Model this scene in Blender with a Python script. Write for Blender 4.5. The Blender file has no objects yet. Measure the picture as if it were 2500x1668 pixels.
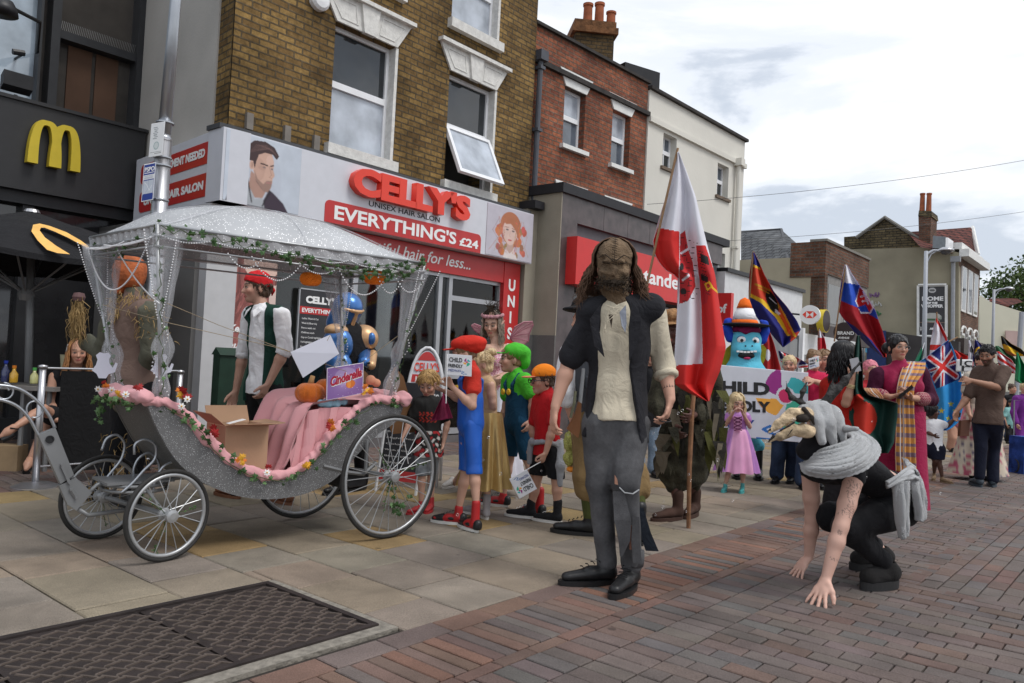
import bpy,math,random
import numpy as np
from mathutils import Vector,Matrix,Euler
rnd=random.Random(7)
nr=np.random.RandomState(11)
scene=bpy.context.scene
COL=scene.collection
# camera
F_PX=1915.0
CAM_H=1.18
PITCH=math.atan(50/F_PX)
ROLL=math.radians(2.9)
cam_d=bpy.data.cameras.new('camera');cam=bpy.data.objects.new('camera',cam_d)
COL.objects.link(cam);scene.camera=cam
cam_d.sensor_width=36;cam_d.lens=36*F_PX/2500
cam_d.clip_start=0.05;cam_d.clip_end=2000
CM=Matrix.Rotation(math.pi/2+PITCH,4,'X')@Matrix.Rotation(ROLL,4,'Z')
cam.matrix_world=Matrix.Translation((0,0,CAM_H))@CM
# sky, sun, exposure
w=bpy.data.worlds.new('World');scene.world=w;w.use_nodes=True
nt=w.node_tree;N=nt.nodes;L=nt.links
bg=N['Background'];bg.inputs['Strength'].default_value=0.15
sky=N.new('ShaderNodeTexSky');sky.sky_type='NISHITA';sky.sun_disc=False
SUN_EL,SUN_AZ=math.radians(58),math.radians(118)
sky.sun_elevation=SUN_EL;sky.sun_rotation=SUN_AZ;sky.air_density=1.2;sky.dust_density=2.5
tc=N.new('ShaderNodeTexCoord');mp=N.new('ShaderNodeMapping')
mp.inputs['Scale'].default_value=(1.0,1.0,3.2)
mp.inputs['Location'].default_value=(0.35,0.1,0.3)
L.new(tc.outputs['Generated'],mp.inputs['Vector'])
n1=N.new('ShaderNodeTexNoise');n1.inputs['Scale'].default_value=2.9;n1.inputs['Detail'].default_value=8;n1.inputs['Roughness'].default_value=.56
n1.inputs['Distortion'].default_value=.35
L.new(mp.outputs[0],n1.inputs['Vector'])
r1=N.new('ShaderNodeValToRGB')
r1.color_ramp.interpolation='EASE'
r1.color_ramp.elements[0].position=.40;r1.color_ramp.elements[0].color=(3.6,3.95,4.5,1)
r1.color_ramp.elements[1].position=.60;r1.color_ramp.elements[1].color=(6.0,6.05,6.15,1)
e=r1.color_ramp.elements.new(.48);e.color=(5.1,5.35,5.75,1)
L.new(n1.outputs['Fac'],r1.inputs[0])
mx=N.new('ShaderNodeMixRGB');mx.inputs[0].default_value=.93
L.new(sky.outputs[0],mx.inputs[1]);L.new(r1.outputs[0],mx.inputs[2]);L.new(mx.outputs[0],bg.inputs[0])
sd=bpy.data.lights.new('sun','SUN');sd.energy=1.5;sd.angle=math.radians(22);sd.color=(1,.97,.93)
sun=bpy.data.objects.new('sun',sd);COL.objects.link(sun)
sdir=Vector((math.sin(SUN_AZ)*math.cos(SUN_EL),math.cos(SUN_AZ)*math.cos(SUN_EL),math.sin(SUN_EL)))
sun.rotation_euler=sdir.to_track_quat('Z','Y').to_euler()
scene.view_settings.view_transform='Standard';scene.view_settings.look='None'
scene.view_settings.exposure=0.3;scene.view_settings.gamma=1
scene.cycles.max_bounces=6;scene.cycles.transparent_max_bounces=12
# pixel helpers
CM3=CM.to_3x3();CAMP=Vector((0,0,CAM_H))
def ray(px,py):
 return(CM3@Vector(((px-1250)/F_PX,(834-py)/F_PX,-1)))
def at(px,py,Y):
 d=ray(px,py);return CAMP+d*(Y/d.y)
def atz(px,py,z=0.0):
 d=ray(px,py);return CAMP+d*((z-CAM_H)/d.z)
def atp(px,py,O,n):
 d=ray(px,py);return CAMP+d*((O-CAMP).dot(n)/d.dot(n))
def V(*a):return Vector(a)
# materials
MATS={}
def mat(name,col,rough=.8,var=.12,scale=8,bump=.0,bscale=60,metal=0,spec=.35,vcol=False,fn=None,coat=0,sheen=0,trans=0,alpha=None,emis=0):
 if name in MATS:return MATS[name]
 m=bpy.data.materials.new(name);m.use_nodes=True;MATS[name]=m
 nt=m.node_tree;N=nt.nodes;L=nt.links;p=N['Principled BSDF']
 p.inputs['Roughness'].default_value=rough;p.inputs['Metallic'].default_value=metal
 p.inputs['Specular IOR Level'].default_value=spec
 if coat:p.inputs['Coat Weight'].default_value=coat
 if sheen:p.inputs['Sheen Weight'].default_value=sheen
 if trans:p.inputs['Transmission Weight'].default_value=trans
 if alpha is not None:p.inputs['Alpha'].default_value=alpha
 tc=N.new('ShaderNodeTexCoord')
 nz=N.new('ShaderNodeTexNoise');nz.inputs['Scale'].default_value=scale;nz.inputs['Detail'].default_value=5
 L.new(tc.outputs['Object'],nz.inputs['Vector'])
 if vcol:
  a=N.new('ShaderNodeAttribute');a.attribute_name='Col';base=a.outputs['Color']
 else:
  rg=N.new('ShaderNodeRGB');rg.outputs[0].default_value=(*col,1);base=rg.outputs[0]
 mr=N.new('ShaderNodeMapRange');mr.inputs[1].default_value=.3;mr.inputs[2].default_value=.7
 mr.inputs[3].default_value=1-var;mr.inputs[4].default_value=1+var
 L.new(nz.outputs['Fac'],mr.inputs[0])
 vm=N.new('ShaderNodeVectorMath');vm.operation='SCALE'
 L.new(base,vm.inputs[0]);L.new(mr.outputs[0],vm.inputs['Scale']);L.new(vm.outputs[0],p.inputs['Base Color'])
 if bump:
  nb=N.new('ShaderNodeTexNoise');nb.inputs['Scale'].default_value=bscale;nb.inputs['Detail'].default_value=6
  L.new(tc.outputs['Object'],nb.inputs['Vector'])
  b=N.new('ShaderNodeBump');b.inputs['Strength'].default_value=bump;b.inputs['Distance'].default_value=.02
  L.new(nb.outputs['Fac'],b.inputs['Height']);L.new(b.outputs[0],p.inputs['Normal'])
 if emis:
  p.inputs['Emission Strength'].default_value=emis;p.inputs['Emission Color'].default_value=(*col,1)
 if fn:fn(m,N,L,p,tc,vm)
 return m
def brick_mat(name,c1,c2,mortar,dirt=.35,lum=None,bh=.075,bw=.225,ms=.011,stains=None):
 """bricks laid out in metres from the UV map; per-brick tints, soot in large patches"""
 if name in MATS:return MATS[name]
 m=bpy.data.materials.new(name);m.use_nodes=True;MATS[name]=m
 N=m.node_tree.nodes;L=m.node_tree.links;p=N['Principled BSDF'];p.inputs['Roughness'].default_value=.9
 p.inputs['Specular IOR Level'].default_value=.2
 uv=N.new('ShaderNodeUVMap')
 br=N.new('ShaderNodeTexBrick');br.inputs['Scale'].default_value=1
 br.inputs['Brick Width'].default_value=bw;br.inputs['Row Height'].default_value=bh
 br.inputs['Mortar Size'].default_value=ms;br.inputs['Mortar Smooth'].default_value=.3;br.inputs['Bias'].default_value=0
 br.inputs['Color1'].default_value=(*c1,1);br.inputs['Color2'].default_value=(*c2,1);br.inputs['Mortar'].default_value=(*mortar,1)
 wob=N.new('ShaderNodeTexNoise');wob.inputs['Scale'].default_value=7;wob.inputs['Detail'].default_value=3
 L.new(uv.outputs[0],wob.inputs['Vector'])
 wm=N.new('ShaderNodeMixRGB');wm.blend_type='ADD';wm.inputs[0].default_value=.012
 L.new(uv.outputs[0],wm.inputs[1]);L.new(wob.outputs['Color'],wm.inputs[2])
 L.new(wm.outputs[0],br.inputs['Vector'])
 wn=N.new('ShaderNodeTexNoise');wn.inputs['Scale'].default_value=16;wn.inputs['Detail'].default_value=6;wn.inputs['Roughness'].default_value=.7
 L.new(uv.outputs[0],wn.inputs['Vector'])
 mr=N.new('ShaderNodeMapRange');mr.inputs[1].default_value=.3;mr.inputs[2].default_value=.7;mr.inputs[3].default_value=.6;mr.inputs[4].default_value=1.45
 L.new(wn.outputs['Fac'],mr.inputs[0])
 v1=N.new('ShaderNodeVectorMath');v1.operation='SCALE';L.new(br.outputs['Color'],v1.inputs[0]);L.new(mr.outputs[0],v1.inputs['Scale'])
 dn=N.new('ShaderNodeTexNoise');dn.inputs['Scale'].default_value=1.1;dn.inputs['Detail'].default_value=8;dn.inputs['Roughness'].default_value=.65
 L.new(uv.outputs[0],dn.inputs['Vector'])
 m2=N.new('ShaderNodeMapRange');m2.inputs[1].default_value=.38;m2.inputs[2].default_value=.62;m2.inputs[3].default_value=1-dirt;m2.inputs[4].default_value=1.1
 L.new(dn.outputs['Fac'],m2.inputs[0])
 v2=N.new('ShaderNodeVectorMath');v2.operation='SCALE';L.new(v1.outputs[0],v2.inputs[0]);L.new(m2.outputs[0],v2.inputs['Scale'])
 L.new(v2.outputs[0],p.inputs['Base Color'])
 hs=N.new('ShaderNodeMath');hs.operation='MULTIPLY_ADD';hs.inputs[1].default_value=-1.0;hs.inputs[2].default_value=1
 L.new(br.outputs['Fac'],hs.inputs[0])
 ha=N.new('ShaderNodeMath');ha.operation='MULTIPLY_ADD';ha.inputs[1].default_value=.5
 L.new(wn.outputs['Fac'],ha.inputs[0]);L.new(hs.outputs[0],ha.inputs[2])
 b=N.new('ShaderNodeBump');b.inputs['Strength'].default_value=.8;b.inputs['Distance'].default_value=.012
 L.new(ha.outputs[0],b.inputs['Height']);L.new(b.outputs[0],p.inputs['Normal'])
 return m
def painted(name='painted',rough=.55,var=.05,**k):return mat(name,(1,1,1),rough=rough,var=var,vcol=True,**k)
# things and parts
def thing(name,label,cat,loc,group=None):
 o=bpy.data.objects.new(name,None);COL.objects.link(o);o.location=loc
 o.empty_display_size=.2;o['label']=label;o['category']=cat
 if group:o['group']=group
 return o
class MB:
 """mesh builder in world coordinates"""
 def __init__(s):s.v=[];s.f=[];s.m=[];s.c=[];s.cur=0;s.col=(1,1,1)
 def add(s,vs,fs):
  b=len(s.v);s.v.extend([tuple(x)for x in vs])
  for f in fs:s.f.append(tuple(b+i for i in f));s.m.append(s.cur);s.c.append(s.col)
  return s
 def quad(s,a,b,c,d):return s.add([a,b,c,d],[(0,1,2,3)])
 def poly(s,pts):return s.add(pts,[tuple(range(len(pts)))])
 def boxc(s,O,ex,ey,ez):
  O,ex,ey,ez=Vector(O),Vector(ex),Vector(ey),Vector(ez)
  p=[O+ex*i+ey*j+ez*k for k in(0,1)for j in(0,1)for i in(0,1)]
  return s.add(p,[(0,2,3,1),(4,5,7,6),(0,1,5,4),(2,6,7,3),(0,4,6,2),(1,3,7,5)])
 def box(s,c,sx,sy,sz,rz=0):
  R=Matrix.Rotation(rz,3,'Z');x=R@V(sx,0,0);y=R@V(0,sy,0);z=V(0,0,sz)
  return s.boxc(Vector(c)-x/2-y/2-z/2,x,y,z)
 def extr(s,pts,d):
  n=len(pts);d=Vector(d);a=[Vector(p)for p in pts]
  s.add(a+[p+d for p in a],[tuple(range(n-1,-1,-1)),tuple(range(n,2*n))]+[(i,(i+1)%n,n+(i+1)%n,n+i)for i in range(n)])
  return s
 def tube(s,pts,r,n=8,cap=True,closed=False):
  pts=[Vector(p)for p in pts];k=len(pts)
  rr=r if hasattr(r,'__len__')else[r]*k
  vs=[];up=None
  for i,p in enumerate(pts):
   if closed:t=pts[(i+1)%k]-pts[i-1]
   else:t=pts[min(i+1,k-1)]-pts[max(i-1,0)]
   t=t.normalized()if t.length>1e-9 else V(0,0,1)
   if up is None:
    up=V(0,0,1)if abs(t.z)<.9 else V(1,0,0)
   u=t.cross(up)
   if u.length<1e-6:u=t.orthogonal()
   u.normalize();up=u.cross(t).normalized()
   for j in range(n):
    a=2*math.pi*j/n;vs.append(p+(u*math.cos(a)+up*math.sin(a))*rr[i])
  fs=[]
  for i in range(k if closed else k-1):
   i2=(i+1)%k
   for j in range(n):fs.append((i*n+j,i*n+(j+1)%n,i2*n+(j+1)%n,i2*n+j))
  if cap and not closed:fs+=[tuple(range(n-1,-1,-1)),tuple((k-1)*n+j for j in range(n))]
  return s.add(vs,fs)
 def lathe(s,O,prof,n=16,axis=V(0,0,1),wav=0,wn=0):
  O=Vector(O);q=Vector((0,0,1)).rotation_difference(Vector(axis).normalized())
  vs=[]
  for(r,z)in prof:
   for j in range(n):
    a=2*math.pi*j/n;R=r*(1+wav*math.cos(wn*a));vs.append(O+q@V(R*math.cos(a),R*math.sin(a),z))
  fs=[(i*n+j,i*n+(j+1)%n,(i+1)*n+(j+1)%n,(i+1)*n+j)for i in range(len(prof)-1)for j in range(n)]
  if prof[0][0]>1e-4:fs.append(tuple(range(n-1,-1,-1)))
  if prof[-1][0]>1e-4:fs.append(tuple((len(prof)-1)*n+j for j in range(n)))
  return s.add(vs,fs)
 def ball(s,c,r,n=10,m=6,sc=(1,1,1)):
  vs=[Vector(c)+V(0,0,r*sc[2])]
  for i in range(1,m):
   t=math.pi*i/m
   for j in range(n):
    a=2*math.pi*j/n;vs.append(Vector(c)+V(r*sc[0]*math.sin(t)*math.cos(a),r*sc[1]*math.sin(t)*math.sin(a),r*sc[2]*math.cos(t)))
  vs.append(Vector(c)-V(0,0,r*sc[2]));e=len(vs)-1
  fs=[(0,1+j,1+(j+1)%n)for j in range(n)]
  for i in range(m-2):
   for j in range(n):fs.append((1+i*n+j,1+(i+1)*n+j,1+(i+1)*n+(j+1)%n,1+i*n+(j+1)%n))
  fs+=[(1+(m-2)*n+j,e,1+(m-2)*n+(j+1)%n)for j in range(n)]
  return s.add(vs,fs)
 def build(s,name,m,parent=None,smooth=False,uv=None,label=None,cat=None,group=None,kind=None,usecol=False,fix=True):
  me=bpy.data.meshes.new(name)
  if parent is not None:o0=Vector(parent_world(parent))
  elif s.v:
   a=np.array(s.v);o0=Vector(((a[:,0].min()+a[:,0].max())/2,(a[:,1].min()+a[:,1].max())/2,a[:,2].min()))
  else:o0=V(0,0,0)
  if kind=='structure':o0=V(0,0,0)
  me.from_pydata([(x-o0.x,y-o0.y,z-o0.z)for x,y,z in s.v],[],s.f)
  for mm in(m if isinstance(m,(list,tuple))else[m]):me.materials.append(mm)
  me.polygons.foreach_set('material_index',s.m)
  if smooth:me.polygons.foreach_set('use_smooth',[True]*len(s.f))
  if usecol:
   ca=me.color_attributes.new('Col','FLOAT_COLOR','CORNER')
   arr=np.concatenate([np.tile((*c,1),len(f))for f,c in zip(s.f,s.c)]).astype(np.float32)
   ca.data.foreach_set('color',arr)
  if uv:
   ul=me.uv_layers.new(name='UVMap')
   ar=[]
   for f in s.f:
    for i in f:ar.extend(uv(Vector(s.v[i])))
   ul.data.foreach_set('uv',ar)
  me.update()
  if fix:
   import bmesh
   bm=bmesh.new();bm.from_mesh(me);bmesh.ops.recalc_face_normals(bm,faces=bm.faces);bm.to_mesh(me);bm.free()
  return place(me,name,o0,parent,label,cat,group,kind)
def parent_world(p):
 if p.parent is None:return p.location
 return Vector(parent_world(p.parent))+Vector(p.location)
def place(me,name,o0,parent=None,label=None,cat=None,group=None,kind=None):
 o=bpy.data.objects.new(name,me);COL.objects.link(o)
 if parent is not None:o.parent=parent;o.location=(0,0,0)
 else:o.location=o0
 if label:o['label']=label
 if cat:o['category']=cat
 if group:o['group']=group
 if kind:o['kind']=kind
 return o
def npmesh(name,verts,faces,m,parent=None,col=None,smooth=True,facecol=None,**k):
 """numpy mesh (n,3) verts, (m,4) quads"""
 verts=np.asarray(verts,float);faces=np.asarray(faces,np.int32)
 o0=Vector(parent_world(parent))if parent is not None else Vector(((verts[:,0].min()+verts[:,0].max())/2,(verts[:,1].min()+verts[:,1].max())/2,verts[:,2].min()))
 if k.get('kind')=='structure':o0=V(0,0,0)
 me=bpy.data.meshes.new(name);nv=len(verts);nf,kk=faces.shape
 me.vertices.add(nv);me.vertices.foreach_set('co',(verts-np.array(o0)).astype(np.float32).ravel())
 me.loops.add(nf*kk);me.loops.foreach_set('vertex_index',faces.ravel())
 me.polygons.add(nf);me.polygons.foreach_set('loop_start',np.arange(0,nf*kk,kk,dtype=np.int32))
 me.polygons.foreach_set('loop_total',np.full(nf,kk,np.int32))
 if smooth:me.polygons.foreach_set('use_smooth',[True]*nf)
 me.materials.append(m);me.update(calc_edges=True)
 if col is not None:
  ca=me.color_attributes.new('Col','FLOAT_COLOR','POINT')
  c4=np.ones((nv,4),np.float32);c4[:,:3]=col;ca.data.foreach_set('color',c4.ravel())
 if facecol is not None:
  ca=me.color_attributes.new('Col','FLOAT_COLOR','CORNER')
  c4=np.ones((nf,kk,4),np.float32);c4[:,:,:3]=np.asarray(facecol)[:,None,:];ca.data.foreach_set('color',c4.ravel())
 return place(me,name,o0,parent,**k)
 # lettering
def text(s,P,ex,ez,size,m,parent,ext=.002,bold=0,name='lettering',sx=1,shear=0,align='LEFT',**k):
 """letters as a solid mesh: P start of baseline, ex reading direction, ez up; size is the cap height"""
 c=bpy.data.curves.new('t','FONT');c.body=s;c.size=size/.69;c.extrude=ext/2;c.offset=bold;c.shear=shear;c.align_x=align
 c.resolution_u=3
 o=bpy.data.objects.new('t',c);COL.objects.link(o)
 dg=bpy.context.evaluated_depsgraph_get();me=bpy.data.meshes.new_from_object(o.evaluated_get(dg))
 bpy.data.objects.remove(o);bpy.data.curves.remove(c)
 ex=Vector(ex).normalized();ez=Vector(ez).normalized();n=ex.cross(ez)
 v=np.empty(len(me.vertices)*3,np.float32);me.vertices.foreach_get('co',v);v=v.reshape(-1,3)
 W=np.array(P)+v[:,:1]*sx*np.array(ex)+v[:,1:2]*np.array(ez)+v[:,2:]*np.array(n)
 o0=parent_world(parent)if parent is not None else Vector(P)
 me.vertices.foreach_set('co',(W-np.array(o0)).astype(np.float32).ravel())
 me.materials.clear();me.materials.append(m);me.update()
 me.name=name
 return place(me,name,o0,parent,**k)
def text_box(s,P0,P1,up,size,m,parent,**k):
 """fit a line of letters between two points along the baseline"""
 P0=Vector(P0);P1=Vector(P1)
 c=bpy.data.curves.new('t','FONT');c.body=s;c.size=size/.69;c.offset=k.get('bold',0)
 o=bpy.data.objects.new('t',c);COL.objects.link(o)
 dg=bpy.context.evaluated_depsgraph_get();dg.update();wdt=o.evaluated_get(dg).dimensions.x
 bpy.data.objects.remove(o);bpy.data.curves.remove(c)
 return text(s,P0,P1-P0,up,size,m,parent,sx=(P1-P0).length/max(wdt,1e-3),**k)
 # raster painting for printed things (flags, posters)
class Paint:
 def __init__(s,nx,ny,col,asp=1.0):
  s.a=np.ones((ny,nx,3),float)*np.array(col);s.nx=nx;s.ny=ny;s.asp=asp
  s.U,s.Vv=np.meshgrid((np.arange(nx)+.5)/nx,(np.arange(ny)+.5)/ny)
 def mask(s,m,col,a=1):s.a=np.where(m[...,None],s.a*(1-a)+np.array(col)*a,s.a);return s
 def poly(s,pts,col,a=1):return s.mask(s.inpoly(pts),col,a)
 def inpoly(s,pts):
  x,y=s.U,s.Vv;c=np.zeros_like(x,bool);n=len(pts)
  for i in range(n):
   x0,y0=pts[i];x1,y1=pts[(i+1)%n]
   if y0==y1:continue
   c^=((y0>y)!=(y1>y))&(x<(x1-x0)*(y-y0)/(y1-y0)+x0)
  return c
 def ell(s,cx,cy,rx,ry,col,rot=0,a=1):
  dx=(s.U-cx)*s.asp;dy=s.Vv-cy;c,q=math.cos(rot),math.sin(rot)
  X=dx*c+dy*q;Y=-dx*q+dy*c
  return s.mask((X/(rx*s.asp))**2+(Y/ry)**2<1,col,a)
 def rect(s,x0,y0,x1,y1,col,a=1):return s.mask((s.U>x0)&(s.U<x1)&(s.Vv>y0)&(s.Vv<y1),col,a)
 def line(s,x0,y0,x1,y1,w,col,a=1):
  A=s.asp;px=(s.U-x0)*A;py=s.Vv-y0;dx=(x1-x0)*A;dy=y1-y0;t=np.clip((px*dx+py*dy)/(dx*dx+dy*dy+1e-12),0,1)
  return s.mask((px-t*dx)**2+(py-t*dy)**2<w*w/4,col,a)
 def blur(s,n=1):
  for _ in range(n):
   q=np.pad(s.a,((1,1),(1,1),(0,0)),'edge');s.a=(q[1:-1,1:-1]*2+q[:-2,1:-1]+q[2:,1:-1]+q[1:-1,:-2]+q[1:-1,2:])/6
  return s
 def curve(s,pts,w,col,a=1):
  for p,q in zip(pts[:-1],pts[1:]):s.line(*p,*q,w,col,a)
  return s
def sheet(name,pos,P,m,parent=None,thick=.003,**k):
 """two-sided printed sheet; pos(u,v)-> array (...,3) with u right, v down; P Paint"""
 u,v=np.meshgrid(np.linspace(0,1,P.nx+1),np.linspace(0,1,P.ny+1))
 X=pos(u,v);nx,ny=P.nx,P.ny
 du=np.gradient(X,axis=1);dv=np.gradient(X,axis=0);n=np.cross(du,dv);n/=np.linalg.norm(n,axis=-1,keepdims=True)+1e-9
 A=(X+n*thick/2).reshape(-1,3);B=(X-n*thick/2).reshape(-1,3);nv=len(A)
 idx=np.arange(nv).reshape(ny+1,nx+1)
 q=np.stack([idx[:-1,:-1],idx[:-1,1:],idx[1:,1:],idx[1:,:-1]],-1).reshape(-1,4)
 back=q[:,::-1]+nv
 ring=np.concatenate([idx[0,:],idx[1:,-1],idx[-1,-2::-1],idx[-2:0:-1,0]])
 r2=np.roll(ring,-1);rim=np.stack([ring,ring+nv,r2+nv,r2],-1)
 fc=P.a.reshape(-1,3)
 bc=k.pop('backcol',None)
 fb=fc if bc is None else np.ones_like(fc)*np.array(bc)
 rc=np.ones((len(rim),3))*fc.mean(0)if bc is None else np.ones((len(rim),3))*np.array(bc)
 return npmesh(name,np.concatenate([A,B]),np.concatenate([q,back,rim]),m,parent,facecol=np.concatenate([fc,fb,rc]),**k)
def flatpos(A,B,D):
 """A top-left, B top-right, D bottom-left"""
 A,B,D=np.array(A),np.array(B),np.array(D)
 return lambda u,v:A+u[...,None]*(B-A)+v[...,None]*(D-A)
 # implicit bodies
def _rot(side,fwd):
 s=np.array(side,float);s/=np.linalg.norm(s);f=np.array(fwd,float);f-=s*f.dot(s);f/=np.linalg.norm(f);u=np.cross(s,f)
 return np.stack([s,f,u])
class Blob:
 """smooth union of tapered limbs and ellipsoids, turned into one continuous mesh"""
 def __init__(s):s.sh=[]
 def cap(s,p0,p1,r0,r1,flat=None,k=.02,sub=False):
  s.sh.append(('c',np.array(p0,float),np.array(p1,float),r0,r1,flat,k,sub));return s
 def chain(s,pts,rs,flat=None,k=.02):
  for i in range(len(pts)-1):s.cap(pts[i],pts[i+1],rs[i],rs[i+1],flat,k)
  return s
 def ell(s,c,r,R=None,k=.015,sub=False):
  s.sh.append(('e',np.array(c,float),np.array(r,float),R,0,None,k,sub));return s
 def slab(s,P,n,k=.004):
  s.sh.append(('s',np.array(P,float),np.array(n,float)/np.linalg.norm(n),0,0,None,k,True));return s
 def mesh(s,h):
  lo=np.full(3,1e9);hi=-lo
  for q in s.sh:
   if q[7]or q[0]=='s':continue
   if q[0]=='c':r=max(q[3],q[4]);a=np.minimum(q[1],q[2])-r;b=np.maximum(q[1],q[2])+r
   else:r=q[2].max();a=q[1]-r;b=q[1]+r
   lo=np.minimum(lo,a);hi=np.maximum(hi,b)
  lo-=3*h;hi+=3*h;n=np.ceil((hi-lo)/h).astype(int)+1
  D=np.full(n,.5,np.float32)
  ax=[lo[i]+h*np.arange(n[i])for i in range(3)]
  for q in s.sh:
   kind,k,sub=q[0],q[6],q[7]
   if kind=='s':i0=np.zeros(3,int);i1=n
   else:
    if kind=='c':r=max(q[3],q[4])+k*1.5+2*h;a=np.minimum(q[1],q[2])-r;b=np.maximum(q[1],q[2])+r
    else:r=q[2].max()+k*1.5+2*h;a=q[1]-r;b=q[1]+r
    i0=np.clip(np.floor((a-lo)/h).astype(int),0,n);i1=np.clip(np.ceil((b-lo)/h).astype(int)+1,0,n)
   if(i1<=i0).any():continue
   X=ax[0][i0[0]:i1[0]][:,None,None];Y=ax[1][i0[1]:i1[1]][None,:,None];Z=ax[2][i0[2]:i1[2]][None,None,:]
   if kind=='c':
    p0,p1,r0,r1,fl=q[1],q[2],q[3],q[4],q[5]
    d=p1-p0;l2=d.dot(d)+1e-12
    x=X-p0[0];y=Y-p0[1];z=Z-p0[2]
    t=np.clip((x*d[0]+y*d[1]+z*d[2])/l2,0,1)
    x=x-t*d[0];y=y-t*d[1];z=z-t*d[2]
    if fl is not None:
     f,g=fl;f=np.array(f,float);f/=np.linalg.norm(f);c=(x*f[0]+y*f[1]+z*f[2])*(1/g-1)
     x=x+c*f[0];y=y+c*f[1];z=z+c*f[2]
     v=(np.sqrt(x*x+y*y+z*z)-(r0+(r1-r0)*t))*min(1,(g+1)/2)
    else:v=np.sqrt(x*x+y*y+z*z)-(r0+(r1-r0)*t)
   elif kind=='e':
    c,r,R=q[1],q[2],q[3];x=X-c[0];y=Y-c[1];z=Z-c[2]
    if R is not None:x,y,z=(R[0][0]*x+R[0][1]*y+R[0][2]*z,R[1][0]*x+R[1][1]*y+R[1][2]*z,R[2][0]*x+R[2][1]*y+R[2][2]*z)
    k0=np.sqrt((x/r[0])**2+(y/r[1])**2+(z/r[2])**2);k1=np.sqrt((x/r[0]**2)**2+(y/r[1]**2)**2+(z/r[2]**2)**2)+1e-9
    v=k0*(k0-1)/k1
   else:
    v=-((X-q[1][0])*q[2][0]+(Y-q[1][1])*q[2][1]+(Z-q[1][2])*q[2][2])
   S=D[i0[0]:i1[0],i0[1]:i1[1],i0[2]:i1[2]];k=max(k,1e-4)
   if sub:
    v=-v;hh=np.clip(.5-.5*(S-v)/k,0,1);S[...]=S*(1-hh)+v*hh+k*hh*(1-hh)
   else:
    hh=np.clip(.5+.5*(S-v)/k,0,1);S[...]=S*(1-hh)+v*hh-k*hh*(1-hh)
  return surfnet(D,lo,h)
def surfnet(D,lo,h):
 s=D<0;n=D.shape
 c=[s[i:n[0]-1+i,j:n[1]-1+j,k:n[2]-1+k]for i in(0,1)for j in(0,1)for k in(0,1)]
 cnt=sum(x.astype(np.int8)for x in c);act=(cnt>0)&(cnt<8)
 I=np.argwhere(act);idm=np.full(act.shape,-1,np.int32);idm[act]=np.arange(len(I))
 offs=np.array([(i,j,k)for i in(0,1)for j in(0,1)for k in(0,1)])
 val=np.stack([D[I[:,0]+o[0],I[:,1]+o[1],I[:,2]+o[2]]for o in offs],1)
 acc=np.zeros((len(I),3));num=np.zeros(len(I))
 for a in range(8):
  for b in range(a+1,8):
   if abs(offs[a]-offs[b]).sum()!=1:continue
   va,vb=val[:,a],val[:,b];m=(va<0)!=(vb<0)
   t=np.where(m,va/(va-vb+1e-12),0);p=offs[a]+t[:,None]*(offs[b]-offs[a])
   acc+=p*m[:,None];num+=m
 P=lo+h*(I+acc/num[:,None])
 F=[]
 for ax in range(3):
  e1=[1,2,0][ax];e2=[2,0,1][ax]
  sl0=[slice(None)]*3;sl1=[slice(None)]*3;sl0[ax]=slice(0,n[ax]-1);sl1[ax]=slice(1,n[ax])
  d=s[tuple(sl0)]!=s[tuple(sl1)];E=np.argwhere(d)
  ok=(E[:,e1]>0)&(E[:,e2]>0)&(E[:,e1]<n[e1]-1)&(E[:,e2]<n[e2]-1);E=E[ok]
  if not len(E):continue
  q=[]
  for(a,b)in((1,1),(0,1),(0,0),(1,0)):
   G=E.copy();G[:,e1]-=a;G[:,e2]-=b;q.append(idm[G[:,0],G[:,1],G[:,2]])
  q=np.stack(q,1);ins=s[E[:,0],E[:,1],E[:,2]]
  q=np.where(ins[:,None],q,q[:,::-1]);F.append(q)
 return P,np.concatenate(F)
def vnormals(P,F):
 n=np.cross(P[F[:,2]]-P[F[:,0]],P[F[:,3]]-P[F[:,1]]);out=np.zeros_like(P)
 for i in range(4):np.add.at(out,F[:,i],n)
 return out/(np.linalg.norm(out,axis=1,keepdims=True)+1e-12)
def relax(P,F,it=2,f=.5):
 for _ in range(it):
  a=np.zeros_like(P);c=np.zeros(len(P))
  for i in range(4):
   j=F[:,(i+1)%4];np.add.at(a,F[:,i],P[j]);np.add.at(c,F[:,i],1)
   np.add.at(a,j,P[F[:,i]]);np.add.at(c,j,1)
  P=P*(1-f)+a/c[:,None]*f
 return P
def wrinkle(P,seed,freq,amp,n=7,stretch=(1,1,.45)):
 r=np.random.RandomState(seed);d=np.zeros(len(P));Q=P*np.array(stretch)
 Q=Q+.35/freq*np.stack([np.sin(Q@r.randn(3)*freq*.6+r.rand()*6)for _ in range(3)],1)
 for i in range(n):
  k=r.randn(3);k/=np.linalg.norm(k);d+=(1-2*np.abs(np.sin(Q@k*freq*(.6+1.1*r.rand())+r.rand()*6)))/n
 return d*amp*1.6
def blob_obj(b,h,name,m,parent,wr=None,tint=None,it=2,**k):
 P,F=b.mesh(h);P=relax(P,F,it)
 if wr:
  nn=vnormals(P,F);P=P+nn*wrinkle(P,*wr)[:,None]
 col=tint(P)if tint else None
 return npmesh(name,P,F,m,parent,col=col,**k)
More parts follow.
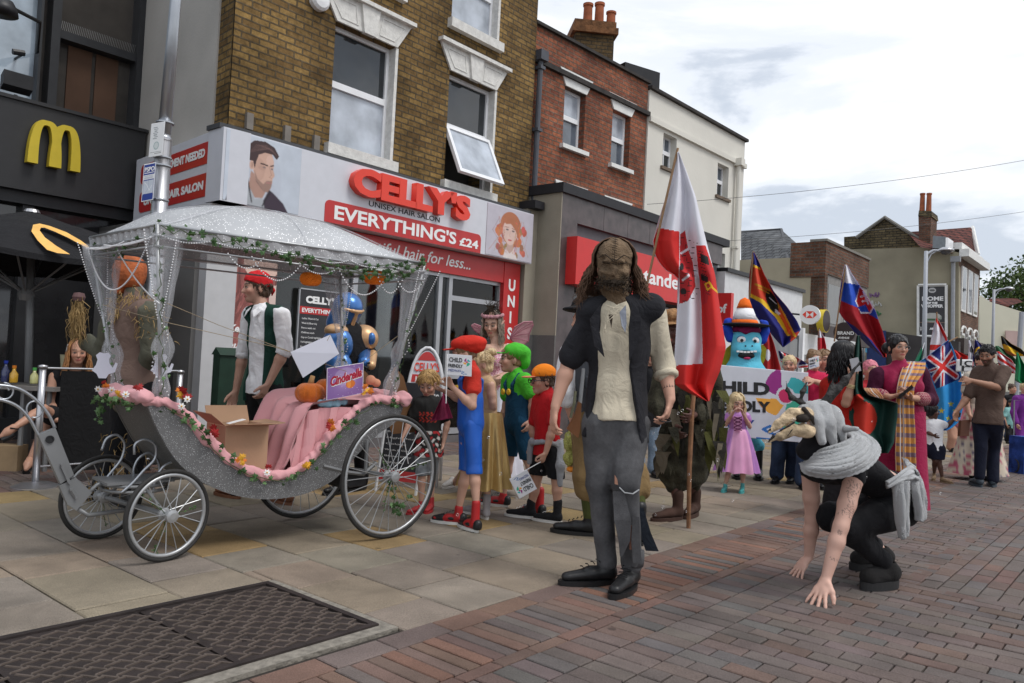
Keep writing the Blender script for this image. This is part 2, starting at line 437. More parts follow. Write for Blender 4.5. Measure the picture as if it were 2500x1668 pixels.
 # ground
AZ=math.radians(40.0)
FD=V(math.sin(AZ),math.cos(AZ),0);ND=V(math.cos(AZ),-math.sin(AZ),0)
def G(s,d,z=0.0):return FD*s-ND*d+V(0,0,z)
def stone(name,**k):
 def fn(m,N,L,p,tc,vm):
  a=N.new('ShaderNodeTexNoise');a.inputs['Scale'].default_value=260;a.inputs['Detail'].default_value=3
  L.new(tc.outputs['Object'],a.inputs['Vector'])
  r=N.new('ShaderNodeMapRange');r.inputs[1].default_value=.3;r.inputs[2].default_value=.7;r.inputs[3].default_value=.72;r.inputs[4].default_value=1.25
  L.new(a.outputs['Fac'],r.inputs[0])
  b=N.new('ShaderNodeTexNoise');b.inputs['Scale'].default_value=1.7;b.inputs['Detail'].default_value=9;b.inputs['Roughness'].default_value=.62;b.inputs['Distortion'].default_value=.6
  L.new(tc.outputs['Object'],b.inputs['Vector'])
  r2=N.new('ShaderNodeMapRange');r2.inputs[1].default_value=.35;r2.inputs[2].default_value=.65;r2.inputs[3].default_value=.74;r2.inputs[4].default_value=1.12
  L.new(b.outputs['Fac'],r2.inputs[0])
  vo=N.new('ShaderNodeTexVoronoi');vo.inputs['Scale'].default_value=2.6;L.new(tc.outputs['Object'],vo.inputs['Vector'])
  r3=N.new('ShaderNodeMapRange');r3.inputs[1].default_value=.045;r3.inputs[2].default_value=.06;r3.inputs[3].default_value=.55;r3.inputs[4].default_value=1
  L.new(vo.outputs['Distance'],r3.inputs[0])
  q=N.new('ShaderNodeMath');q.operation='MULTIPLY';L.new(r.outputs[0],q.inputs[0]);L.new(r2.outputs[0],q.inputs[1])
  q2=N.new('ShaderNodeMath');q2.operation='MULTIPLY';L.new(q.outputs[0],q2.inputs[0]);L.new(r3.outputs[0],q2.inputs[1])
  v=N.new('ShaderNodeVectorMath');v.operation='SCALE';L.new(vm.outputs[0],v.inputs[0]);L.new(q2.outputs[0],v.inputs['Scale'])
  L.new(v.outputs[0],p.inputs['Base Color'])
 return mat(name,(1,1,1),vcol=True,fn=fn,**k)
M_slab=stone('paving_stone',rough=.85,var=.1,scale=5,bump=.35,bscale=90)
M_joint=mat('joint_dirt',(.035,.03,.026),rough=1,var=.3)
gb=MB();gb.quad(V(-300,-60,-.02),V(700,-60,-.02),V(700,900,-.02),V(-300,900,-.02))
gb.build('ground',M_joint,kind='structure')
def pave(name,items,chamf=.004,tilt=.0015):
 """items: (s0,s1,d0,d1,colour) rectangles laid as separate bevelled stones"""
 mb=MB()
 for(s0,s1,d0,d1,c)in items:
  g=.0036 if min(s1-s0,d1-d0)<.15 else.0055
  s0+=g;s1-=g;d0+=g;d1-=g
  if s1-s0<.01 or d1-d0<.01:continue
  z=nr.uniform(-.0015,.002);ta,tb=nr.uniform(-tilt,tilt,2)
  c4=[(s0,d0),(s1,d0),(s1,d1),(s0,d1)];ci=[(s0+chamf,d0+chamf),(s1-chamf,d0+chamf),(s1-chamf,d1-chamf),(s0+chamf,d1-chamf)]
  zz=[z+ta*(-1 if i in(0,3)else 1)+tb*(-1 if i<2 else 1)for i in range(4)]
  mb.col=c
  vs=[G(*ci[i],zz[i])for i in range(4)]+[G(*c4[i],zz[i]-chamf)for i in range(4)]+[G(*c4[i],-.02)for i in range(4)]
  mb.add(vs,[(0,1,2,3)]+[(i,4+i,4+(i+1)%4,(i+1)%4)for i in range(4)]+[(4+i,8+i,8+(i+1)%4,4+(i+1)%4)for i in range(4)])
 return mb
def cj(c,v=.12):k=1+nr.uniform(-v,v);return tuple(min(1,x*k*(1+nr.uniform(-.03,.03)))for x in c)
D0,D1=2.50,6.75
MH=None
items=[]
sl_grey=(.220,.188,.152);sl_buff=(.240,.196,.144);sl_yel=(.280,.196,.092)
mhc=[atz(px,py)for px,py in((640,1425),(925,1527))]
def sd(P):return(P.x*FD.x+P.y*FD.y,-(P.x*ND.x+P.y*ND.y))
mh_s1=max(sd(mhc[0])[0],sd(mhc[1])[0]);mh_d1=sd(mhc[0])[1];mh_d0=sd(mhc[1])[1]
mh_s0=mh_s1-1.95
mh=(mh_s0,mh_s1,mh_d0,mh_d1)
s=-8.0;row=0
while s<55:
 wrow=.43;d=D0;first=True
 while d<D1-.02:
  l=rnd.choice([.42,.5,.55,.62,.7])if not first else rnd.choice([.3,.45,.6])
  first=False
  d2=min(D1,d+l)
  if D1-d2<.15:d2=D1
  r=rnd.random();c=sl_yel if r<.09 else(sl_buff if r<.5 else sl_grey)
  c=cj(c,.08)
  if s<mh[1]+.05 and s+wrow>mh[0]and d<mh[3]+.03 and d2>mh[2]-.2:
   if d<mh[3]+.03<d2:items.append((max(s,-8),s+wrow,mh[3]+.03,d2,c))if s+wrow<mh[1]+.05 else None
   if s+wrow>mh[1]+.05:items.append((mh[1]+.05,s+wrow,d,d2,c))
   if s+wrow>mh[1]+.05 and d2>mh[3]+.03:items.append((s,mh[1]+.05,mh[3]+.03,d2,c))
  else:items.append((s,s+wrow,d,d2,c))
  d=d2
 s+=wrow
pave('pavement',items,chamf=.006,tilt=.002).build('pavement',M_slab,kind='structure',usecol=True,fix=False)
red=[(.143,.090,.076),(.139,.093,.078),(.129,.096,.083),(.153,.093,.073)]
fld=[(.139,.113,.102),(.132,.105,.097),(.141,.107,.097),(.122,.109,.104),(.129,.105,.097),(.146,.110,.097)]
items=[]
s=-10;i=0
while s<30:
 d=D1+(.0 if i%2 else-.1)
 while d<11:
  items.append((s,s+.1,max(d,D1),d+.2,cj(rnd.choice(red+fld[:2]),.12)));d+=.2
 s+=.1;i+=1
pave('shop_paving',items).build('shop_paving',M_slab,kind='structure',usecol=True,fix=False)
items=[]
def course(d0,d1,ln,cols,s0=-3,s1=45,off=0,j=0):
 s=s0+off
 while s<s1:
  l=ln*(1+rnd.uniform(-j,j));items.append((s,s+l,d0,d1,cj(rnd.choice(cols),.14)));s+=l
course(2.36,2.50,.27,[(.159,.110,.095),(.147,.110,.101),(.171,.104,.080)],j=.2)
course(2.02,2.36,.075,[(.177,.107,.083),(.201,.107,.077),(.159,.107,.089),(.135,.110,.101),(.183,.122,.095),(.123,.107,.101)])
course(1.95,2.02,.215,[(.159,.095,.077),(.147,.095,.077)])
course(1.75,1.95,.1,fld[:4]+[(.147,.098,.083)]);course(1.55,1.75,.1,fld)
s=-3;i=0
while s<45:
 d=1.55-(.1 if i%2 else 0);
 if i%2:items.append((s,s+.1,1.45,1.55,cj(rnd.choice(fld),.12)))
 while d>(-4.5 if s<12 else-7):
  if s>5.0+.0*d and d<1.2:
   pass
  else:items.append((s,s+.1,d-.2,d,cj(rnd.choice(fld+[red[1]]),.08)))
  d-=.2
 s+=.1;i+=1
d=1.2;i=0
while d>-9:
 s=5.0+(.1 if i%2 else 0)
 while s<45:items.append((s,s+.2,d-.1,d,cj(rnd.choice(fld+red[:3]),.08)));s+=.2
 d-=.1;i+=1
pave('road',items).build('road',M_slab,kind='structure',usecol=True,fix=False)
far=MB();far.quad(G(45,2.5,-.012),G(45,-40,-.012),G(160,-40,-.012),G(160,12,-.012));far.col=(.12,.1,.09)
far.c=[(.12,.1,.09)];far.build('far_road',M_slab,kind='structure',usecol=True)
mf=MB()
for(a,b,c,dd)in((mh[0],mh[1]+.05,mh[2]-.07,mh[2]),(mh[1],mh[1]+.05,mh[2],mh[3]+.03),(mh[0],mh[1],mh[3],mh[3]+.03)):
 mf.boxc(G(a,c,-.02),FD*(b-a),-ND*(dd-c),V(0,0,.019))
mf.build('mortar_bed',mat('mortar',(.22,.2,.17),rough=.95,var=.3,scale=25,bump=.8,bscale=30),kind='structure')
# cast-iron manhole cover
M_iron=mat('cast_iron',(.036,.027,.025),rough=.6,var=.35,scale=9,bump=.25,bscale=120,metal=.35,spec=.5)
M_ironw=mat('worn_iron',(.125,.10,.085),rough=.45,var=.3,scale=14,metal=.3)
mhT=thing('manhole_cover','large rectangular cast iron cover with herringbone tread set in the paving','manhole cover',G((mh[0]+mh[1])/2,(mh[2]+mh[3])/2))
fr=MB();t=.03
for(a,b,c,dd)in((mh[0],mh[1],mh[2],mh[2]+t),(mh[0],mh[1],mh[3]-t,mh[3]),(mh[1]-t,mh[1],mh[2]+t,mh[3]-t)):
 fr.boxc(G(a,c,-.02),FD*(b-a),-ND*(dd-c),V(0,0,.028))
fr.build('frame',M_iron,mhT)
np_=3;pw=(mh[1]-mh[0]-t)/np_
for k in range(np_):
 a=mh[0]+k*pw+.006;b=mh[0]+(k+1)*pw-.006;c=mh[2]+t+.004;dd=mh[3]-t-.004
 pl=MB();pl.boxc(G(a,c,-.02),FD*(b-a),-ND*(dd-c),V(0,0,.019));pl.cur=0
 pan=pl.build('panel',M_iron,mhT)
 tr=MB();st=.052;y=c+.02;j=0
 while y<dd-.03:
  x=a+.02;i=0
  while x<b-.04:
   if(i+j)%2==0:P=[G(x,y,-.002),G(x+.07,y+.02,-.002)]
   else:P=[G(x+.010,y+.034,-.002),G(x+.050,y-.030,-.002)]
   u=(P[1]-P[0]);q=V(-u.y,u.x,0).normalized()*.0048
   p4=[P[0]-q,P[1]-q,P[1]+q,P[0]+q]
   z=V(0,0,.0065)
   base=[p for p in p4];top=[p+(sum(p4,V(0,0,0))/4-p)*.12+z for p in p4]
   tr.add(base+top,[(4,5,6,7)]+[(m,(m+1)%4,4+(m+1)%4,4+m)for m in range(4)])
   x+=.051;i+=1
  y+=.051;j+=1
 tr.build('tread',M_ironw,pan,label='worn raised herringbone tread bars')
 for(fx,fy)in((.25,.25),(.75,.3),(.3,.75)):
  kx=MB();P=G(a+(b-a)*fx,c+(dd-c)*fy,-.001);kx.lathe(P,[(.026,0),(.026,.004),(.018,.005),(.015,.001),(0,.001)],12)
  kx.build('keyhole',M_iron,pan)
  # facades
class Fac:
 def __init__(s,O,F):s.O=Vector(O);s.F=Vector(F).normalized();s.N=V(s.F.y,-s.F.x,0)
 def W(s,a,z,o=0):return s.O+s.F*a+s.N*o+V(0,0,z)
 def px(s,x,y,o=0):
  P=atp(x,y,s.O+s.N*o,s.N)-s.O;return P.dot(s.F),P.z
 def rect(s,*c,o=0):
  q=[s.px(x,y,o)for x,y in c]
  return((q[0][0]+q[3][0])/2,(q[1][0]+q[2][0])/2,(q[2][1]+q[3][1])/2,(q[0][1]+q[1][1])/2)
 def box(s,mb,a0,a1,z0,z1,o0,o1):return mb.boxc(s.W(a0,z0,o0),s.F*(a1-a0),s.N*(o1-o0),V(0,0,z1-z0))
 def uv(s):
  def f(P):
   q=P-s.O;o=q.dot(s.N);return(q.dot(s.F)+o,q.z)
  return f
 def wall(s,mb,a0,a1,z0,z1,holes=(),o=0,dep=.22):
  xs=sorted({a0,a1}|{h[0]for h in holes}|{h[1]for h in holes});zs=sorted({z0,z1}|{h[2]for h in holes}|{h[3]for h in holes})
  for i in range(len(xs)-1):
   for j in range(len(zs)-1):
    mx,mz=(xs[i]+xs[i+1])/2,(zs[j]+zs[j+1])/2
    if any(h[0]<mx<h[1]and h[2]<mz<h[3]for h in holes):continue
    mb.quad(s.W(xs[i],zs[j],o),s.W(xs[i+1],zs[j],o),s.W(xs[i+1],zs[j+1],o),s.W(xs[i],zs[j+1],o))
  for h in holes:
   c=[(h[0],h[2]),(h[1],h[2]),(h[1],h[3]),(h[0],h[3])]
   for i in range(4):
    p,q=c[i],c[(i+1)%4];mb.quad(s.W(*p,o),s.W(*q,o),s.W(*q,o-dep),s.W(*p,o-dep))
  return mb
 def shell(s,mb,a0,a1,z0,z1,dep,o=0,top=True):
  P=[s.W(a0,z0,o),s.W(a0,z0,o-dep),s.W(a1,z0,o-dep),s.W(a1,z0,o)];h=V(0,0,z1-z0)
  for i in range(3):mb.quad(P[i],P[i+1],P[i+1]+h,P[i]+h)
  if top:mb.quad(*[p+h for p in P])
  return mb
M_white=mat('white_paint',(.72,.72,.70),rough=.6,var=.08,scale=6,bump=.15,bscale=40)
M_wdirt=mat('weathered_white_paint',(.66,.65,.62),rough=.8,var=.13,scale=14,bump=.3,bscale=45)
M_upvc=mat('white_plastic',(.80,.81,.83),rough=.3,var=.03)
def glass(name,col,rough=.06,spec=.9):
 def fn(m,N,L,p,tc,vm):
  a=N.new('ShaderNodeTexNoise');a.inputs['Scale'].default_value=1.6;a.inputs['Detail'].default_value=2;L.new(tc.outputs['Object'],a.inputs['Vector'])
  b=N.new('ShaderNodeBump');b.inputs['Strength'].default_value=.08;b.inputs['Distance'].default_value=.1;L.new(a.outputs['Fac'],b.inputs['Height']);L.new(b.outputs[0],p.inputs['Normal'])
 return mat(name,col,rough=rough,var=.3,scale=3,spec=spec,fn=fn)
M_gdark=glass('dark_glass',(.018,.022,.026));M_gmid=glass('grey_glass',(.10,.12,.15));M_glight=glass('pale_glass',(.42,.46,.52),rough=.15)  # near-black, mid grey and pale blue-grey base colours for the panes
M_black=mat('black_metal',(.018,.018,.02),rough=.45,var=.2)
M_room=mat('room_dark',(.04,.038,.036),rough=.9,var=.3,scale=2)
def window(parent,fc,r,style='sash',fm=None,mats=(None,None),o=-.12,fw=.055,label=None):
 """framed window in an opening r=(a0,a1,z0,z1)"""
 a0,a1,z0,z1=r;fm=fm or M_upvc;g0,g1=mats;g0=g0 or M_gdark;g1=g1 or M_gmid
 f=MB();zt=z0+(z1-z0)*.52
 for q in((a0,a0+fw,z0,z1),(a1-fw,a1,z0,z1),(a0+fw,a1-fw,z0,z0+fw),(a0+fw,a1-fw,z1-fw,z1)):fc.box(f,*q,o-.06,o)
 if style=='sash':fc.box(f,a0+fw,a1-fw,zt-.04,zt+.04,o-.05,o+.012)
 if style=='open':fc.box(f,a0+fw,a1-fw,zt-.02,zt+.05,o-.05,o+.012)
 W=f.build('window',fm,parent,label=label)
 p=MB();fc.box(p,a0+fw,a1-fw,zt,z1-fw,o-.04,o-.03);p.build('pane',g0,W)
 if style=='sash':
  p=MB();fc.box(p,a0+fw,a1-fw,z0+fw,zt,o-.035,o-.025);p.build('pane',g1,W)
 elif style=='open':
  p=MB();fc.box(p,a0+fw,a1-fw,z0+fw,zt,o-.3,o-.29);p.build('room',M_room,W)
  h=MB();u=fc.W(a0+.02,zt-.02,o+.03);dn=V(0,0,-(zt-z0-fw))*.93+fc.N*(zt-z0)*.42;ln=fc.F*(a1-a0-.04);nn=dn.cross(ln).normalized()
  if nn.dot(fc.N)<0:nn=-nn
  t=fw;du=dn.normalized()*t;lu=ln.normalized()*t
  h.boxc(u,ln,du,nn*.05);h.boxc(u+dn-du,ln,du,nn*.05);h.boxc(u+du,lu,dn-du*2,nn*.05);h.boxc(u+du+ln-lu,lu,dn-du*2,nn*.05)
  H=h.build('open_sash',fm,W)
  h=MB();h.boxc(u+du+lu+nn*.02,ln-lu*2,dn-du*2,nn*.01);h.build('pane',g1,W)
 return W
def sill(parent,fc,r,m=None,drop=.16,out=.09,ext=.07,o=0,z=None,name='sill'):
 mb=MB();z1=r[2]if z is None else z;fc.box(mb,r[0]-ext,r[1]+ext,z1-drop,z1,o-.12,o+out);return mb.build(name,m or M_wdirt,parent)
def lintel(parent,fc,a0,a1,z0,h,flare,o=.03,panels=False,m=None,cor=True):
 mb=MB();P=[fc.W(a0,z0,0),fc.W(a1,z0,0),fc.W(a1+flare,z0+h,0),fc.W(a0-flare,z0+h,0)]
 mb.extr(P,fc.N*o)
 if cor:fc.box(mb,a0-flare-.03,a1+flare+.03,z0+h,z0+h+.05,0,o+.07)
 if panels:
  c=(a0+a1)/2;mb.extr([fc.W(c-.09,z0-.012,0),fc.W(c+.09,z0-.012,0),fc.W(c+.15,z0+h-.002,0),fc.W(c-.15,z0+h-.002,0)],fc.N*(o+.035))
  for sg in(-1,1):
   e=a0 if sg<0 else a1
   q=[(c+sg*.17,z0+.05),(e-sg*.06,z0+.05),(e+sg*(flare-.10),z0+h-.05),(c+sg*.21,z0+h-.05)]
   cx=sum(x for x,_ in q)/4;cz=sum(z for _,z in q)/4
   for i in range(4):
    p,r=q[i],q[(i+1)%4];sh=lambda t:(t[0]+(cx-t[0])*.1,t[1]+(cz-t[1])*.12)
    mb.extr([fc.W(*p,o),fc.W(*r,o),fc.W(*sh(r),o),fc.W(*sh(p),o)],fc.N*.008)
 return mb.build('lintel',m or M_wdirt,parent)
 # hair salon
RD=V(-.711,.703,0).normalized()
DW=7.85
fC=Fac(-ND*DW,FD)
sC0=fC.px(557,307)[0];sC1=fC.px(1290,480)[0]
M_yb=brick_mat('yellow_stock_brick',(.27,.17,.06),(.15,.09,.035),(.10,.075,.045),dirt=.5)
salT=thing('salon_building','yellow brick corner building with hair salon on the ground floor and white hopper windows above','building',fC.W((sC0+sC1)/2,0,0))
w1=fC.rect((822,52),(968,118),(952,402),(801,345));w2=fC.rect((1100,170),(1210,225),(1196,478),(1082,436));w3=fC.rect((1116,-60),(1222,0),(1222,105),(1110,58))
w3=(w2[0]-.02,w2[1]-.02,w3[2],w3[2]+1.25);w4=(w1[0],w1[1],w3[2],w3[2]+1.25)
ZT=8.4;ZS=3.45
wb=MB();fC.wall(wb,sC0,sC1,2.4,ZT,[w1,w2,w3,w4])
for q in((fC.W(sC1,0,0),fC.W(sC1,0,-6.5)),):wb.quad(q[0],q[1],q[1]+V(0,0,ZT),q[0]+V(0,0,ZT))
wb.quad(fC.W(sC0,ZT,0),fC.W(sC1,ZT,0),fC.W(sC1,ZT,-6.5),fC.W(sC0,0,0)+RD*6.5+V(0,0,ZT))
wb.build('wall',M_yb,salT,uv=fC.uv())
RD=V(-.711,.703,0).normalized()
P0=fC.W(sC0,0,0);fR=Fac(P0,-RD)
M_render=mat('grey_render',(.42,.40,.37),rough=.9,var=.10,scale=1.2,bump=.15,bscale=30)
rb=MB();rb.quad(fR.W(-.33,3.2,.01),fR.W(0,3.2,.01),fR.W(0,ZT,.01),fR.W(-.33,ZT,.01));rb.build('return_quoin',M_yb,salT,uv=fR.uv())
rb=MB();fR.box(rb,-5.2,-.33,0,ZT,-.2,.03);rb.build('rendered_side_wall',M_render,salT)
for(r,st,mt)in((w1,'sash',(M_gdark,M_glight)),(w2,'open',(M_gdark,M_glight)),(w3,'sash',(M_glight,M_glight)),(w4,'sash',(M_gmid,M_glight))):
 window(salT,fC,r,st,mats=mt)
 sill(salT,fC,r,drop=.13)
 lintel(salT,fC,r[0],r[1],r[3],.34,.22,panels=True)
for r in(w1,w2,w3):
 mb=MB();fC.box(mb,r[1]-.012,r[1]+.035,r[2],r[3],-.2,.006);mb.build('painted_reveal',M_wdirt,salT)
q=fC.px(776,2);mb=MB();mb.lathe(fC.W(q[0],q[1],0),[(.13,0),(.13,.06),(.10,.09),(.04,.1),(0,.1)],18,axis=fC.N);mb.build('alarm_bell',M_upvc,salT,smooth=False)
for(px,py)in((605,300),(697,330),(768,353)):
 q=fC.px(px,py);mb=MB();fC.box(mb,q[0]-.04,q[0]+.04,q[1]-.08,q[1]+.1,0,.05);mb.build('timber_batten',mat('grey_timber',(.2,.18,.16),rough=.9),salT)
OS=.30
fS=Fac(fC.W(0,0,OS),FD)
q0=fS.px(547,309);q1=fS.px(1303,524);q2=fS.px(1297,645)
sa0,sa1=q0[0],q1[0];sz1=(q0[1]+q1[1])/2;sz0=q2[1]
M_sign=mat('white_sign_board',(.60,.61,.66),rough=.35,var=.03,spec=.5)
M_red=mat('sign_red',(.48,.022,.022),rough=.35,var=.05,spec=.5);M_redl=mat('bright_sign_red',(.75,.045,.02),rough=.32,var=.04,spec=.5)
M_ink=mat('black_ink',(.02,.02,.022),rough=.5);M_wh=mat('white_vinyl',(.82,.82,.82),rough=.4,var=.02)
mb=MB();fS.box(mb,sa0,sa1,sz0,sz1,-.3,0)
sg=mb.build('shop_sign',M_sign,salT)
mb=MB();fS.box(mb,sa0-.02,sa1,sz1,sz1+.05,-.32,-.05);mb.build('lead_flashing',mat('lead',(.06,.062,.068),rough=.6),salT)
H=sz1-sz0
def SX(px,py,o=0):a,z=fS.px(px,py,o);return a,z
a0,zz0=SX(850,462);a1,zz1=SX(1128,532)
def rrect(fc,a0,a1,z0,z1,r,o,m,parent,name,corners=(1,1,1,1),th=.006):
 pts=[];k=6
 for ci,(cx,cz,st)in enumerate(((a1-r,z1-r,0),(a0+r,z1-r,90),(a0+r,z0+r,180),(a1-r,z0+r,270))):
  if corners[ci]:
   for i in range(k+1):t=math.radians(st+90*i/k);pts.append(fc.W(cx+r*math.cos(t),cz+r*math.sin(t),o))
  else:pts.append(fc.W(cx+(r if ci in(0,3)else-r),cz+(r if ci<2 else-r),o))
 mb=MB();mb.extr(pts,fc.N*th);return mb.build(name,m,parent)
ch=H*.36
text_box("CELLY'S",fS.W(a0,sz0+H*.535,.05),fS.W(a1,sz0+H*.535,.05),V(0,0,1),H*.38,M_redl,sg,ext=.10,bold=.022)
a0,_=SX(899,499);a1,_=SX(1072,540)
text_box("UNISEX HAIR SALON",fS.W(a0,sz0+H*.395,.003),fS.W(a1,sz0+H*.395,.003),V(0,0,1),H*.085,M_ink,sg,bold=.001)
a0,_=SX(792,520);a1,_=SX(1173,600)
rrect(fS,a0,a1,sz0+.002,sz0+H*.345,.07,0,M_red,sg,'red_panel',corners=(1,1,0,0))
text_box("EVERYTHING'S",fS.W(a0+.12,sz0+H*.075,.009),fS.W(a0+(a1-a0)*.80,sz0+H*.075,.009),V(0,0,1),H*.2,M_wh,sg,bold=.006)
text_box("£24",fS.W(a0+(a1-a0)*.835,sz0+H*.075,.009),fS.W(a1-.08,sz0+H*.075,.009),V(0,0,1),H*.14,M_wh,sg,bold=.005)
def head_poster(P):
 sk,sh,hr,jk=(.58,.37,.29),(.40,.24,.19),(.055,.03,.03),(.045,.028,.045)
 P.poly([(.03,1),(.06,.88),(.15,.72),(.30,.62),(.33,.75),(.38,.95),(.48,.97),(.58,.72),(.63,.75),(.78,.88),(.85,1)],jk);P.poly([(.27,1),(.29,.72),(.33,.68),(.40,.9),(.50,.85),(.53,1)],(.38,.40,.43))
 P.poly([(.33,.5),(.31,.72),(.40,.88),(.50,.86),(.56,.70)],sh);P.curve([(.30,.66),(.36,.95)],.02,(.02,.015,.02));P.curve([(.60,.74),(.50,.98)],.02,(.02,.015,.02));P.blur(1)
 P.poly([(.35,.2),(.58,.16),(.625,.3),(.62,.42),(.645,.50),(.62,.55),(.615,.62),(.60,.70),(.56,.765),(.50,.75),(.40,.62),(.36,.5)],sk);P.ell(.44,.46,.07,.16,sh,a=.35);P.ell(.57,.3,.05,.08,(.7,.48,.4),a=.5);P.ell(.335,.42,.03,.07,sk);P.ell(.34,.42,.012,.04,sh)
 P.poly([(.37,.48),(.42,.60),(.50,.66),(.54,.60),(.61,.585),(.61,.66),(.59,.72),(.56,.77),(.50,.755),(.40,.64)],hr,.5);P.blur(1)
 P.poly([(.27,.30),(.28,.14),(.36,.06),(.50,.04),(.62,.09),(.69,.20),(.66,.26),(.60,.20),(.50,.20),(.42,.25),(.39,.36),(.375,.46),(.35,.36),(.29,.36)],hr)
 for i in range(10):P.curve([(.30+i*.02,.25-.01*i),(.38+i*.022,.12),(.52+i*.015,.09+.012*i)],.008,(.16,.09,.08),.6)
 P.line(.455,.37,.54,.375,.02,hr);P.line(.585,.375,.62,.355,.018,hr);P.ell(.50,.415,.022,.014,(.2,.16,.16));P.ell(.603,.412,.014,.013,(.2,.16,.16));P.ell(.47,.43,.05,.03,sh,a=.4)
 P.curve([(.565,.38),(.60,.50),(.575,.54),(.61,.55)],.01,sh,.7);P.line(.54,.628,.605,.618,.018,(.42,.2,.18));P.blur(1)
 return P
wP=.92;P=Paint(170,150,(.55,.60,.68),asp=wP/H)
P.a*=(1-.12*np.abs(P.U-.2))[...,None]
P.ell(.47,.6,.27,.5,(.47,.5,.58),a=.5)
head_poster(P)
a=sa0+.03
sheet('portrait',flatpos(fS.W(a,sz1-.01,.004),fS.W(a+wP,sz1-.01,.004),fS.W(a,sz0+.01,.004)),P,painted('poster_print',rough=.4),sg,label='printed portrait of a bearded man in a dark jacket',thick=.004,smooth=False)
aL,_=SX(1185,600);wL=sa1-.03-aL
P=Paint(110,130,(.50,.47,.53),asp=wL/H)
hairr=(.42,.15,.07)
P.ell(.5,.33,.22,.26,hairr)
for i in range(46):
 x=rnd.uniform(.18,.86);y=rnd.uniform(.3,.92);P.ell(x*.9+.05,y,.045,.07,tuple(c*rnd.uniform(.65,1.5)for c in hairr))
P.poly([(.36,1),(.42,.78),(.5,.86),(.58,.78),(.68,1)],(.7,.62,.6));P.poly([(.44,.62),(.43,.82),(.5,.9),(.57,.82),(.57,.62)],(.5,.34,.29))
P.ell(.49,.46,.155,.24,(.66,.47,.41));P.ell(.50,.6,.10,.13,(.66,.47,.41))
P.ell(.43,.43,.03,.018,(.14,.1,.1));P.ell(.56,.44,.03,.018,(.14,.1,.1));P.line(.39,.385,.46,.38,.014,(.3,.12,.07));P.line(.53,.385,.6,.4,.014,(.3,.12,.07))
P.ell(.495,.63,.04,.018,(.45,.1,.1));P.curve([(.5,.44),(.485,.55),(.51,.565)],.012,(.5,.3,.25),.7)
for i in range(26):
 x=rnd.uniform(.22,.8);P.curve([(x,.2+rnd.random()*.1),(x+rnd.uniform(-.14,.14),.5),(x+rnd.uniform(-.2,.2),.9)],.01,tuple(c*rnd.uniform(.5,1.9)for c in hairr),.7)if abs(x-.5)>.13 else None
P.poly([(.33,.25),(.5,.2),(.66,.3),(.7,.6),(.6,.4),(.5,.3),(.4,.33)],hairr)
P.blur(1)
sheet('portrait',flatpos(fS.W(aL,sz1-.01,.004),fS.W(sa1-.005,sz1-.01,.004),fS.W(aL,sz0+.01,.004)),P,painted('poster_print'),sg,label='printed portrait of a woman with wavy red hair',thick=.004,smooth=False)
PR=fS.W(sa0,0,0);fSR=Fac(PR,-RD)
e0=fSR.px(334,395)[0]
mb=MB();fSR.box(mb,e0,0,sz0,sz1,-.3,0);sgr=mb.build('shop_sign_return',M_sign,salT)
for(z0,z1,tx)in((sz0+H*.56,sz0+H*.87,'NO APPOINTMENT NEEDED'),(sz0+H*.10,sz0+H*.43,'UNISEX HAIR SALON')):
 rrect(fSR,e0+.18,-.22,z0,z1,.07,0,M_red,sgr,'red_panel')
 L_=-.22-.18-(e0+.18);l2=L_*.93
 text_box(tx,fSR.W(-.42-l2+.05,z0+.085,.009),fSR.W(-.42,z0+.085,.009),V(0,0,1),.085,M_wh,sgr,bold=.006)
OL=.12
fL=Fac(fC.W(0,0,OL),FD)
z_lf1=sz0-.01;z_lf0=fL.px(1238,692)[1]
mb=MB();fL.box(mb,sa0+.35,sa1-.42,z_lf0,z_lf1,-.12,0);lf=mb.build('lower_fascia',M_red,salT)
aa=fL.px(985,600)[0];ab=fL.px(1146,645)[0]
zb=z_lf0+.105
text_box("hair for less...",fL.W(aa-.02,zb,.004),fL.W(ab,zb,.004),V(0,0,1),.15,M_wh,lf,bold=.002,shear=.25)
text_box("beautiful",fL.W(aa-.95,zb,.004),fL.W(aa-.12,zb,.004),V(0,0,1),.15,M_wh,lf,bold=.002,shear=.25)
mb=MB();fL.box(mb,sa1-.42,sa1-.05,.25,z_lf1,-.12,.01);vs_=mb.build('vertical_fascia',M_red,salT)
for i,chh in enumerate('UNISEX'):
 text(chh,fL.W(sa1-.235,z_lf1-.42-i*.245,.014),FD,V(0,0,1),.165,M_wh,vs_,bold=.008,align='CENTER')
M_alu=mat('grey_aluminium',(.42,.43,.45),rough=.35,var=.06,metal=.5)
wg=MB();M_stall=mat('stall_riser',(.12,.11,.11),rough=.8)
g0=sa0+.55
fr=MB();edges=[g0,fL.px(870,800)[0],fL.px(1078,800)[0],fL.px(1103,800)[0],fL.px(1225,800)[0]]
for i,e_ in enumerate(edges):fL.box(fr,e_-.035,e_+.035,.12,z_lf0,-.14,-.06)
fL.box(fr,edges[0],edges[-1],z_lf0-.05,z_lf0,-.138,-.062);fL.box(fr,edges[0],edges[2],.12,.2,-.138,-.062)
fL.box(fr,edges[3],edges[4],z_lf0-.36,z_lf0-.29,-.138,-.058);fL.box(fr,edges[3],edges[4],.9,.96,-.138,-.058)
fL.box(fr,edges[3],edges[4],.12,.2,-.138,-.058)
sf=fr.build('shop_front_frame',M_alu,salT)
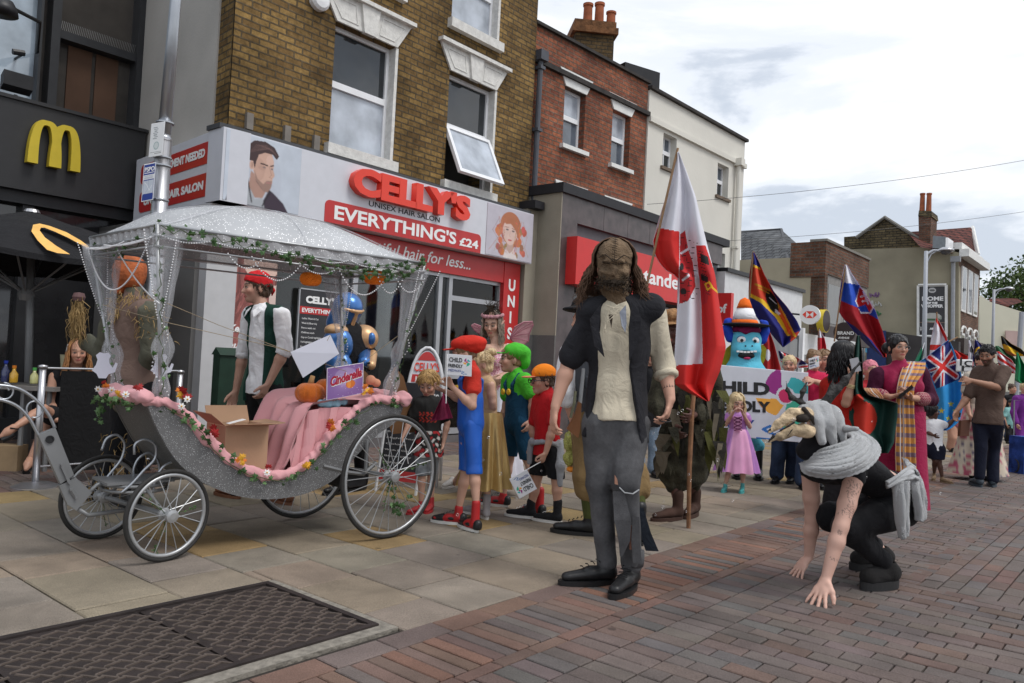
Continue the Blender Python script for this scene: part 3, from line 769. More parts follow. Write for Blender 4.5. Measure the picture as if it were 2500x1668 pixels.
def thin_glass(name='shop_glass'):
 if name in MATS:return MATS[name]
 m=bpy.data.materials.new(name);m.use_nodes=True;MATS[name]=m;N=m.node_tree.nodes;L=m.node_tree.links
 for n_ in list(N):N.remove(n_)
 o=N.new('ShaderNodeOutputMaterial');t=N.new('ShaderNodeBsdfTransparent');t.inputs[0].default_value=(.72,.75,.76,1)
 g=N.new('ShaderNodeBsdfGlossy');g.inputs['Roughness'].default_value=.03;f=N.new('ShaderNodeFresnel');f.inputs[0].default_value=1.5
 x=N.new('ShaderNodeMixShader');L.new(f.outputs[0],x.inputs[0]);L.new(t.outputs[0],x.inputs[1]);L.new(g.outputs[0],x.inputs[2]);L.new(x.outputs[0],o.inputs[0])
 return m
M_tg=thin_glass()
for i in range(4):
 gl=MB();fL.box(gl,edges[i]+.03,edges[i+1]-.03,.2,z_lf0-.05,-.108,-.10);gl.build('shop_glass',M_tg,sf)
it_=MB();fL.box(it_,g0-.6,sa1,.0,z_lf1,-3.6,-3.5);fL.box(it_,g0-.6,sa1,2.55,2.6,-3.5,-.15);fL.box(it_,g0-.6,g0-.55,0,2.6,-3.5,-.15);fL.box(it_,sa1-.05,sa1,0,2.6,-3.5,-.15)
fL.box(it_,g0-.6,sa1,.08,.1,-3.5,-.15)
it_.build('salon_interior',mat('interior_wall',(.16,.155,.15),rough=.8,var=.15,scale=1),salT)
for k in range(4):
 mb=MB();a=g0+.5+k*.95;fL.box(mb,a,a+.5,.95,1.95,-3.49,-3.46);mb.build('mirror',glass('mirror_glass',(.16,.17,.19),rough=.05),salT)
 mb=MB();P=fL.W(a+.25,.1,-2.6);mb.lathe(P,[(.25,0),(.25,.03),(.04,.05),(.04,.45),(.24,.47),(.26,.6),(0,.6)],14);fL.box(mb,a,a+.5,.6,1.15,-2.42,-2.34)
 mb.build('salon_chair',mat('black_leather',(.015,.015,.016),rough=.4),salT)
for k in range(3):
 mb=MB();a=g0+.7+k*1.3;fL.box(mb,a,a+.6,2.53,2.548,-2.3,-1.7);mb.build('ceiling_light',mat('lit_panel',(1,.97,.9),emis=2.2),salT)
mb=MB();fL.box(mb,sa0+.0,sa0+.35,0,z_lf1,-.5,.0);mb.build('corner_column',mat('column_grey',(.50,.50,.51),rough=.5,var=.05),salT)
mb=MB();fL.box(mb,edges[0],edges[2],0,.12,-.14,-.05);fL.box(mb,edges[2],sa1-.42,0,.1,-.14,-.05);mb.build('plinth',M_stall,salT)
mb=MB();fSR.box(mb,e0,-.36,0,sz0,-.6,-.55);mb.build('return_wall',mat('dark_grey_wall',(.05,.05,.055),rough=.6),salT)
for k in range(5):
 mb=MB();a=-.75-.0*k;z=.75+k*.27;fSR.box(mb,-1.25,-.42,z,z+.02,-.5,-.32)
 for j in range(9):fSR.box(mb,-1.22+j*.088,-1.16+j*.088,z+.02,z+.02+rnd.uniform(.1,.2),-.46,-.40)
 mb.build('product_shelf',mat('shelf_goods',(.12,.03,.035),rough=.4,var=.6,scale=12),salT)
wp0=fL.px(530,800)[0];wp1=fL.px(672,800)[0];zt=fL.px(600,655)[1]+.1;zb_=.95
P=Paint(90,130,(.40,.20,.17),asp=(wp1-wp0)/(zt-zb_))
for i in range(110):
 x=rnd.uniform(-.1,1.0);c=rnd.uniform(.5,1.5)
 P.curve([(x,-.05),(x+.12*math.sin(i),.3),(x-.2+.2*math.sin(i*.7),.65),(x-.35+.25*math.sin(i*1.3),1.05)],rnd.uniform(.008,.03),(.26*c,.085*c,.075*c),.8)
P.ell(.72,.02,.32,.16,(.72,.50,.42));P.ell(.80,.13,.055,.03,(.55,.12,.12));P.poly([(.86,.22),(1.02,.2),(1.02,.55),(.92,.6)],(.66,.5,.45))
po=sheet('window_poster',flatpos(fL.W(wp0,zt,-.03),fL.W(wp1,zt,-.03),fL.W(wp0,zb_,-.03)),P,painted('poster_print'),salT,label='tall poster of flowing auburn hair in the salon window',thick=.01,smooth=False)
for i,tx in enumerate(('Keratin','Blow Dry','Available')):
 text(tx,fL.W(fL.px(560,790)[0],fL.px(575,803+47*i)[1]-.03,-.02),FD,V(0,0,1),.075,M_wh,po,bold=.004,shear=.3)
b0=fL.px(732,800)[0];b1=fL.px(812,800)[0]+.1;bt=fL.px(735,705)[1];bb=fL.px(728,850)[1]-.1
mb=MB();fL.box(mb,b0,b1,bb,bt,-.05,-.03);pb=mb.build('price_board',mat('black_board',(.035,.035,.04),rough=.5),salT)
mb=MB()
for q in((b0-.015,b0,bb,bt),(b1,b1+.015,bb,bt),(b0,b1,bt,bt+.015),(b0,b1,bb-.015,bb)):fL.box(mb,*q,-.052,-.025)
mb.build('board_frame',M_alu,pb)
hh=bt-bb;mb=MB();fL.box(mb,b0+.003,b1-.003,bt-hh*.36,bt-hh*.25,-.03,-.027);mb.build('red_panel',M_red,pb)
text_box("CELLY'S",fL.W(b0+.08,bt-hh*.19,-.025),fL.W(b1-.04,bt-hh*.19,-.025),V(0,0,1),hh*.095,M_wh,pb,bold=.006)
text_box("EVERYTHING'S",fL.W(b0+.03,bt-hh*.335,-.025),fL.W(b1-.03,bt-hh*.335,-.025),V(0,0,1),hh*.06,M_wh,pb,bold=.002)
for i,tx in enumerate(('Ladies Wash & Cut','Wash & Blow dry','Perms wash, cut','Childrens wash','Cap or Comb highlights','Full highlights','Roots colour')):
 text(tx,fL.W(b0+.04,bt-hh*(.44+.07*i),-.027),FD,V(0,0,1),hh*.026,M_wh,pb)
 # burger restaurant on the left
M_char=mat('charcoal_cladding',(.028,.028,.030),rough=.45,var=.08,spec=.4);M_dkfr=mat('dark_frame',(.030,.031,.034),rough=.4)
fM=Fac(-ND*10.05,FD)
mE=fM.px(356,325)[0];mzt=fM.px(356,325)[1];mzb=fM.px(325,512)[1]
mcT=thing('restaurant','dark glazed burger restaurant with charcoal fascia and yellow double arch logo','building',fM.W(mE-2.5,0,0))
mb=MB();fM.box(mb,mE-9,mE,mzb,mzt,-.5,.0);fM.box(mb,mE-9,mE+.02,mzt,mzt+.04,-.52,.03);fas=mb.build('fascia',M_char,mcT)
def arch(fc,pts,wid,th,o,m,parent,name):
 n=len(pts);mb=MB();L_,R_=[],[]
 for i,(a,z)in enumerate(pts):
  p,q=pts[max(i-1,0)],pts[min(i+1,n-1)];dx,dz=q[0]-p[0],q[1]-p[1];l=math.hypot(dx,dz);nx,nz=-dz/l,dx/l;w_=wid(i/(n-1))/2
  L_.append((a+nx*w_,z+nz*w_));R_.append((a-nx*w_,z-nz*w_))
 for i in range(n-1):
  q=[L_[i],L_[i+1],R_[i+1],R_[i]];f=[fc.W(*p,o+th)for p in q];b=[fc.W(*p,o)for p in q]
  mb.quad(*f);mb.quad(*b);mb.quad(f[0],f[1],b[1],b[0]);mb.quad(f[2],f[3],b[3],b[2])
 mb.quad(fc.W(*L_[0],o+th),fc.W(*R_[0],o+th),fc.W(*R_[0],o),fc.W(*L_[0],o));mb.quad(fc.W(*L_[-1],o+th),fc.W(*R_[-1],o+th),fc.W(*R_[-1],o),fc.W(*L_[-1],o))
 return mb.build(name,m,parent)
M_yel=mat('sign_yellow',(.62,.47,.035),rough=.4,var=.05)
def mpx(x,y):a,z=fM.px(x,y,.05);return(a,z)
x0,zb0=mpx(75,397);x1,_=mpx(128,402);x2,zb2=mpx(179,418);ztop=mpx(108,302)[1]
zb0=(zb0+zb2)/2-.01
def legs(xa,xb):
 P=[]
 for i in range(25):
  t=i/24;u=-1+2*t;P.append((xa+(xb-xa)*t,0));
 out=[]
 for i in range(33):
  th=math.pi*i/32;xx=(xa+xb)/2-(xb-xa)/2*(abs(math.cos(th))**.62)*(1 if math.cos(th)>0 else-1);zz=zb0+(ztop-zb0)*math.sin(th)**.8
  out.append((xx,zz))
 return out
wd=lambda t:.055+.055*abs(2*t-1)**.8
mls=thing('x','x','x',(0,0,0));bpy.data.objects.remove(mls)
lg=MB()
A_=arch(fM,legs(x0,x1+.02),wd,.09,.02,M_yel,fas,'arch_logo');B_=arch(fM,legs(x1-.0,x2),wd,.088,.02,M_yel,fas,'arch_logo')
def up(px0,px1,py=150):return fM.px(px0,py,-.4)[0],fM.px(px1,py,-.4)[0]
top=mzt+4
mb=MB();fM.box(mb,mE-9,mE+.0,mzt,top,-.6,-.55);mb.build('upper_glazing',glass('upper_dark_glass',(.055,.048,.042),rough=.12,spec=.6),mcT)
mb=MB()
for(p0,p1)in((330,352),(118,140),(90,96)):
 a,b=up(p0,p1);fM.box(mb,a,b,mzt,top,-.55,-.35)
a,b=up(135,335);zz=fM.px(230,110,-.4)[1];fM.box(mb,a,b,zz-.05,zz+.05,-.55,-.38)
mb.build('upper_frame',M_dkfr,mcT)
mb=MB();a,b=up(-60,92);fM.box(mb,a-6,b,mzt,top,-.52,-.50);mb.build('sky_painted_pane',glass('sky_tinted_glass',(.30,.36,.42),rough=.03,spec=1),mcT)  # sky reflection put into the pane as a pale blue base colour
mb=MB()
for(p0,p1)in((175,235),(245,300)):
 a,b=up(p0,p1);fM.box(mb,a,b,mzt,zz-.06,-.545,-.53)
mb.build('curtain',mat('brown_curtain',(.10,.055,.035),rough=.9,var=.25,scale=2),mcT)
mb=MB();a,b=up(140,330)
for i in range(46):
 x=a+(b-a)*i/45;mb.tube([fM.W(x,zz+.05,-.42),fM.W(x+.01,zz+.17,-.40)],.003,4)
mb.build('bird_spikes',mat('steel_wire',(.3,.3,.3),rough=.3,metal=.8),mcT)
mb=MB();fM.box(mb,mE-9,mE,0,mzb,-.30,-.26);mb.build('ground_glazing',glass('black_glass',(.022,.022,.024),rough=.07,spec=.8),mcT)
mb=MB()
for p in(78,345,-100):
 a=fM.px(p,560)[0];fM.box(mb,a-.06,a+.06,0,mzb,-.26,-.15)
fM.box(mb,mE-9,mE,mzb-.14,mzb,-.26,-.1);fM.box(mb,mE-9,mE,0,.25,-.26,-.1);mb.build('ground_frame',M_dkfr,mcT)
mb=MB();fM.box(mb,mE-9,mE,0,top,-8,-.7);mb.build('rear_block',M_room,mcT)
for k in range(4):
 mb=MB();P=fM.W(mE-1.0-k*.9,2.35,-.2);mb.lathe(P,[(.02,.25),(.03,.1),(.1,0),(.09,-.02),(0,0)],10);mb.build('pendant_lamp',mat('lamp_green',(.05,.12,.08),rough=.4),mcT)
ft=thing('floodlight','small black floodlight on top of the charcoal fascia','floodlight',fM.W(*fM.px(40,240,-.1),-.1))
mb=MB();P=fM.W(fM.px(38,236,-.1)[0],mzt+.18,-.1);mb.boxc(P-FD*.16+V(0,0,-.08),FD*.3,ND*.1+V(0,0,.05),V(0,0,.16));mb.build('head',M_black,ft)
mb=MB();mb.tube([P+V(0,0,-.1),fM.W(fM.px(38,236,-.1)[0],mzt+.04,-.1)],.02,6);mb.build('bracket',M_black,ft)
gp=at(5,20,7.4);gl=thing('wall_lamp','black dome lamp at the top left corner in front of the restaurant window','lamp',gp)
mb=MB();mb.lathe(gp,[(.14,-.06),(.13,0),(.09,.07),(0,.1)],20);mb.build('dome',M_black,gl,smooth=True)
mb=MB();mb.tube([gp+V(0,0,.05),gp+V(-.2,.9,.25),gp+V(-.9,2.0,.3)],.02,8);mb.build('arm',M_black,gl)
cp=fM.W(*fM.px(52,135,-.3),-.2);cc=thing('security_camera','small dark security camera on the restaurant window mullion','camera',cp)
mb=MB();mb.tube([cp,cp-FD*.12+V(0,0,-.02)],.035,8);mb.build('body',M_black,cc);mb=MB();mb.tube([cp,cp-ND*.35],.015,6);mb.build('bracket',M_black,cc)
# bank shop with granite surround
OSn=.62
fN=Fac(-ND*(DW-OSn),FD)
n0=fN.px(1370,560)[0]
M_gran=mat('brown_granite',(.075,.058,.058),rough=.35,var=.35,scale=5,spec=.5,bump=.05);M_beige=mat('beige_render',(.30,.27,.215),rough=.9,var=.12,scale=2,bump=.2)
bkT=thing('bank_shop','single storey bank front with brown granite surround and red fascia sign','building',fN.W(n0+2,0,0))
zc=fN.px(1373,460)[1];n1=n0+5.6
zsg1=fN.px(1409,576)[1];zsg0=fN.px(1409,694)[1]
zg=zsg1+.20
mb=MB();fN.box(mb,n0,n0+.42,0,zc-.06,-.5,0);mb.build('granite_pier',M_gran,bkT)
mb=MB()
for k in range(7):fN.box(mb,n0+.424+k*.75,n0+.424+k*.75+.742,zg,zc-.06,-.5,-.003)
mb.build('granite_cladding',M_gran,bkT)
mb=MB();fN.box(mb,n0+.42,n1,zsg0-.05,zg,-.5,-.08);mb.build('grey_fascia',mat('grey_fascia',(.075,.08,.09),rough=.5),bkT)
mb=MB();fN.box(mb,n0-.06,n1+.3,zc-.06,zc+.09,-1.2,.05);fN.box(mb,sa1+.0,n0-.06,zc-.32,zc-.2,-2,-.3);mb.build('black_coping',mat('black_coping',(.022,.022,.026),rough=.6),bkT)
mb=MB();mb.boxc(fN.W(n0,1.62,0),FD*-.02,-ND*(.9),V(0,0,zc-.06-1.62));fN.box(mb,sa1+.01,n0-.021,1.62,zc-.32,-1.1,-.45);mb.build('beige_side_wall',M_beige,bkT)
mb=MB();mb.boxc(fN.W(n0,0,.001),FD*-.03,-ND*(.9),V(0,0,1.62));fN.box(mb,sa1+.01,n0-.031,0,1.62,-1.1,-.43);mb.build('grey_side_plinth',mat('grey_concrete',(.13,.125,.12),rough=.9,var=.2,scale=3,bump=.3),bkT)
sR0=fN.px(1409,600,.2)[0];sR1=sR0+4.3;zs1=fN.px(1409,576,.2)[1];zs0=fN.px(1409,694,.2)[1]
mb=MB();fN.box(mb,sR0,sR1,zs0,zs1,-.08,.2);rs=mb.build('red_sign',mat('bank_red',(.60,.03,.028),rough=.35,var=.04),bkT)
sg0=fN.px(1510,700,.2)[0];sg1=fN.px(1666,760,.2)[0]
text_box('Santander',fN.W(sg0,zs0+(zs1-zs0)*.34,.202),fN.W(sg1,zs0+(zs1-zs0)*.34,.202),V(0,0,1),(zs1-zs0)*.33,M_wh,rs,bold=.008,ext=.01)
mb=MB();fN.box(mb,n0+.42,n1,.1,zsg0-.05,-.3,-.27);mb.build('bank_glazing',glass('bank_glass',(.03,.03,.033),rough=.08,spec=.8),bkT)
mb=MB()
for k in range(6):fN.box(mb,n0+.42+k*1.0,n0+.5+k*1.0,0,zsg0-.05,-.27,-.2)
fN.box(mb,n0+.42,n1,0,.3,-.27,-.16);mb.build('bank_frame',M_dkfr,bkT)
for k in range(4):
 mb=MB();fN.box(mb,n0+.6,n0+1.0,2.05-k*.2,2.07-k*.2,-.24,-.23);mb.build('lit_strip',mat('lit_strip',(1,.93,.6),emis=1.2),bkT)if k<3 else None
mb=MB();fN.box(mb,n0,n1,zc-.4,zc-.07,-6,-.5);fN.box(mb,n1-.05,n1,0,zc-.07,-1.3,-.5);mb.build('flat_roof',M_room,bkT)
pO=fN.W(*fN.px(1775,760,.5),.5)
pj=thing('projecting_sign','red hanging sign lettered of beside the large pale flag','sign',pO)
mb=MB();a_,z_=fN.px(1778,790,.4);P=fN.W(a_,z_,.1);mb.boxc(P,ND*.34,FD*.12,V(0,0,.62));b=mb.build('panel',mat('bank_red',(.6,.03,.028)),pj)
text('of',P-FD*.004+ND*.04+V(0,0,.22),ND,V(0,0,1),.17,M_wh,b,bold=.008)
# red brick house
z_t=None
fB0=fC.W(sC1+.02,0,-.05)
p_l=atp(1313,62,fB0,fC.N);zRB=p_l.z
p_r=atz(1583,206,zRB);FBd=(V(p_r.x,p_r.y,0)-V(fB0.x,fB0.y,0));bl=FBd.length
fB=Fac(fB0,FBd)
M_rb=brick_mat('red_brick',(.33,.115,.06),(.20,.07,.045),(.15,.11,.085),dirt=.4)
rbT=thing('red_brick_house','red brick terrace with white flared lintels and chimney of three clay pots','building',fB.W(bl/2,0,0))
def z3(x,y):return(1250+x/2.24,y/2.24)
bw1=fB.rect(z3(290,468),z3(405,522),z3(388,832),z3(275,790));bw2=fB.rect(z3(550,598),z3(650,640),z3(635,935),z3(540,893))
zl1=fB.px(*z3(340,1038))[1]
bw3=(bw1[0],bw1[1],zl1-1.3,zl1-.2);bw4=(bw2[0],bw2[1],zl1-1.3,zl1-.2)
mb=MB();fB.wall(mb,0,bl,2.0,zRB,[bw1,bw2,bw3,bw4]);fB.shell(mb,0,bl,0,zRB-.3,6);mb.build('wall',M_rb,rbT,uv=fB.uv())
mb=MB();fB.box(mb,-.02,bl+.02,zRB-.62,zRB-.54,0,.07);fB.box(mb,-.02,bl+.02,zRB,zRB+.05,-.3,.06);mb.build('string_course',mat('dark_coping',(.04,.036,.034),rough=.9,var=.3),rbT)
for r in(bw1,bw2,bw3,bw4):
 window(rbT,fB,r,'sash',mats=(M_glight,M_gmid),fw=.045)
 lintel(rbT,fB,r[0],r[1],r[3],.27,.16,m=M_white,cor=False,o=.025)
 sill(rbT,fB,r,m=M_white,drop=.07,out=.08)
 mb=MB()
 for j in range(8):fB.box(mb,r[0]+.07+j*(r[1]-r[0]-.14)/8,r[0]+.07+(j+.6)*(r[1]-r[0]-.14)/8,r[2]+.06,r[3]-.1,-.22,-.21)
 mb.build('vertical_blind',mat('blind_cloth',(.5,.5,.47),rough=.9),rbT)
a,z=fB.px(*z3(152,330),.06);dp=MB();a1=a
dp.tube([fB.W(a1,2.2,.08),fB.W(a1,z,.08)],.045,10);dp.boxc(fB.W(a1-.09,z-.02,0),FBd.normalized()*.18,fB.N*.17,V(0,0,.16))
for k in range(4):dp.box(fB.W(a1,2.9+k*1.0,.08),.12,.12,.05,-AZ)
dp.build('drain_pipe',mat('grey_paint',(.07,.075,.09),rough=.5),rbT)
cY=15.6
cb=at(1460,152,cY);cw=at(1515,90,cY)
M_cb=brick_mat('chimney_brick',(.15,.10,.045),(.09,.06,.03),(.06,.05,.035),dirt=.6)
fCh=Fac(V(at(1404,100,cY).x,cY,0),V(1,.12,0))
x1=fCh.px(1499,100)[0];zt_=fCh.px(1450,82)[1]
mb=MB();fCh.box(mb,0,x1,zRB-1.5,zt_,-1.1,0);CH=mb.build('chimney',M_cb,rbT,uv=fCh.uv())
mb=MB();fCh.box(mb,-.07,x1+.07,zt_,zt_+.13,-1.17,.07);fCh.box(mb,-.03,x1+.03,zt_+.13,zt_+.26,-1.13,.03);mb.build('chimney_cap',mat('mossy_tile',(.15,.07,.03),rough=.95,var=.5,scale=9,bump=.6,bscale=25),CH)
for px_,h_ in((1434,.62),(1462,.66),(1491,.5)):
 a=fCh.px(px_,60,-.5)[0];mb=MB();mb.lathe(fCh.W(a,zt_+.2,-.5),[(.105,0),(.09,h_*.9),(.108,h_*.92),(.108,h_),(.07,h_)],16);mb.build('chimney_pot',mat('terracotta',(.30,.09,.04),rough=.85,var=.25,scale=6),CH,smooth=False)
bx=at(1570,200,16.2);mb=MB();xa=at(1523,160,16.2);xb=at(1613,190,16.4)
mb.boxc(V(xa.x,16.0,zRB-.6),V(xb.x-xa.x,.5,0),V(-.7,1.2,0),V(0,0,xa.z-zRB+.6));mb.build('roof_dormer',mat('roof_felt',(.02,.021,.024),rough=.7),rbT)
# white rendered building
wO=fB.W(bl+.01,0,.03)
p0=atp(1587,218,wO,fB.N);zW=p0.z
p1=atz(1819,347,zW);WD=V(p1.x-wO.x,p1.y-wO.y,0);wl=WD.length;fW=Fac(wO,WD)
M_stucco=mat('cream_stucco',(.66,.64,.58),rough=.9,var=.07,scale=.9,bump=.12,bscale=20)
whT=thing('white_building','tall cream rendered building with small sash windows','building',fW.W(wl/2,0,0))
ww1=fW.rect(z3(828,725),z3(903,760),z3(893,935),z3(822,915));ww2=fW.rect(z3(1128,890),z3(1187,918),z3(1178,1095),z3(1116,1063));ww3=fW.rect(z3(1108,1372),z3(1168,1392),z3(1160,1490),z3(1106,1478))
ww3=(ww3[0],ww3[1],ww3[3]-1.3,ww3[3])
mb=MB();fW.wall(mb,0,wl,0,zW,[ww1,ww2,ww3]);fW.shell(mb,0,wl,0,zW-.02,7);mb.build('wall',M_stucco,whT)
mb=MB();fW.box(mb,0,wl+.04,zW-.62,zW-.52,0,.06);mb.build('cornice',M_stucco,whT)
mb=MB();fW.box(mb,-.02,wl+.05,zW,zW+.06,-.3,.07);mb.build('coping',mat('dark_coping',(.04,.036,.034)),whT)
for r in(ww1,ww2,ww3):
 Wn=window(whT,fW,r,'sash',mats=(M_gmid,M_gdark),fw=.035,o=-.14)
 mb=MB();c=(r[0]+r[1])/2;fW.box(mb,c-.012,c+.012,r[2],r[3],-.15,-.135);mb.build('glazing_bar',M_upvc,Wn)
 sill(whT,fW,r,m=mat('brown_sill',(.16,.12,.09),rough=.9),drop=.06,out=.05)
a,z=fW.px(*z3(1240,890),.08);mb=MB();mb.tube([fW.W(a,1,.09),fW.W(a,z,.09)],.05,8);mb.box(fW.W(a,z,.09),.2,.2,.16,-AZ)
for k in(2.2,4.0):mb.box(fW.W(a,k,.09),.13,.13,.05,-AZ)
mb.build('drain_pipe',M_stucco,whT)
# low white shop beyond
lO=fW.W(wl,0,.1);fLw=Fac(lO,FD)
M_shopw=mat('shop_white',(.62,.63,.64),rough=.7,var=.06)
lz=fLw.px(1805,672,.3)[1];l1=fLw.px(1959,728,.3)[0]
lsT=thing('low_white_shop','low white shop with dark coping next to the tall cream building','building',fLw.W(l1/2,0,0))
mb=MB();fLw.box(mb,-1.6,l1,0,lz,-5,.3);mb.build('wall',M_shopw,lsT)
mb=MB();fLw.box(mb,-1.6,l1+.05,lz,lz+.08,-5,.36);mb.build('coping',M_black,lsT)
mb=MB();fLw.box(mb,.0,l1-.2,.3,lz-1.1,.3,.33);mb.build('shop_window',M_gdark,lsT)
mb=MB();fLw.box(mb,l1-.12,l1+.02,0,lz-.9,.3,.4);fLw.box(mb,.4,.5,0,lz-.9,.33,.4);mb.build('door_post',M_upvc,lsT)
def disc_sign(name,label,c,r,nrm,faces,th=.12,rim=None):
 T=thing(name,label,'sign',c);nrm=Vector(nrm).normalized()
 mb=MB();mb.lathe(Vector(c)-nrm*th/2,[(r,0),(r,th)],36,axis=nrm);b=mb.build('disc',rim or M_wh,T)
 return T,b
cS=at(1978,769,19.2);toC=(V(0,0,1.2)-cS);toC.z=0;nS=(-FD*.8+ND*.0+toC.normalized()*.6).normalized()
T,b=disc_sign('round_bank_sign','round white hanging sign with red and white hexagon emblem',cS,.235,nS,None)
ux=V(-nS.y,nS.x,0).normalized();ux=ux if ux.x>0 else-ux
def onS(u,v):return cS+nS*.063+ux*u+V(0,0,v)
mb=MB();w_,h_=.085,.085
for tri in(((-2*w_,0),(-w_,h_),(-w_,-h_)),((2*w_,0),(w_,h_),(w_,-h_)),((-w_,h_),(0,0),(w_,h_)),((-w_,-h_),(0,0),(w_,-h_))):
 mb.poly([onS(*p)for p in tri])
mb.build('emblem',M_redl,b)
mb=MB();mb.tube([cS-ux*.2,cS-ux*1.2+V(0,0,.1)],.025,6);mb.build('bracket',M_black,T)
# slate roofed building with brick parapet
tO=V(*(fLw.W(fLw.px(2012,640,0)[0],0,0)))
fT=Fac(tO,FD)
tz=fT.px(2018,591)[1];tl=fT.px(2119,648)[0]
slT=thing('slate_roof_shop','two storey shop with slate roof and red brick parapet','building',fT.W(tl/2,0,0))
M_tan=mat('tan_render',(.36,.32,.235),rough=.95,var=.16,scale=.8,bump=.2,bscale=12)
M_slate=mat('slate',(.075,.08,.085),rough=.75,var=.4,scale=4,bump=.5,bscale=10)
zE=at(1900,648,(fT.O-fT.N*3.0).y).z
mb=MB();mb.boxc(fT.W(0,0,-.1),FD*.3,-ND*7.5,V(0,0,tz-.42));mb.build('side_wall',M_tan,slT)
def zpt(x,y,Yd):return at(1800+x/3.357,450+y/3.357,Yd)
rp=[zpt(660,640,22.3),zpt(30,690,25.0),zpt(30,395,28.2),zpt(360,372,28.0)]
mb=MB();mb.quad(*rp);mb.poly([rp[0],rp[3],fT.W(4.2,4.4,-1.5)])
roofm=brick_mat('slate_courses',(.14,.145,.15),(.095,.10,.108),(.03,.03,.033),dirt=.3,bh=.22,bw=.3,ms=.02)
mb.build('roof',roofm,slT,uv=lambda P:(P.x*.6-P.y*.8,P.z*1.7))
mb=MB();mb.tube([rp[0]+V(0,0,-.05),rp[1]+V(0,0,-.05)],.08,8);mb.build('gutter',M_black,slT)
mb=MB();mb.tube([rp[2],rp[3],fT.W(.5,tz-.5,-1.2)],.06,6);mb.build('ridge',mat('lead',(.06,.06,.065)),slT)
M_pb=brick_mat('parapet_brick',(.20,.09,.055),(.11,.055,.038),(.13,.11,.09),dirt=.4,bh=.09,bw=.26,ms=.016)
zp=fT.px(2050,635)[1]
mb=MB();fT.box(mb,0,tl,tz-.9,tz,-.35,.04);fT.box(mb,-.0,.24,.5,tz-.9,-.35,.04);mb.build('brick_parapet',M_pb,slT,uv=fT.uv())
mb=MB();mb.boxc(fT.W(-.03,tz-1.0,.05),FD*.03,-ND*1.0,V(0,0,1.0));mb.build('parapet_return',M_pb,slT,uv=lambda P:((P-fT.O).dot(fT.N),P.z))
mb=MB();fT.box(mb,-.05,tl+.05,tz,tz+.07,-.4,.08);mb.build('coping',mat('stone_coping',(.2,.19,.17),rough=.95),slT)
mb=MB();fT.box(mb,.24,tl,2.6,tz-.9,-.3,.0);mb.build('grey_panel',mat('grey_panel',(.22,.21,.2),rough=.7),slT)
for(a,b)in((.42,1.6),(1.9,tl-.25)):
 mb=MB();fT.box(mb,a,b,2.75,tz-1.15,0,.01);w_=mb.build('window',M_gdark,slT)
mb=MB();fT.box(mb,0,tl,0,2.3,-.3,.02);mb.build('shop_glazing',M_gdark,slT)
mb=MB();fT.box(mb,-.1,tl,2.2,2.65,.02,.14);mb.build('shop_fascia',mat('brown_fascia',(.035,.022,.022),rough=.5),slT)
mb=MB();mb.boxc(fT.W(-2.2,1.75,.2),FD*4.6,ND*.1,V(0,0,.55));aw=mb.build('white_awning',M_shopw,slT)
mb=MB()
for k in range(20):mb.boxc(fT.W(-2.2+k*.23,1.6,.2),FD*.13,ND*.09,V(0,0,.15))
mb.build('scalloped_edge',M_shopw,aw)
c1=at(2010,784,20.4)
T,b=disc_sign('oval_shop_sign','brown oval hanging sign with yellow edge beside the round bank sign',c1,.3,ND,None,th=.16,rim=mat('sign_yellow',(.62,.47,.035)));mb=MB();mb.lathe(c1+ND*.081,[(.28,0),(.28,.005)],30,axis=ND);mb.build('face',mat('brown_fascia',(.035,.022,.022),rough=.5),b)
T,b=disc_sign('brown_round_sign','brown round hanging sign with white shop lettering',at(2062,812,20.8),.27,nS,None,rim=mat('brown_fascia',(.035,.022,.022)))
c2=at(2062,812,20.8)+nS*.065
text('BRAND',c2-ux*.17+V(0,0,-.06),ux,V(0,0,1),.085,M_wh,b,bold=.002)
text('AVENUE',c2-ux*.14+V(0,0,-.17),ux,V(0,0,1),.05,M_wh,b,bold=.002)
# gabled corner building with the poster
gO=V(*(fLw.W(fLw.px(2341,640,0)[0],0,0)));fG=Fac(gO,FD)
gz=fG.px(2341,618)[1];gl_=fG.px(2393,655)[0]
gbT=thing('gabled_building','tall building with stained render gable wall, brick chimney and red tiled roof','building',fG.W(2,0,0))
gN=V(.766,-.643,0)
SD=-gN
def gw(x,y,off=0):
 n=-FD;return atp(1800+x/3.357,450+y/3.357,gO+n*off,n)
M_gab=mat('stained_render',(.30,.27,.195),rough=.95,var=.28,scale=.45,bump=.2,bscale=8)
M_gbr=brick_mat('sooty_brick',(.18,.14,.075),(.11,.085,.05),(.05,.045,.035),dirt=.5,bh=.12,bw=.34,ms=.02)
P=[gw(1815,560),gw(1815,1500),gw(760,1500),gw(760,530),gw(875,520),gw(1100,520),gw(1580,512)]
mb=MB();mb.extr([gw(1815,1600),gw(700,1600),gw(700,540),gw(1080,528),gw(1590,512),gw(1815,560)],FD*.4);mb.build('gable_wall',M_gab,gbT)
mb=MB();mb.extr([gw(875,432,.01),gw(965,425,.01),gw(980,440,.01),gw(1210,275,.01),gw(1490,450,.01),gw(1590,513,.01),gw(1085,529,.01),gw(875,529,.01)],FD*.4)
mb.build('gable_brickwork',M_gbr,gbT,uv=lambda P:(P.dot(SD),P.z))
mb=MB();mb.tube([gw(975,438,.1),gw(1210,270,.1),gw(1500,455,.1)],.09,6);mb.build('gable_coping',mat('stone_coping',(.2,.19,.17)),gbT)
M_tile=brick_mat('red_tiles',(.17,.055,.042),(.11,.04,.034),(.02,.012,.012),dirt=.3,bh=.3,bw=.4,ms=.04)
rR=[gw(1400,392)+FD*1.2,gw(1400,392)+FD*1.2,fG.W(0,0,0),0]
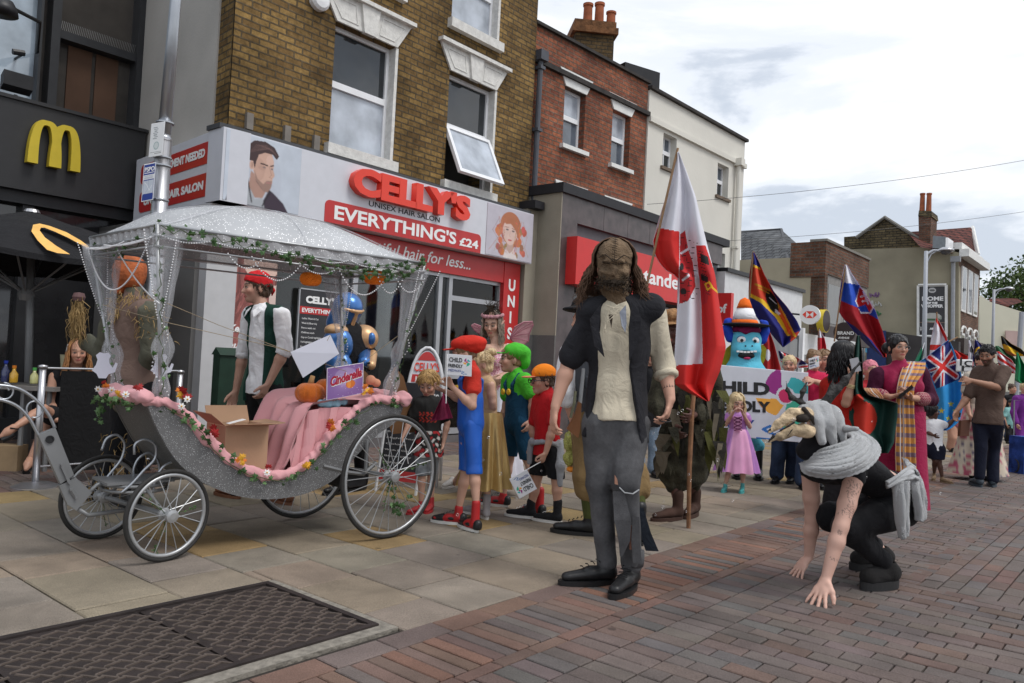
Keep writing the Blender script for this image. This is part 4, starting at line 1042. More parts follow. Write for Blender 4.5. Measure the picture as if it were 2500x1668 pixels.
A=gw(1210,290,-.2);Rr=fG.W(gl_,0,-2.4);ridge=at(1800+1925/3.357,450+352/3.357,Rr.y);rl=at(1800+1400/3.357,450+392/3.357,gO.y+1.5)
mb=MB();mb.quad(at(1800+1390/3.357,450+392/3.357,37.5),at(1800+1925/3.357,450+352/3.357,40.5),at(1800+1885/3.357,450+590/3.357,36.6),at(1800+1500/3.357,450+515/3.357,34.7));mb.poly([at(1800+1925/3.357,450+352/3.357,40.5),at(1800+1970/3.357,450+655/3.357,40.0),at(1800+1885/3.357,450+590/3.357,36.6)])
mb.build('roof',M_tile,gbT,uv=lambda P:(P.dot(FD),P.z*1.6))
mb=MB();mb.extr([gw(1490,500,.3),gw(1580,510,.3),gw(1590,262,.3),gw(1484,258,.3)],FD*1.2);CH=mb.build('chimney',M_pb,gbT,uv=lambda P:(P.dot(SD)+P.dot(FD),P.z))
mb=MB();mb.extr([gw(1482,262,.36),gw(1597,266,.36),gw(1590,218,.36),gw(1488,215,.36)],FD*1.3);mb.build('chimney_cap',M_gbr,CH,uv=lambda P:(P.dot(SD),P.z))
for x in(1514,1568):
 p=gw(x,222,.25);mb=MB();mb.lathe(p,[(.12,0),(.10,.75),(.12,.78),(.12,.85),(.07,.85)],10);mb.build('chimney_pot',mat('terracotta',(.30,.09,.04)),CH)
mb=MB();mb.boxc(at(1800+1600/3.357,450+522/3.357,34.9),V(.62,.1,0),FD*1.2,V(0,0,.55));mb.build('dormer',mat('dormer_lead',(.14,.16,.18),rough=.7),gbT)
mb=MB();mb.boxc(at(1800+1600/3.357,450+522/3.357,34.9)+V(.63,.1,.02),V(.12,.02,0),FD*1.1,V(0,0,.5));mb.build('dormer_window',M_upvc,gbT)
mb=MB();fG.box(mb,.02,gl_,0,gz,-.4,0);mb.build('street_front',M_pb,gbT,uv=fG.uv())
mb=MB();fG.box(mb,0,gl_+.2,gz-.15,gz+.2,0,.4);fG.box(mb,0,gl_+.1,gz+.2,gz+.5,-.4,.1);mb.build('cornice',M_white,gbT)
mb=MB();mb.tube([fG.W(gl_*.75,gz+.5,.1),at(1800+1928/3.357,450+350/3.357,40.4),at(1800+1972/3.357,450+655/3.357,39.9)],.1,4);mb.build('end_gable',M_white,gbT)
for k in range(3):
 a=.6+k*(gl_-.9)/3;b=a+(gl_/3)*.62
 for(z0,z1)in((gz-2.6,gz-.5),(gz-5.6,gz-3.6)):
  mb=MB();fG.box(mb,a,b,z0,z1,0,.06);W_=mb.build('window',M_white,gbT)
  mb=MB();fG.box(mb,a+.15,b-.15,z0+.1,z1-.1,.06,.065);mb.build('pane',M_gdark,W_)
  mb=MB()
  for i in range(9):
   t=math.pi*i/8;mb.tube([fG.W((a+b)/2+math.cos(t)*(b-a)*.5,z1+math.sin(t)*.3,.1),fG.W((a+b)/2+math.cos(t+.39)*(b-a)*.5,z1+math.sin(t+.39)*.3,.1)],.06,5)
  if z1<gz-2:mb.build('arch_moulding',M_white,W_)
mb=MB();fG.box(mb,-.1,gl_,2.6,3.3,0,.35);mb.build('shop_fascia',mat('dark_brown_fascia',(.05,.035,.03),rough=.5),gbT)
mb=MB();mb.tube([gw(1765,1300,.12),gw(1770,640,.12)],.09,8);mb.boxc(gw(1752,640,.2),gN*.4,-FD*.2,V(0,0,.25));mb.build('drain_pipe',mat('pipe_grey',(.3,.31,.33),rough=.5),gbT)
mb=MB();mb.extr([gw(1100,1600,1.2),gw(1815,1600,1.2),gw(1815,1290,1.2),gw(1100,1190,1.2)],FD*.4);mb.build('low_annexe',mat('dark_annexe',(.05,.045,.045),rough=.8,var=.4,scale=.6),gbT)
mb=MB();mb.extr([gw(960,1215,1.6),gw(1060,1250,1.6),gw(1060,1380,1.6),gw(960,1350,1.6)],FD*.1);mb.build('blue_sign',mat('pale_blue',(.09,.33,.5),rough=.5),gbT)
mb=MB();mb.extr([gw(1060,1195,1.5),gw(1215,1200,1.5),gw(1215,1500,1.5),gw(1060,1500,1.5)],FD*.1);mb.build('blue_shopfront',mat('shop_blue',(.012,.03,.12),rough=.4),gbT)
def scribble(x0,y0,w_,h_,seed,m):
 r=random.Random(seed);mb=MB();p=[gw(x0+w_*i/14,y0+h_*r.random(),.02)for i in range(15)];mb.tube(p,.03,4);return mb.build('graffiti',m,gbT)
scribble(1085,885,80,50,1,mat('mauve_paint',(.22,.12,.25)));scribble(1090,950,90,70,2,mat('pale_paint',(.5,.5,.48)));scribble(1100,1030,80,50,3,mat('green_paint',(.08,.25,.12)))
pc=[gw(1485,830,.15),gw(1715,826,.15),gw(1485,1247,.15)]
P=Paint(60,100,(.045,.045,.05),asp=.55);P.ell(.5,.63,.34,.09,(.3,.33,.3));P.ell(.5,.6,.30,.06,(.45,.45,.42));P.ell(.5,.67,.3,.025,(.06,.12,.06));P.rect(0,.72,1,.735,(.3,.2,.15));P.ell(.5,.1,.13,.055,(.5,.5,.5));P.ell(.5,.1,.10,.02,(.12,.12,.12))
bp=sheet('billboard',flatpos(*pc),P,painted('poster_print'),None,label='dark burger poster with HOME OF THE WHOPPER on the gable wall',cat='billboard',thick=.06,smooth=False)
ex=(pc[1]-pc[0]).normalized();ez=(pc[0]-pc[2]).normalized();wp=(pc[1]-pc[0]).length;hp=(pc[0]-pc[2]).length
off=-FD*.06
def bt_(s_,fx,fz,size,wd_):
 a=Vector(pc[2])+ex*wp*(fx-wd_/2)+ez*hp*fz+off;b=Vector(pc[2])+ex*wp*(fx+wd_/2)+ez*hp*fz+off;text_box(s_,a,b,ez,hp*size,M_wh,bp,bold=.01)
bt_('HOME',.5,.70,.075,.74);bt_('OF THE',.5,.635,.035,.36);bt_('WHOPPER',.5,.565,.055,.76);bt_('ARE',.52,.135,.035,.2)
mb=MB();a=Vector(pc[2])+ex*wp*.1+ez*hp*.19+off;mb.tube([a,a-ez*hp*.06],wp*.015,5);mb.tube([a-ez*hp*.05,a-ez*hp*.09],[wp*.045,0.002],5);mb.build('arrow',M_wh,bp)
mb=MB();c4=[pc[0],pc[1],pc[1]+(pc[2]-pc[0]),pc[2]]
for i in range(4):mb.tube([Vector(c4[i])-FD*.05,Vector(c4[(i+1)%4])-FD*.05],.07,4)
mb.build('frame',M_white,bp)
# cream building closing the street
yC=52.0
crT=thing('cream_building','low cream building with red tiled roof behind the second lamp post','building',at(2480,880,yC))
M_cream=mat('cream_wall',(.62,.60,.48),rough=.95,var=.1,scale=.3)
def zc_(x,y,Y=yC):return at(1800+x/3.357,450+y/3.357,Y)
mb=MB();mb.extr([zc_(1985,1700),zc_(3200,1700),zc_(3200,1040),zc_(2350,1050),zc_(2075,965),zc_(1998,912),zc_(1985,930)],V(0,6,0));mb.build('wall',M_cream,crT)
mb=MB();mb.quad(zc_(2060,938,yC+7),zc_(2290,932,yC+9),zc_(2340,965,yC+5),zc_(2230,995,yC+4));mb.quad(zc_(2060,938,yC+7),zc_(2230,995,yC+4),zc_(2200,1030,yC+5),zc_(2075,985,yC+6));mb.build('roof',M_tile,crT,uv=lambda P:(P.x,P.z*1.6))
mb=MB();mb.extr([zc_(2195,1200,yC-.1),zc_(2315,1205,yC-.1),zc_(2315,1330,yC-.1),zc_(2195,1330,yC-.1)],V(0,-.1,0));mb.build('pink_poster',mat('faded_poster',(.5,.36,.33),rough=.8,var=.2,scale=.6),crT)
for x in(2120,2260):
 pass
bgT=thing('far_terrace','dark row of shop fronts at the far end behind the flags','building',at(2300,930,48))
mb=MB();mb.extr([at(2150,960,46),at(2420,985,46),at(2420,870,46),at(2150,858,46)],V(0,3,0));mb.build('shop_row',mat('dark_shops',(.06,.05,.045),rough=.8,var=.6,scale=.8),bgT)
# lamp posts, wires, tree
M_galv=mat('galvanised_steel',(.42,.44,.47),rough=.32,var=.12,scale=3,metal=.75)
M_steel=mat('brushed_steel',(.50,.50,.52),rough=.3,var=.08,metal=.85);M_greyp=mat('grey_pole_paint',(.36,.38,.42),rough=.45,var=.05)
b0=atz(372,1110,0);Yp=7.35
pb_=V(at(388,500,Yp).x,Yp,0);pt_=at(429,0,Yp)
LP=thing('street_lamp','tall steel lamp post with two notices in front of the salon sign','street lamp',pb_)
ax=(pt_-at(388,500,Yp)).normalized()
zj=at(400,340,Yp)
mb=MB();mb.tube([pb_,zj],[.076,.074],20);mb.build('lower_shaft',M_steel,LP,smooth=True)
mb=MB();mb.tube([zj,pt_,pt_+(pt_-zj)*1.2],[.060,.050,.045],20);mb.tube([zj-V(0,0,.02),zj+(pt_-zj)*.03],[.075,.060],20);mb.build('upper_shaft',M_galv,LP,smooth=True)
def onpost(py):
 t=(at(400,py,Yp).z-zj.z)/(pt_.z-zj.z);return zj+(pt_-zj)*t if t>0 else pb_+(zj-pb_)*((at(400,py,Yp).z)/zj.z)
for py in(303,388,408,492):
 mb=MB();p=onpost(py);mb.lathe(p,[(.078,0),(.082,.004),(.082,.014),(.078,.018)],20);mb.build('clamp_band',M_galv,LP)
nf=V(.05,-1,0).normalized()
def notice(px0,py0,px1,py1,label,fn,name,dx=-.0):
 A=at(px0,py0,Yp-.1);B=at(px1,py0-6,Yp-.13);D=at(px0-7,py1,Yp-.1)
 P=Paint(44,80,(.75,.77,.78),asp=.5);fn(P)
 o=sheet(name,flatpos(A,B,D),P,painted('notice_print',rough=.4),None,label=label,cat='notice',thick=.006,smooth=False)
 return o,A,B,D
M_navy=mat('ink_blue',(.02,.05,.26),rough=.5)
def pa(P):
 for i in range(7):P.rect(.2+.05*(i%3),.12+i*.055,.5+.06*(i%2),.15+i*.055,(.3,.33,.35))
 P.ell(.5,.68,.2,.12,(.35,.45,.45));P.ell(.5,.68,.15,.09,(.6,.65,.65));P.rect(.1,.86,.9,.87,(.2,.2,.2));P.rect(.4,.9,.9,.93,(.3,.3,.3))
def pb2(P):
 P.rect(.05,.03,.95,.30,(.02,.05,.28));P.rect(.1,.24,.9,.26,(.7,.7,.75));P.rect(.06,.43,.94,.82,(.02,.05,.28));P.rect(.09,.445,.91,.80,(.55,.6,.68));P.curve([(.2,.5),(.45,.6),(.6,.72),(.8,.6)],.02,(.8,.82,.85));P.curve([(.5,.46),(.55,.65),(.3,.76)],.015,(.4,.45,.55));P.rect(.05,.82,.95,.97,(.02,.05,.28))
 for i in range(3):P.rect(.12,.33+i*.03,.85,.342+i*.03,(.35,.38,.5))
n1_,A,B,D=notice(370,303,403,385,'white notice about seagulls and litter strapped to the lamp post',pa,'litter_notice')
for i,s_ in enumerate(("DON'T",'BE','LITTER','PICK','UP','YOUR','LITTER')):
 pass
n2_,A,B,D=notice(352,402,381,494,'blue and white PSPO notice strapped to the lamp post',pb2,'control_notice')
ex_=(B-A).normalized();ez_=(A-D).normalized();nn_=ex_.cross(ez_)
text_box('PSPO',A+ex_*.012-ez_*.075+nn_*.004,A+ex_*((B-A).length-.012)-ez_*.075+nn_*.004,ez_,.04,M_wh,n2_,bold=.002)
def far_post(px,pyt,pyb,Y,hx,hy,hw,label):
 p=at(px,pyt,Y);b=V(at(px-4,pyb,Y).x,Y,0);T=thing('street_lamp',label,'street lamp',b,'curved arm street lamps down the street')
 r=.075;mb=MB();mb.tube([b,p],[r*1.15,r*.85],10);mb.build('shaft',M_greyp,T,smooth=True)
 h=at(hx,hy,Y);mb=MB();mb.tube([p-V(0,0,.12),p+(h-p)*.5+V(0,0,.02),h],[.05,.04,.035],8);mb.tube([p-V(0,0,.5),p+(h-p)*.35-V(0,0,.12),p+(h-p)*.75],.02,6);mb.build('arm',M_greyp,T)
 q=h+V(hw*.35,0,0);mb=MB();mb.lathe(q,[(hw*.5,0),(hw*.46,hw*.1),(hw*.25,hw*.22),(0,hw*.26)],18);D_=mb.build('lamp_dome',M_steel,T,smooth=True)
 mb=MB();mb.lathe(q-V(0,0,.02),[(0,-.12),(hw*.22,-.08),(hw*.34,0),(0,.01)],14);mb.build('lamp_glass',mat('lamp_glass',(.1,.1,.11),rough=.2),T)
z4=lambda x,y:(1800+x/3.357,450+y/3.357)
far_post(*z4(1548,548),900,27,*z4(1665,545),1.0*.52*1.0+.02,'grey street lamp with curved arm in front of the burger poster')
far_post(*z4(2105,862),900,40,*z4(2200,858),.5,'grey street lamp before the cream building')
T=thing('street_lamp','slim grey post at the right edge before the cream building','street lamp',V(at(2480,900,36).x,36,0));mb=MB();mb.tube([V(at(2482,900,36).x,36,0),at(2495,762,36)],.11,8);mb.build('shaft',M_greyp,T)
for(a,b,lb)in(((1580,499,14.6),(2560,381,16),'upper thin wire crossing the sky from the cream building'),((1690,592,17),(2560,508,19),'lower thin wire crossing the sky above the gable')):
 A=at(*a);B=at(*b);mb=MB();mb.tube([A+(B-A)*t-V(0,0,.12*4*t*(1-t))for t in np.linspace(0,1,16)],.0045,5);mb.build('overhead_wire',M_black,label=lb,cat='wire')
def tree(base,cz,R,label):
 T=thing('broadleaf_tree',label,'tree',base)
 mb=MB();top=V(base.x,base.y,cz);mb.tube([base,base+(top-base)*.5+V(.2,0,0),top],[.45,.3,.12],8)
 for i in range(9):
  a=i*.9;mb.tube([base+(top-base)*.5,base+(top-base)*.7+V(math.cos(a),math.sin(a),.4)*R*.4,top+V(math.cos(a),math.sin(a),.2)*R*.75],[.16,.1,.03],5)
 mb.build('trunk',mat('bark',(.07,.055,.04),rough=.95,var=.3),T)
 n=9000;cl=nr.randn(46,3);cl/=np.linalg.norm(cl,axis=1)[:,None];cl*=(R*nr.uniform(.45,1.0,(46,1)));cl[:,2]*=.75;cl[:,2]+=cz
 cl[:,0]+=base.x;cl[:,1]+=base.y
 k=nr.randint(0,46,n);P=cl[k]+nr.randn(n,3)*R*.15
 u=nr.randn(n,3);u/=np.linalg.norm(u,axis=1)[:,None];v=np.cross(u,nr.randn(n,3));v/=np.linalg.norm(v,axis=1)[:,None];s_=nr.uniform(.09,.2,(n,1))
 vs=np.stack([P-u*s_,P-v*s_*.6,P+u*s_,P+v*s_*.6],1).reshape(-1,3)
 fc=np.array([(.055,.095,.02),(.04,.075,.018),(.08,.12,.03)])[nr.randint(0,3,n)]*nr.uniform(.7,1.3,(n,1))
 npmesh('crown',vs,np.arange(4*n).reshape(-1,4),painted('leaf',rough=.6),T,facecol=fc,smooth=False)
tb=at(2490,900,62);tree(V(tb.x+1.5,62,0),at(2490,715,62).z,4.0,'leafy green tree behind the cream building at the right edge')
# pumpkin carriage
TH=math.radians(46.5)
CA=V(math.sin(TH),math.cos(TH),0);CB=V(-math.cos(TH),math.sin(TH),0)
CO=V(at(405,1374,4.30).x,4.30,0)
def cW(a,b,z):return CO+CA*a+CB*b+V(0,0,z)
def cX(px,py,b=0.0):return atp(px,py,CO+CB*b,CB)
def cL(P):q=P-CO;return(q.dot(CA),q.dot(CB),q.z)
r1=lambda x,y:(x/2.136,880+y/2.136)
r6=lambda x,y:(180+x/2.554,480+y/2.554)
carT=thing('carriage','silver glitter fairy tale carriage with domed canopy, pink lining and ivy garlands','carriage',cW(.9,.33,0))
def glitter(name,base,spk,scale,amt,rough=.45,metal=.6,alpha=None):
 if name in MATS:return MATS[name]
 def fn(m,N,L,p,tc,vm):
  vo=N.new('ShaderNodeTexVoronoi');vo.inputs['Scale'].default_value=scale;L.new(tc.outputs['Object'],vo.inputs['Vector'])
  sp=N.new('ShaderNodeSeparateColor');L.new(vo.outputs['Color'],sp.inputs[0])
  g=N.new('ShaderNodeMath');g.operation='GREATER_THAN';g.inputs[1].default_value=1-amt;L.new(sp.outputs[0],g.inputs[0])
  d=N.new('ShaderNodeMath');d.operation='LESS_THAN';d.inputs[1].default_value=.32;L.new(vo.outputs['Distance'],d.inputs[0])
  q=N.new('ShaderNodeMath');q.operation='MULTIPLY';L.new(g.outputs[0],q.inputs[0]);L.new(d.outputs[0],q.inputs[1])
  mx=N.new('ShaderNodeMixRGB');L.new(q.outputs[0],mx.inputs[0]);L.new(vm.outputs[0],mx.inputs[1]);mx.inputs[2].default_value=(*spk,1);L.new(mx.outputs[0],p.inputs['Base Color'])
  mr=N.new('ShaderNodeMapRange');mr.inputs[3].default_value=0.15;mr.inputs[4].default_value=metal;L.new(q.outputs[0],mr.inputs[0]);L.new(mr.outputs[0],p.inputs['Metallic'])
  nm=N.new('ShaderNodeBump');nm.inputs['Strength'].default_value=.4;nm.inputs['Distance'].default_value=.004;L.new(sp.outputs[1],nm.inputs['Height']);L.new(nm.outputs[0],p.inputs['Normal'])
  if alpha is not None:
   ma=N.new('ShaderNodeMapRange');ma.inputs[3].default_value=alpha;ma.inputs[4].default_value=1;L.new(q.outputs[0],ma.inputs[0]);L.new(ma.outputs[0],p.inputs['Alpha'])
 return mat(name,base,rough=rough,var=.14,scale=3,fn=fn)
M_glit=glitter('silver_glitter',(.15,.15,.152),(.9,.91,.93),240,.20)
M_glit2=glitter('shaded_silver_glitter',(.10,.10,.10),(.5,.5,.52),230,.06)  # darker glitter copy: shade of the bow and far side set in its colour
M_roof=glitter('sequin_fabric',(.40,.41,.425),(1,1,1),95,.30,rough=.5,metal=.3)
M_silver=mat('silver_paint',(.40,.41,.42),rough=.38,var=.15,scale=6,metal=.55);M_tyre=mat('tyre_rubber',(.025,.024,.023),rough=.7,var=.2)
M_gsteel=mat('grey_steel_paint',(.21,.215,.22),rough=.45,var=.12,scale=4,metal=.3)
M_pink=mat('pink_cloth',(.66,.33,.35),rough=.8,var=.05,scale=3,bump=.08,bscale=200,sheen=.2)
def wheel(hub,R,ang,nsp,label=None):
 d=V(math.sin(ang),math.cos(ang),0);n=V(-d.y,d.x,0)
 T=MB();ring=lambda r,o,k=48:[hub+d*math.cos(t)*r+V(0,0,math.sin(t)*r)+n*o for t in np.linspace(0,2*math.pi,k,endpoint=False)]
 T.tube(ring(R-.013,0),.0125,8,closed=True)
 Wt=T.build('wheel',M_tyre,carT,smooth=True,label=label)
 T=MB();T.tube(ring(R-.034,0),.0115,8,closed=True);T.build('rim',M_silver,Wt,smooth=True)
 T=MB()
 for i in range(nsp):
  t=2*math.pi*i/nsp;t2=t+(.35 if i%2 else-.35)
  T.tube([hub+(d*math.cos(t2)+V(0,0,math.sin(t2)))*.035+n*(.03 if i%2 else-.03),hub+(d*math.cos(t)+V(0,0,math.sin(t)))*(R-.04)],.0028,5)
 T.build('spokes',M_silver,Wt)
 T=MB();T.lathe(hub-n*.05,[(.018,0),(.035,.005),(.036,.02),(.022,.026),(.022,.074),(.036,.08),(.035,.095),(.018,.1)],16,axis=n);T.build('hub',M_silver,Wt)
 return Wt
H1=at(410,1263,4.30);H2=at(250,1217,4.72);H3=at(955,1161,5.11);H4=at(740,1130,5.60)
H1.z=H2.z=.252;H3.z=H4.z=.402
W1=wheel(H1,.252,math.radians(35),20);W2=wheel(H2,.252,math.radians(36),20);W3=wheel(H3,.402,math.radians(40.5),28);W4=wheel(H4,.402,math.radians(40.5),28)
for a_,b_ in((H1,H2),(H3,H4)):mb=MB();mb.tube([a_,b_],.015,8);mb.build('axle',M_gsteel,carT)
BN,BF=.05,.64
top_px=[(358,985),(412,990),(449,1016),(496,1067),(538,1109),(590,1147),(655,1166),(716,1156),(768,1114),(796,1077),(838,1034),(890,988),(978,981)]
bot_px=[(358,985),(370,1020),(393,1067),(421,1114),(468,1161),(538,1198),(609,1216),(679,1217),(749,1203),(819,1166),(866,1114),(918,1063),(974,1016),(983,990)]
def resamp(pts,n):
 pts=np.array(pts,float);k=len(pts);t=np.concatenate([[0],np.cumsum(np.linalg.norm(np.diff(pts,axis=0),axis=1))]);t/=t[-1];u=np.linspace(0,1,n)
 m=np.gradient(pts,t,axis=0);out=[]
 for x in u:
  i=min(max(np.searchsorted(t,x)-1,0),k-2);h=t[i+1]-t[i];s_=(x-t[i])/h
  out.append((2*s_**3-3*s_**2+1)*pts[i]+(s_**3-2*s_**2+s_)*h*m[i]+(-2*s_**3+3*s_**2)*pts[i+1]+(s_**3-s_**2)*h*m[i+1])
 return np.array(out)
topc=resamp([(cL(cX(x,y,BN))[0],cL(cX(x,y,BN))[2])for x,y in top_px],48)
botc=resamp([(cL(cX(x,y,BN))[0],cL(cX(x,y,BN))[2])for x,y in bot_px],48)
ztop=(topc[0][1]+topc[1][1])/2
def panel(b0,b1):
 mb=MB();n=len(topc);vs=[cW(*((p[0],b0,p[1])))for p in topc]+[cW(p[0],b0,p[1])for p in botc]+[cW(p[0],b1,p[1])for p in topc]+[cW(p[0],b1,p[1])for p in botc]
 fs=[]
 for i in range(n-1):fs+=[(i,i+1,n+i+1,n+i),(2*n+i,3*n+i,3*n+i+1,2*n+i+1),(i,2*n+i,2*n+i+1,i+1),(n+i,n+i+1,3*n+i+1,3*n+i)]
 fs+=[(n-1,3*n-1,4*n-1,2*n-1)]
 return mb.add(vs,fs)
panel(BN-.012,BN+.012).build('near_side_panel',M_glit,carT)
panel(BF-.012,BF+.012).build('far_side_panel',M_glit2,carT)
mb=MB();n=len(botc)
for i in range(n-1):
 p,q=botc[i],botc[i+1];mb.quad(cW(p[0],BN,p[1]+.004),cW(q[0],BN,q[1]+.004),cW(q[0],BF,q[1]+.004),cW(p[0],BF,p[1]+.004))
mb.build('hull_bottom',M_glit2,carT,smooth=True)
def cloth_tube(name,pts,r,seed,m=M_pink,parent=carT,h=.008,amp=.009,freq=42,flat=None,label=None):
 b=Blob();k=len(pts);rr=[r*(1+.12*math.sin(i*1.1+seed))for i in range(k)]
 b.chain(pts,rr,flat=flat,k=.02);return blob_obj(b,h,name,m,parent,wr=(seed,freq,amp,7,(1,1,1)),it=2,label=label)
rim_pts=[cW(topc[i][0],BN-.005,topc[i][1]+.012)for i in range(0,48,2)]+[cW(topc[-1][0]+.03,BN,topc[-1][1]+.01)]
cloth_tube('pink_rim_cloth',rim_pts,.032,3)
f0=topc[0]
cloth_tube('pink_front_cloth',[cW(f0[0]-.02+.008*math.sin(i*1.3),BN+(BF-BN+.05)*i/23-.02,f0[1]+.03+.012*math.sin(i*.8))for i in range(24)],.048,5,amp=.010,freq=34,flat=((0,0,1),.8))
cloth_tube('pink_far_rim_cloth',[cW(topc[i][0],BF+.01,topc[i][1]+.01)for i in range(0,48,2)],.034,7)
cloth_tube('pink_rear_cloth',[cW(topc[-1][0]+.02,BN+(BF-BN)*i/17-.03,topc[-1][1]+.02+.01*math.sin(i*1.0))for i in range(18)],.046,9,amp=.010,freq=34)
mb=MB()
for b_ in(BN+.02,BF-.02):
 for i in range(47):
  p,q=topc[i],topc[i+1];p2,q2=botc[i],botc[i+1];mb.quad(cW(p[0],b_,p[1]),cW(q[0],b_,q[1]),cW(q2[0],b_,q2[1]+.02),cW(p2[0],b_,p2[1]+.02))
for i in range(47):p,q=botc[i],botc[i+1];mb.quad(cW(p[0],BN+.02,p[1]+.02),cW(q[0],BN+.02,q[1]+.02),cW(q[0],BF-.02,q[1]+.02),cW(p[0],BF-.02,p[1]+.02))
mb.build('pink_lining',M_pink,carT,smooth=True)
fl=cL(cX(650,1150,BN));sf=cL(cX(700,1010,.3));sh=cL(cX(740,992,.2));re=(topc[-1][0]-.02,0,topc[-1][1]+.0)
prof=resamp([(topc[8][0]+.12,topc[14][1]+.02-.12),(fl[0]-.15,fl[2]-.03),(fl[0]+.1,fl[2]-.03),(sf[0]-.05,sf[2]-.12),(sf[0]+.04,sh[2]-.02),(sh[0]+.12,sh[2]),(re[0]-.22,sh[2]+.01),(re[0]-.1,re[2]),(re[0]+.02,re[2]+.03)],90)
nb=50;VS=[]
for i,(a,z)in enumerate(prof):
 for j in range(nb):
  b=BN+.01+(BF-BN-.02)*j/(nb-1);t=i/89;w_=math.sin(j*.55+3*math.sin(t*4))*.012+math.sin(j*.23+t*9)*.010;side=max(0,abs(2*j/(nb-1)-1)-.55)*.10*(1 if.35<t<.95 else.5)
  steep=1 if.25<t<.55 else.35
  back=(.06*(j/(nb-1))if.3<t<.8 else 0)
  VS.append(cW(a-w_*1.6*steep,b,z+side+w_*(1-steep*.6)+back))
idx=np.arange(90*nb).reshape(90,nb);q=np.stack([idx[:-1,:-1],idx[1:,:-1],idx[1:,1:],idx[:-1,1:]],-1).reshape(-1,4)
npmesh('pink_seat_drape',np.array([tuple(v)for v in VS]),q,M_pink,carT)
mb=MB();pa2=prof[30:];tb_=np.array(topc)
for k_ in range(70):
 def col_(k):a=prof[32][0]+(prof[-1][0]-.03-prof[32][0])*k/70;zt=float(np.interp(a,prof[30:,0],prof[30:,1]));zb2=float(np.interp(a,tb_[:,0],tb_[:,1]))-.01;return[cW(a+.012*math.sin(k*.9+t*3),BN+.03-.02*math.sin(k*.55+t),zt+(min(zb2,zt)-zt)*t)for t in(0,.33,.66,1)]
 A_2,B_2=col_(k_),col_(k_+1)
 for i in range(3):mb.quad(A_2[i],B_2[i],B_2[i+1],A_2[i+1])
mb.build('pink_side_fall',M_pink,carT,smooth=True)
A_c=cX(384,548,-.02);ZC=A_c.z;Bc=atz(1037,643,ZC);Cc=atz(221,580,ZC)
Dc=atz(853,615,ZC);Dc=Bc+(Cc-A_c)
poleT=[A_c,Bc,Dc,Cc]
print('canopy',[tuple(round(x,2)for x in cL(p))for p in poleT],'atfar',cL(atz(853,609,ZC)))
mb=MB();nU,nV_=40,24;HD=.255
for i in range(nU+1):
 for j in range(nV_+1):
  u,v=i/nU,j/nV_;P=A_c+(Bc-A_c)*u+(Cc-A_c)*v;d=max(abs(2*u-1)**2.6,abs(2*v-1)**2.4);e_=(1-abs(2*u-1)**2.3)**.75*(1-abs(2*v-1)**2.1)**.8
  sag=-.010*abs(math.sin(u*math.pi*3))*abs(math.sin(v*math.pi*2));mb.v.append(tuple(P+V(0,0,HD*e_+sag)))
for i in range(nU):
 for j in range(nV_):
  k=i*(nV_+1)+j;mb.f.append((k,k+nV_+1,k+nV_+2,k+1));mb.m.append(0);mb.c.append((1,1,1))
mb.build('canopy_roof',M_roof,carT,smooth=True)
M_tulle=mat('sheer_tulle',(.62,.63,.66),rough=.6,var=.1,scale=30,alpha=.26)
M_tulle2=glitter('sequin_tulle',(.55,.56,.58),(.95,.95,.96),110,.2,rough=.5,metal=.2,alpha=.62)
def roofP(u,v):
 P=A_c+(Bc-A_c)*u+(Cc-A_c)*v;return P+V(0,0,HD*(1-abs(2*u-1)**2.3)**.75*(1-abs(2*v-1)**2.1)**.8+.003)
for line in([(i/30,.5)for i in range(31)],[(.5,i/20)for i in range(21)],[(i/30*.5,i/30*.5)for i in range(31)],[(1-i/30*.5,i/30*.5)for i in range(31)]):
 mb=MB();mb.tube([roofP(*l)for l in line],.005,5);mb.build('roof_seam',M_tulle,carT)
nf_=60;cyc=[A_c,Bc,Dc,Cc,A_c]
for k in range(4):
 P,Q=cyc[k],cyc[k+1];o=(Q-P).normalized();nn=V(o.y,-o.x,0);mb=MB()
 for i in range(nf_):
  for(za,zb)in((0,-.04),(-.04,-.075)):
   t0,t1=i/nf_,(i+1)/nf_;f=lambda t,z:P+(Q-P)*t+nn*.006*math.sin(t*70+z*20)+V(0,0,z)
   mb.quad(f(t0,za),f(t1,za),f(t1,zb),f(t0,zb))
 mb.build('valance',M_tulle2,carT)
 for dz,rr in((0,.009),(-.06,.007),(-.115,.006)):
  mb=MB();mb.tube([P+V(0,0,dz),Q+V(0,0,dz)],rr,8);mb.build('canopy_rail',M_silver,carT,smooth=True)
pole_b=[cX(398,985,BN),cX(952,985,BN+.02),cW(0,0,0),cW(0,0,0)]
zb=(pole_b[0].z+pole_b[1].z)/2;a0_=cL(pole_b[0])[0];a1_=cL(pole_b[1])[0]
pole_b=[cW(a0_,BN+.02,ztop-.05),cW(topc[-1][0]-.10,BN+.02,ztop-.05),cW(topc[-1][0]-.10,BF-.02,ztop-.05),cW(f0[0]+.03,BF-.02,ztop-.05)]
for P,Bp in zip(poleT,pole_b):
 mb=MB();mb.tube([Bp,Bp+(P-Bp)*.45+V(0,0,.0),P],.011,8);mb.build('pole',M_silver,carT,smooth=True)
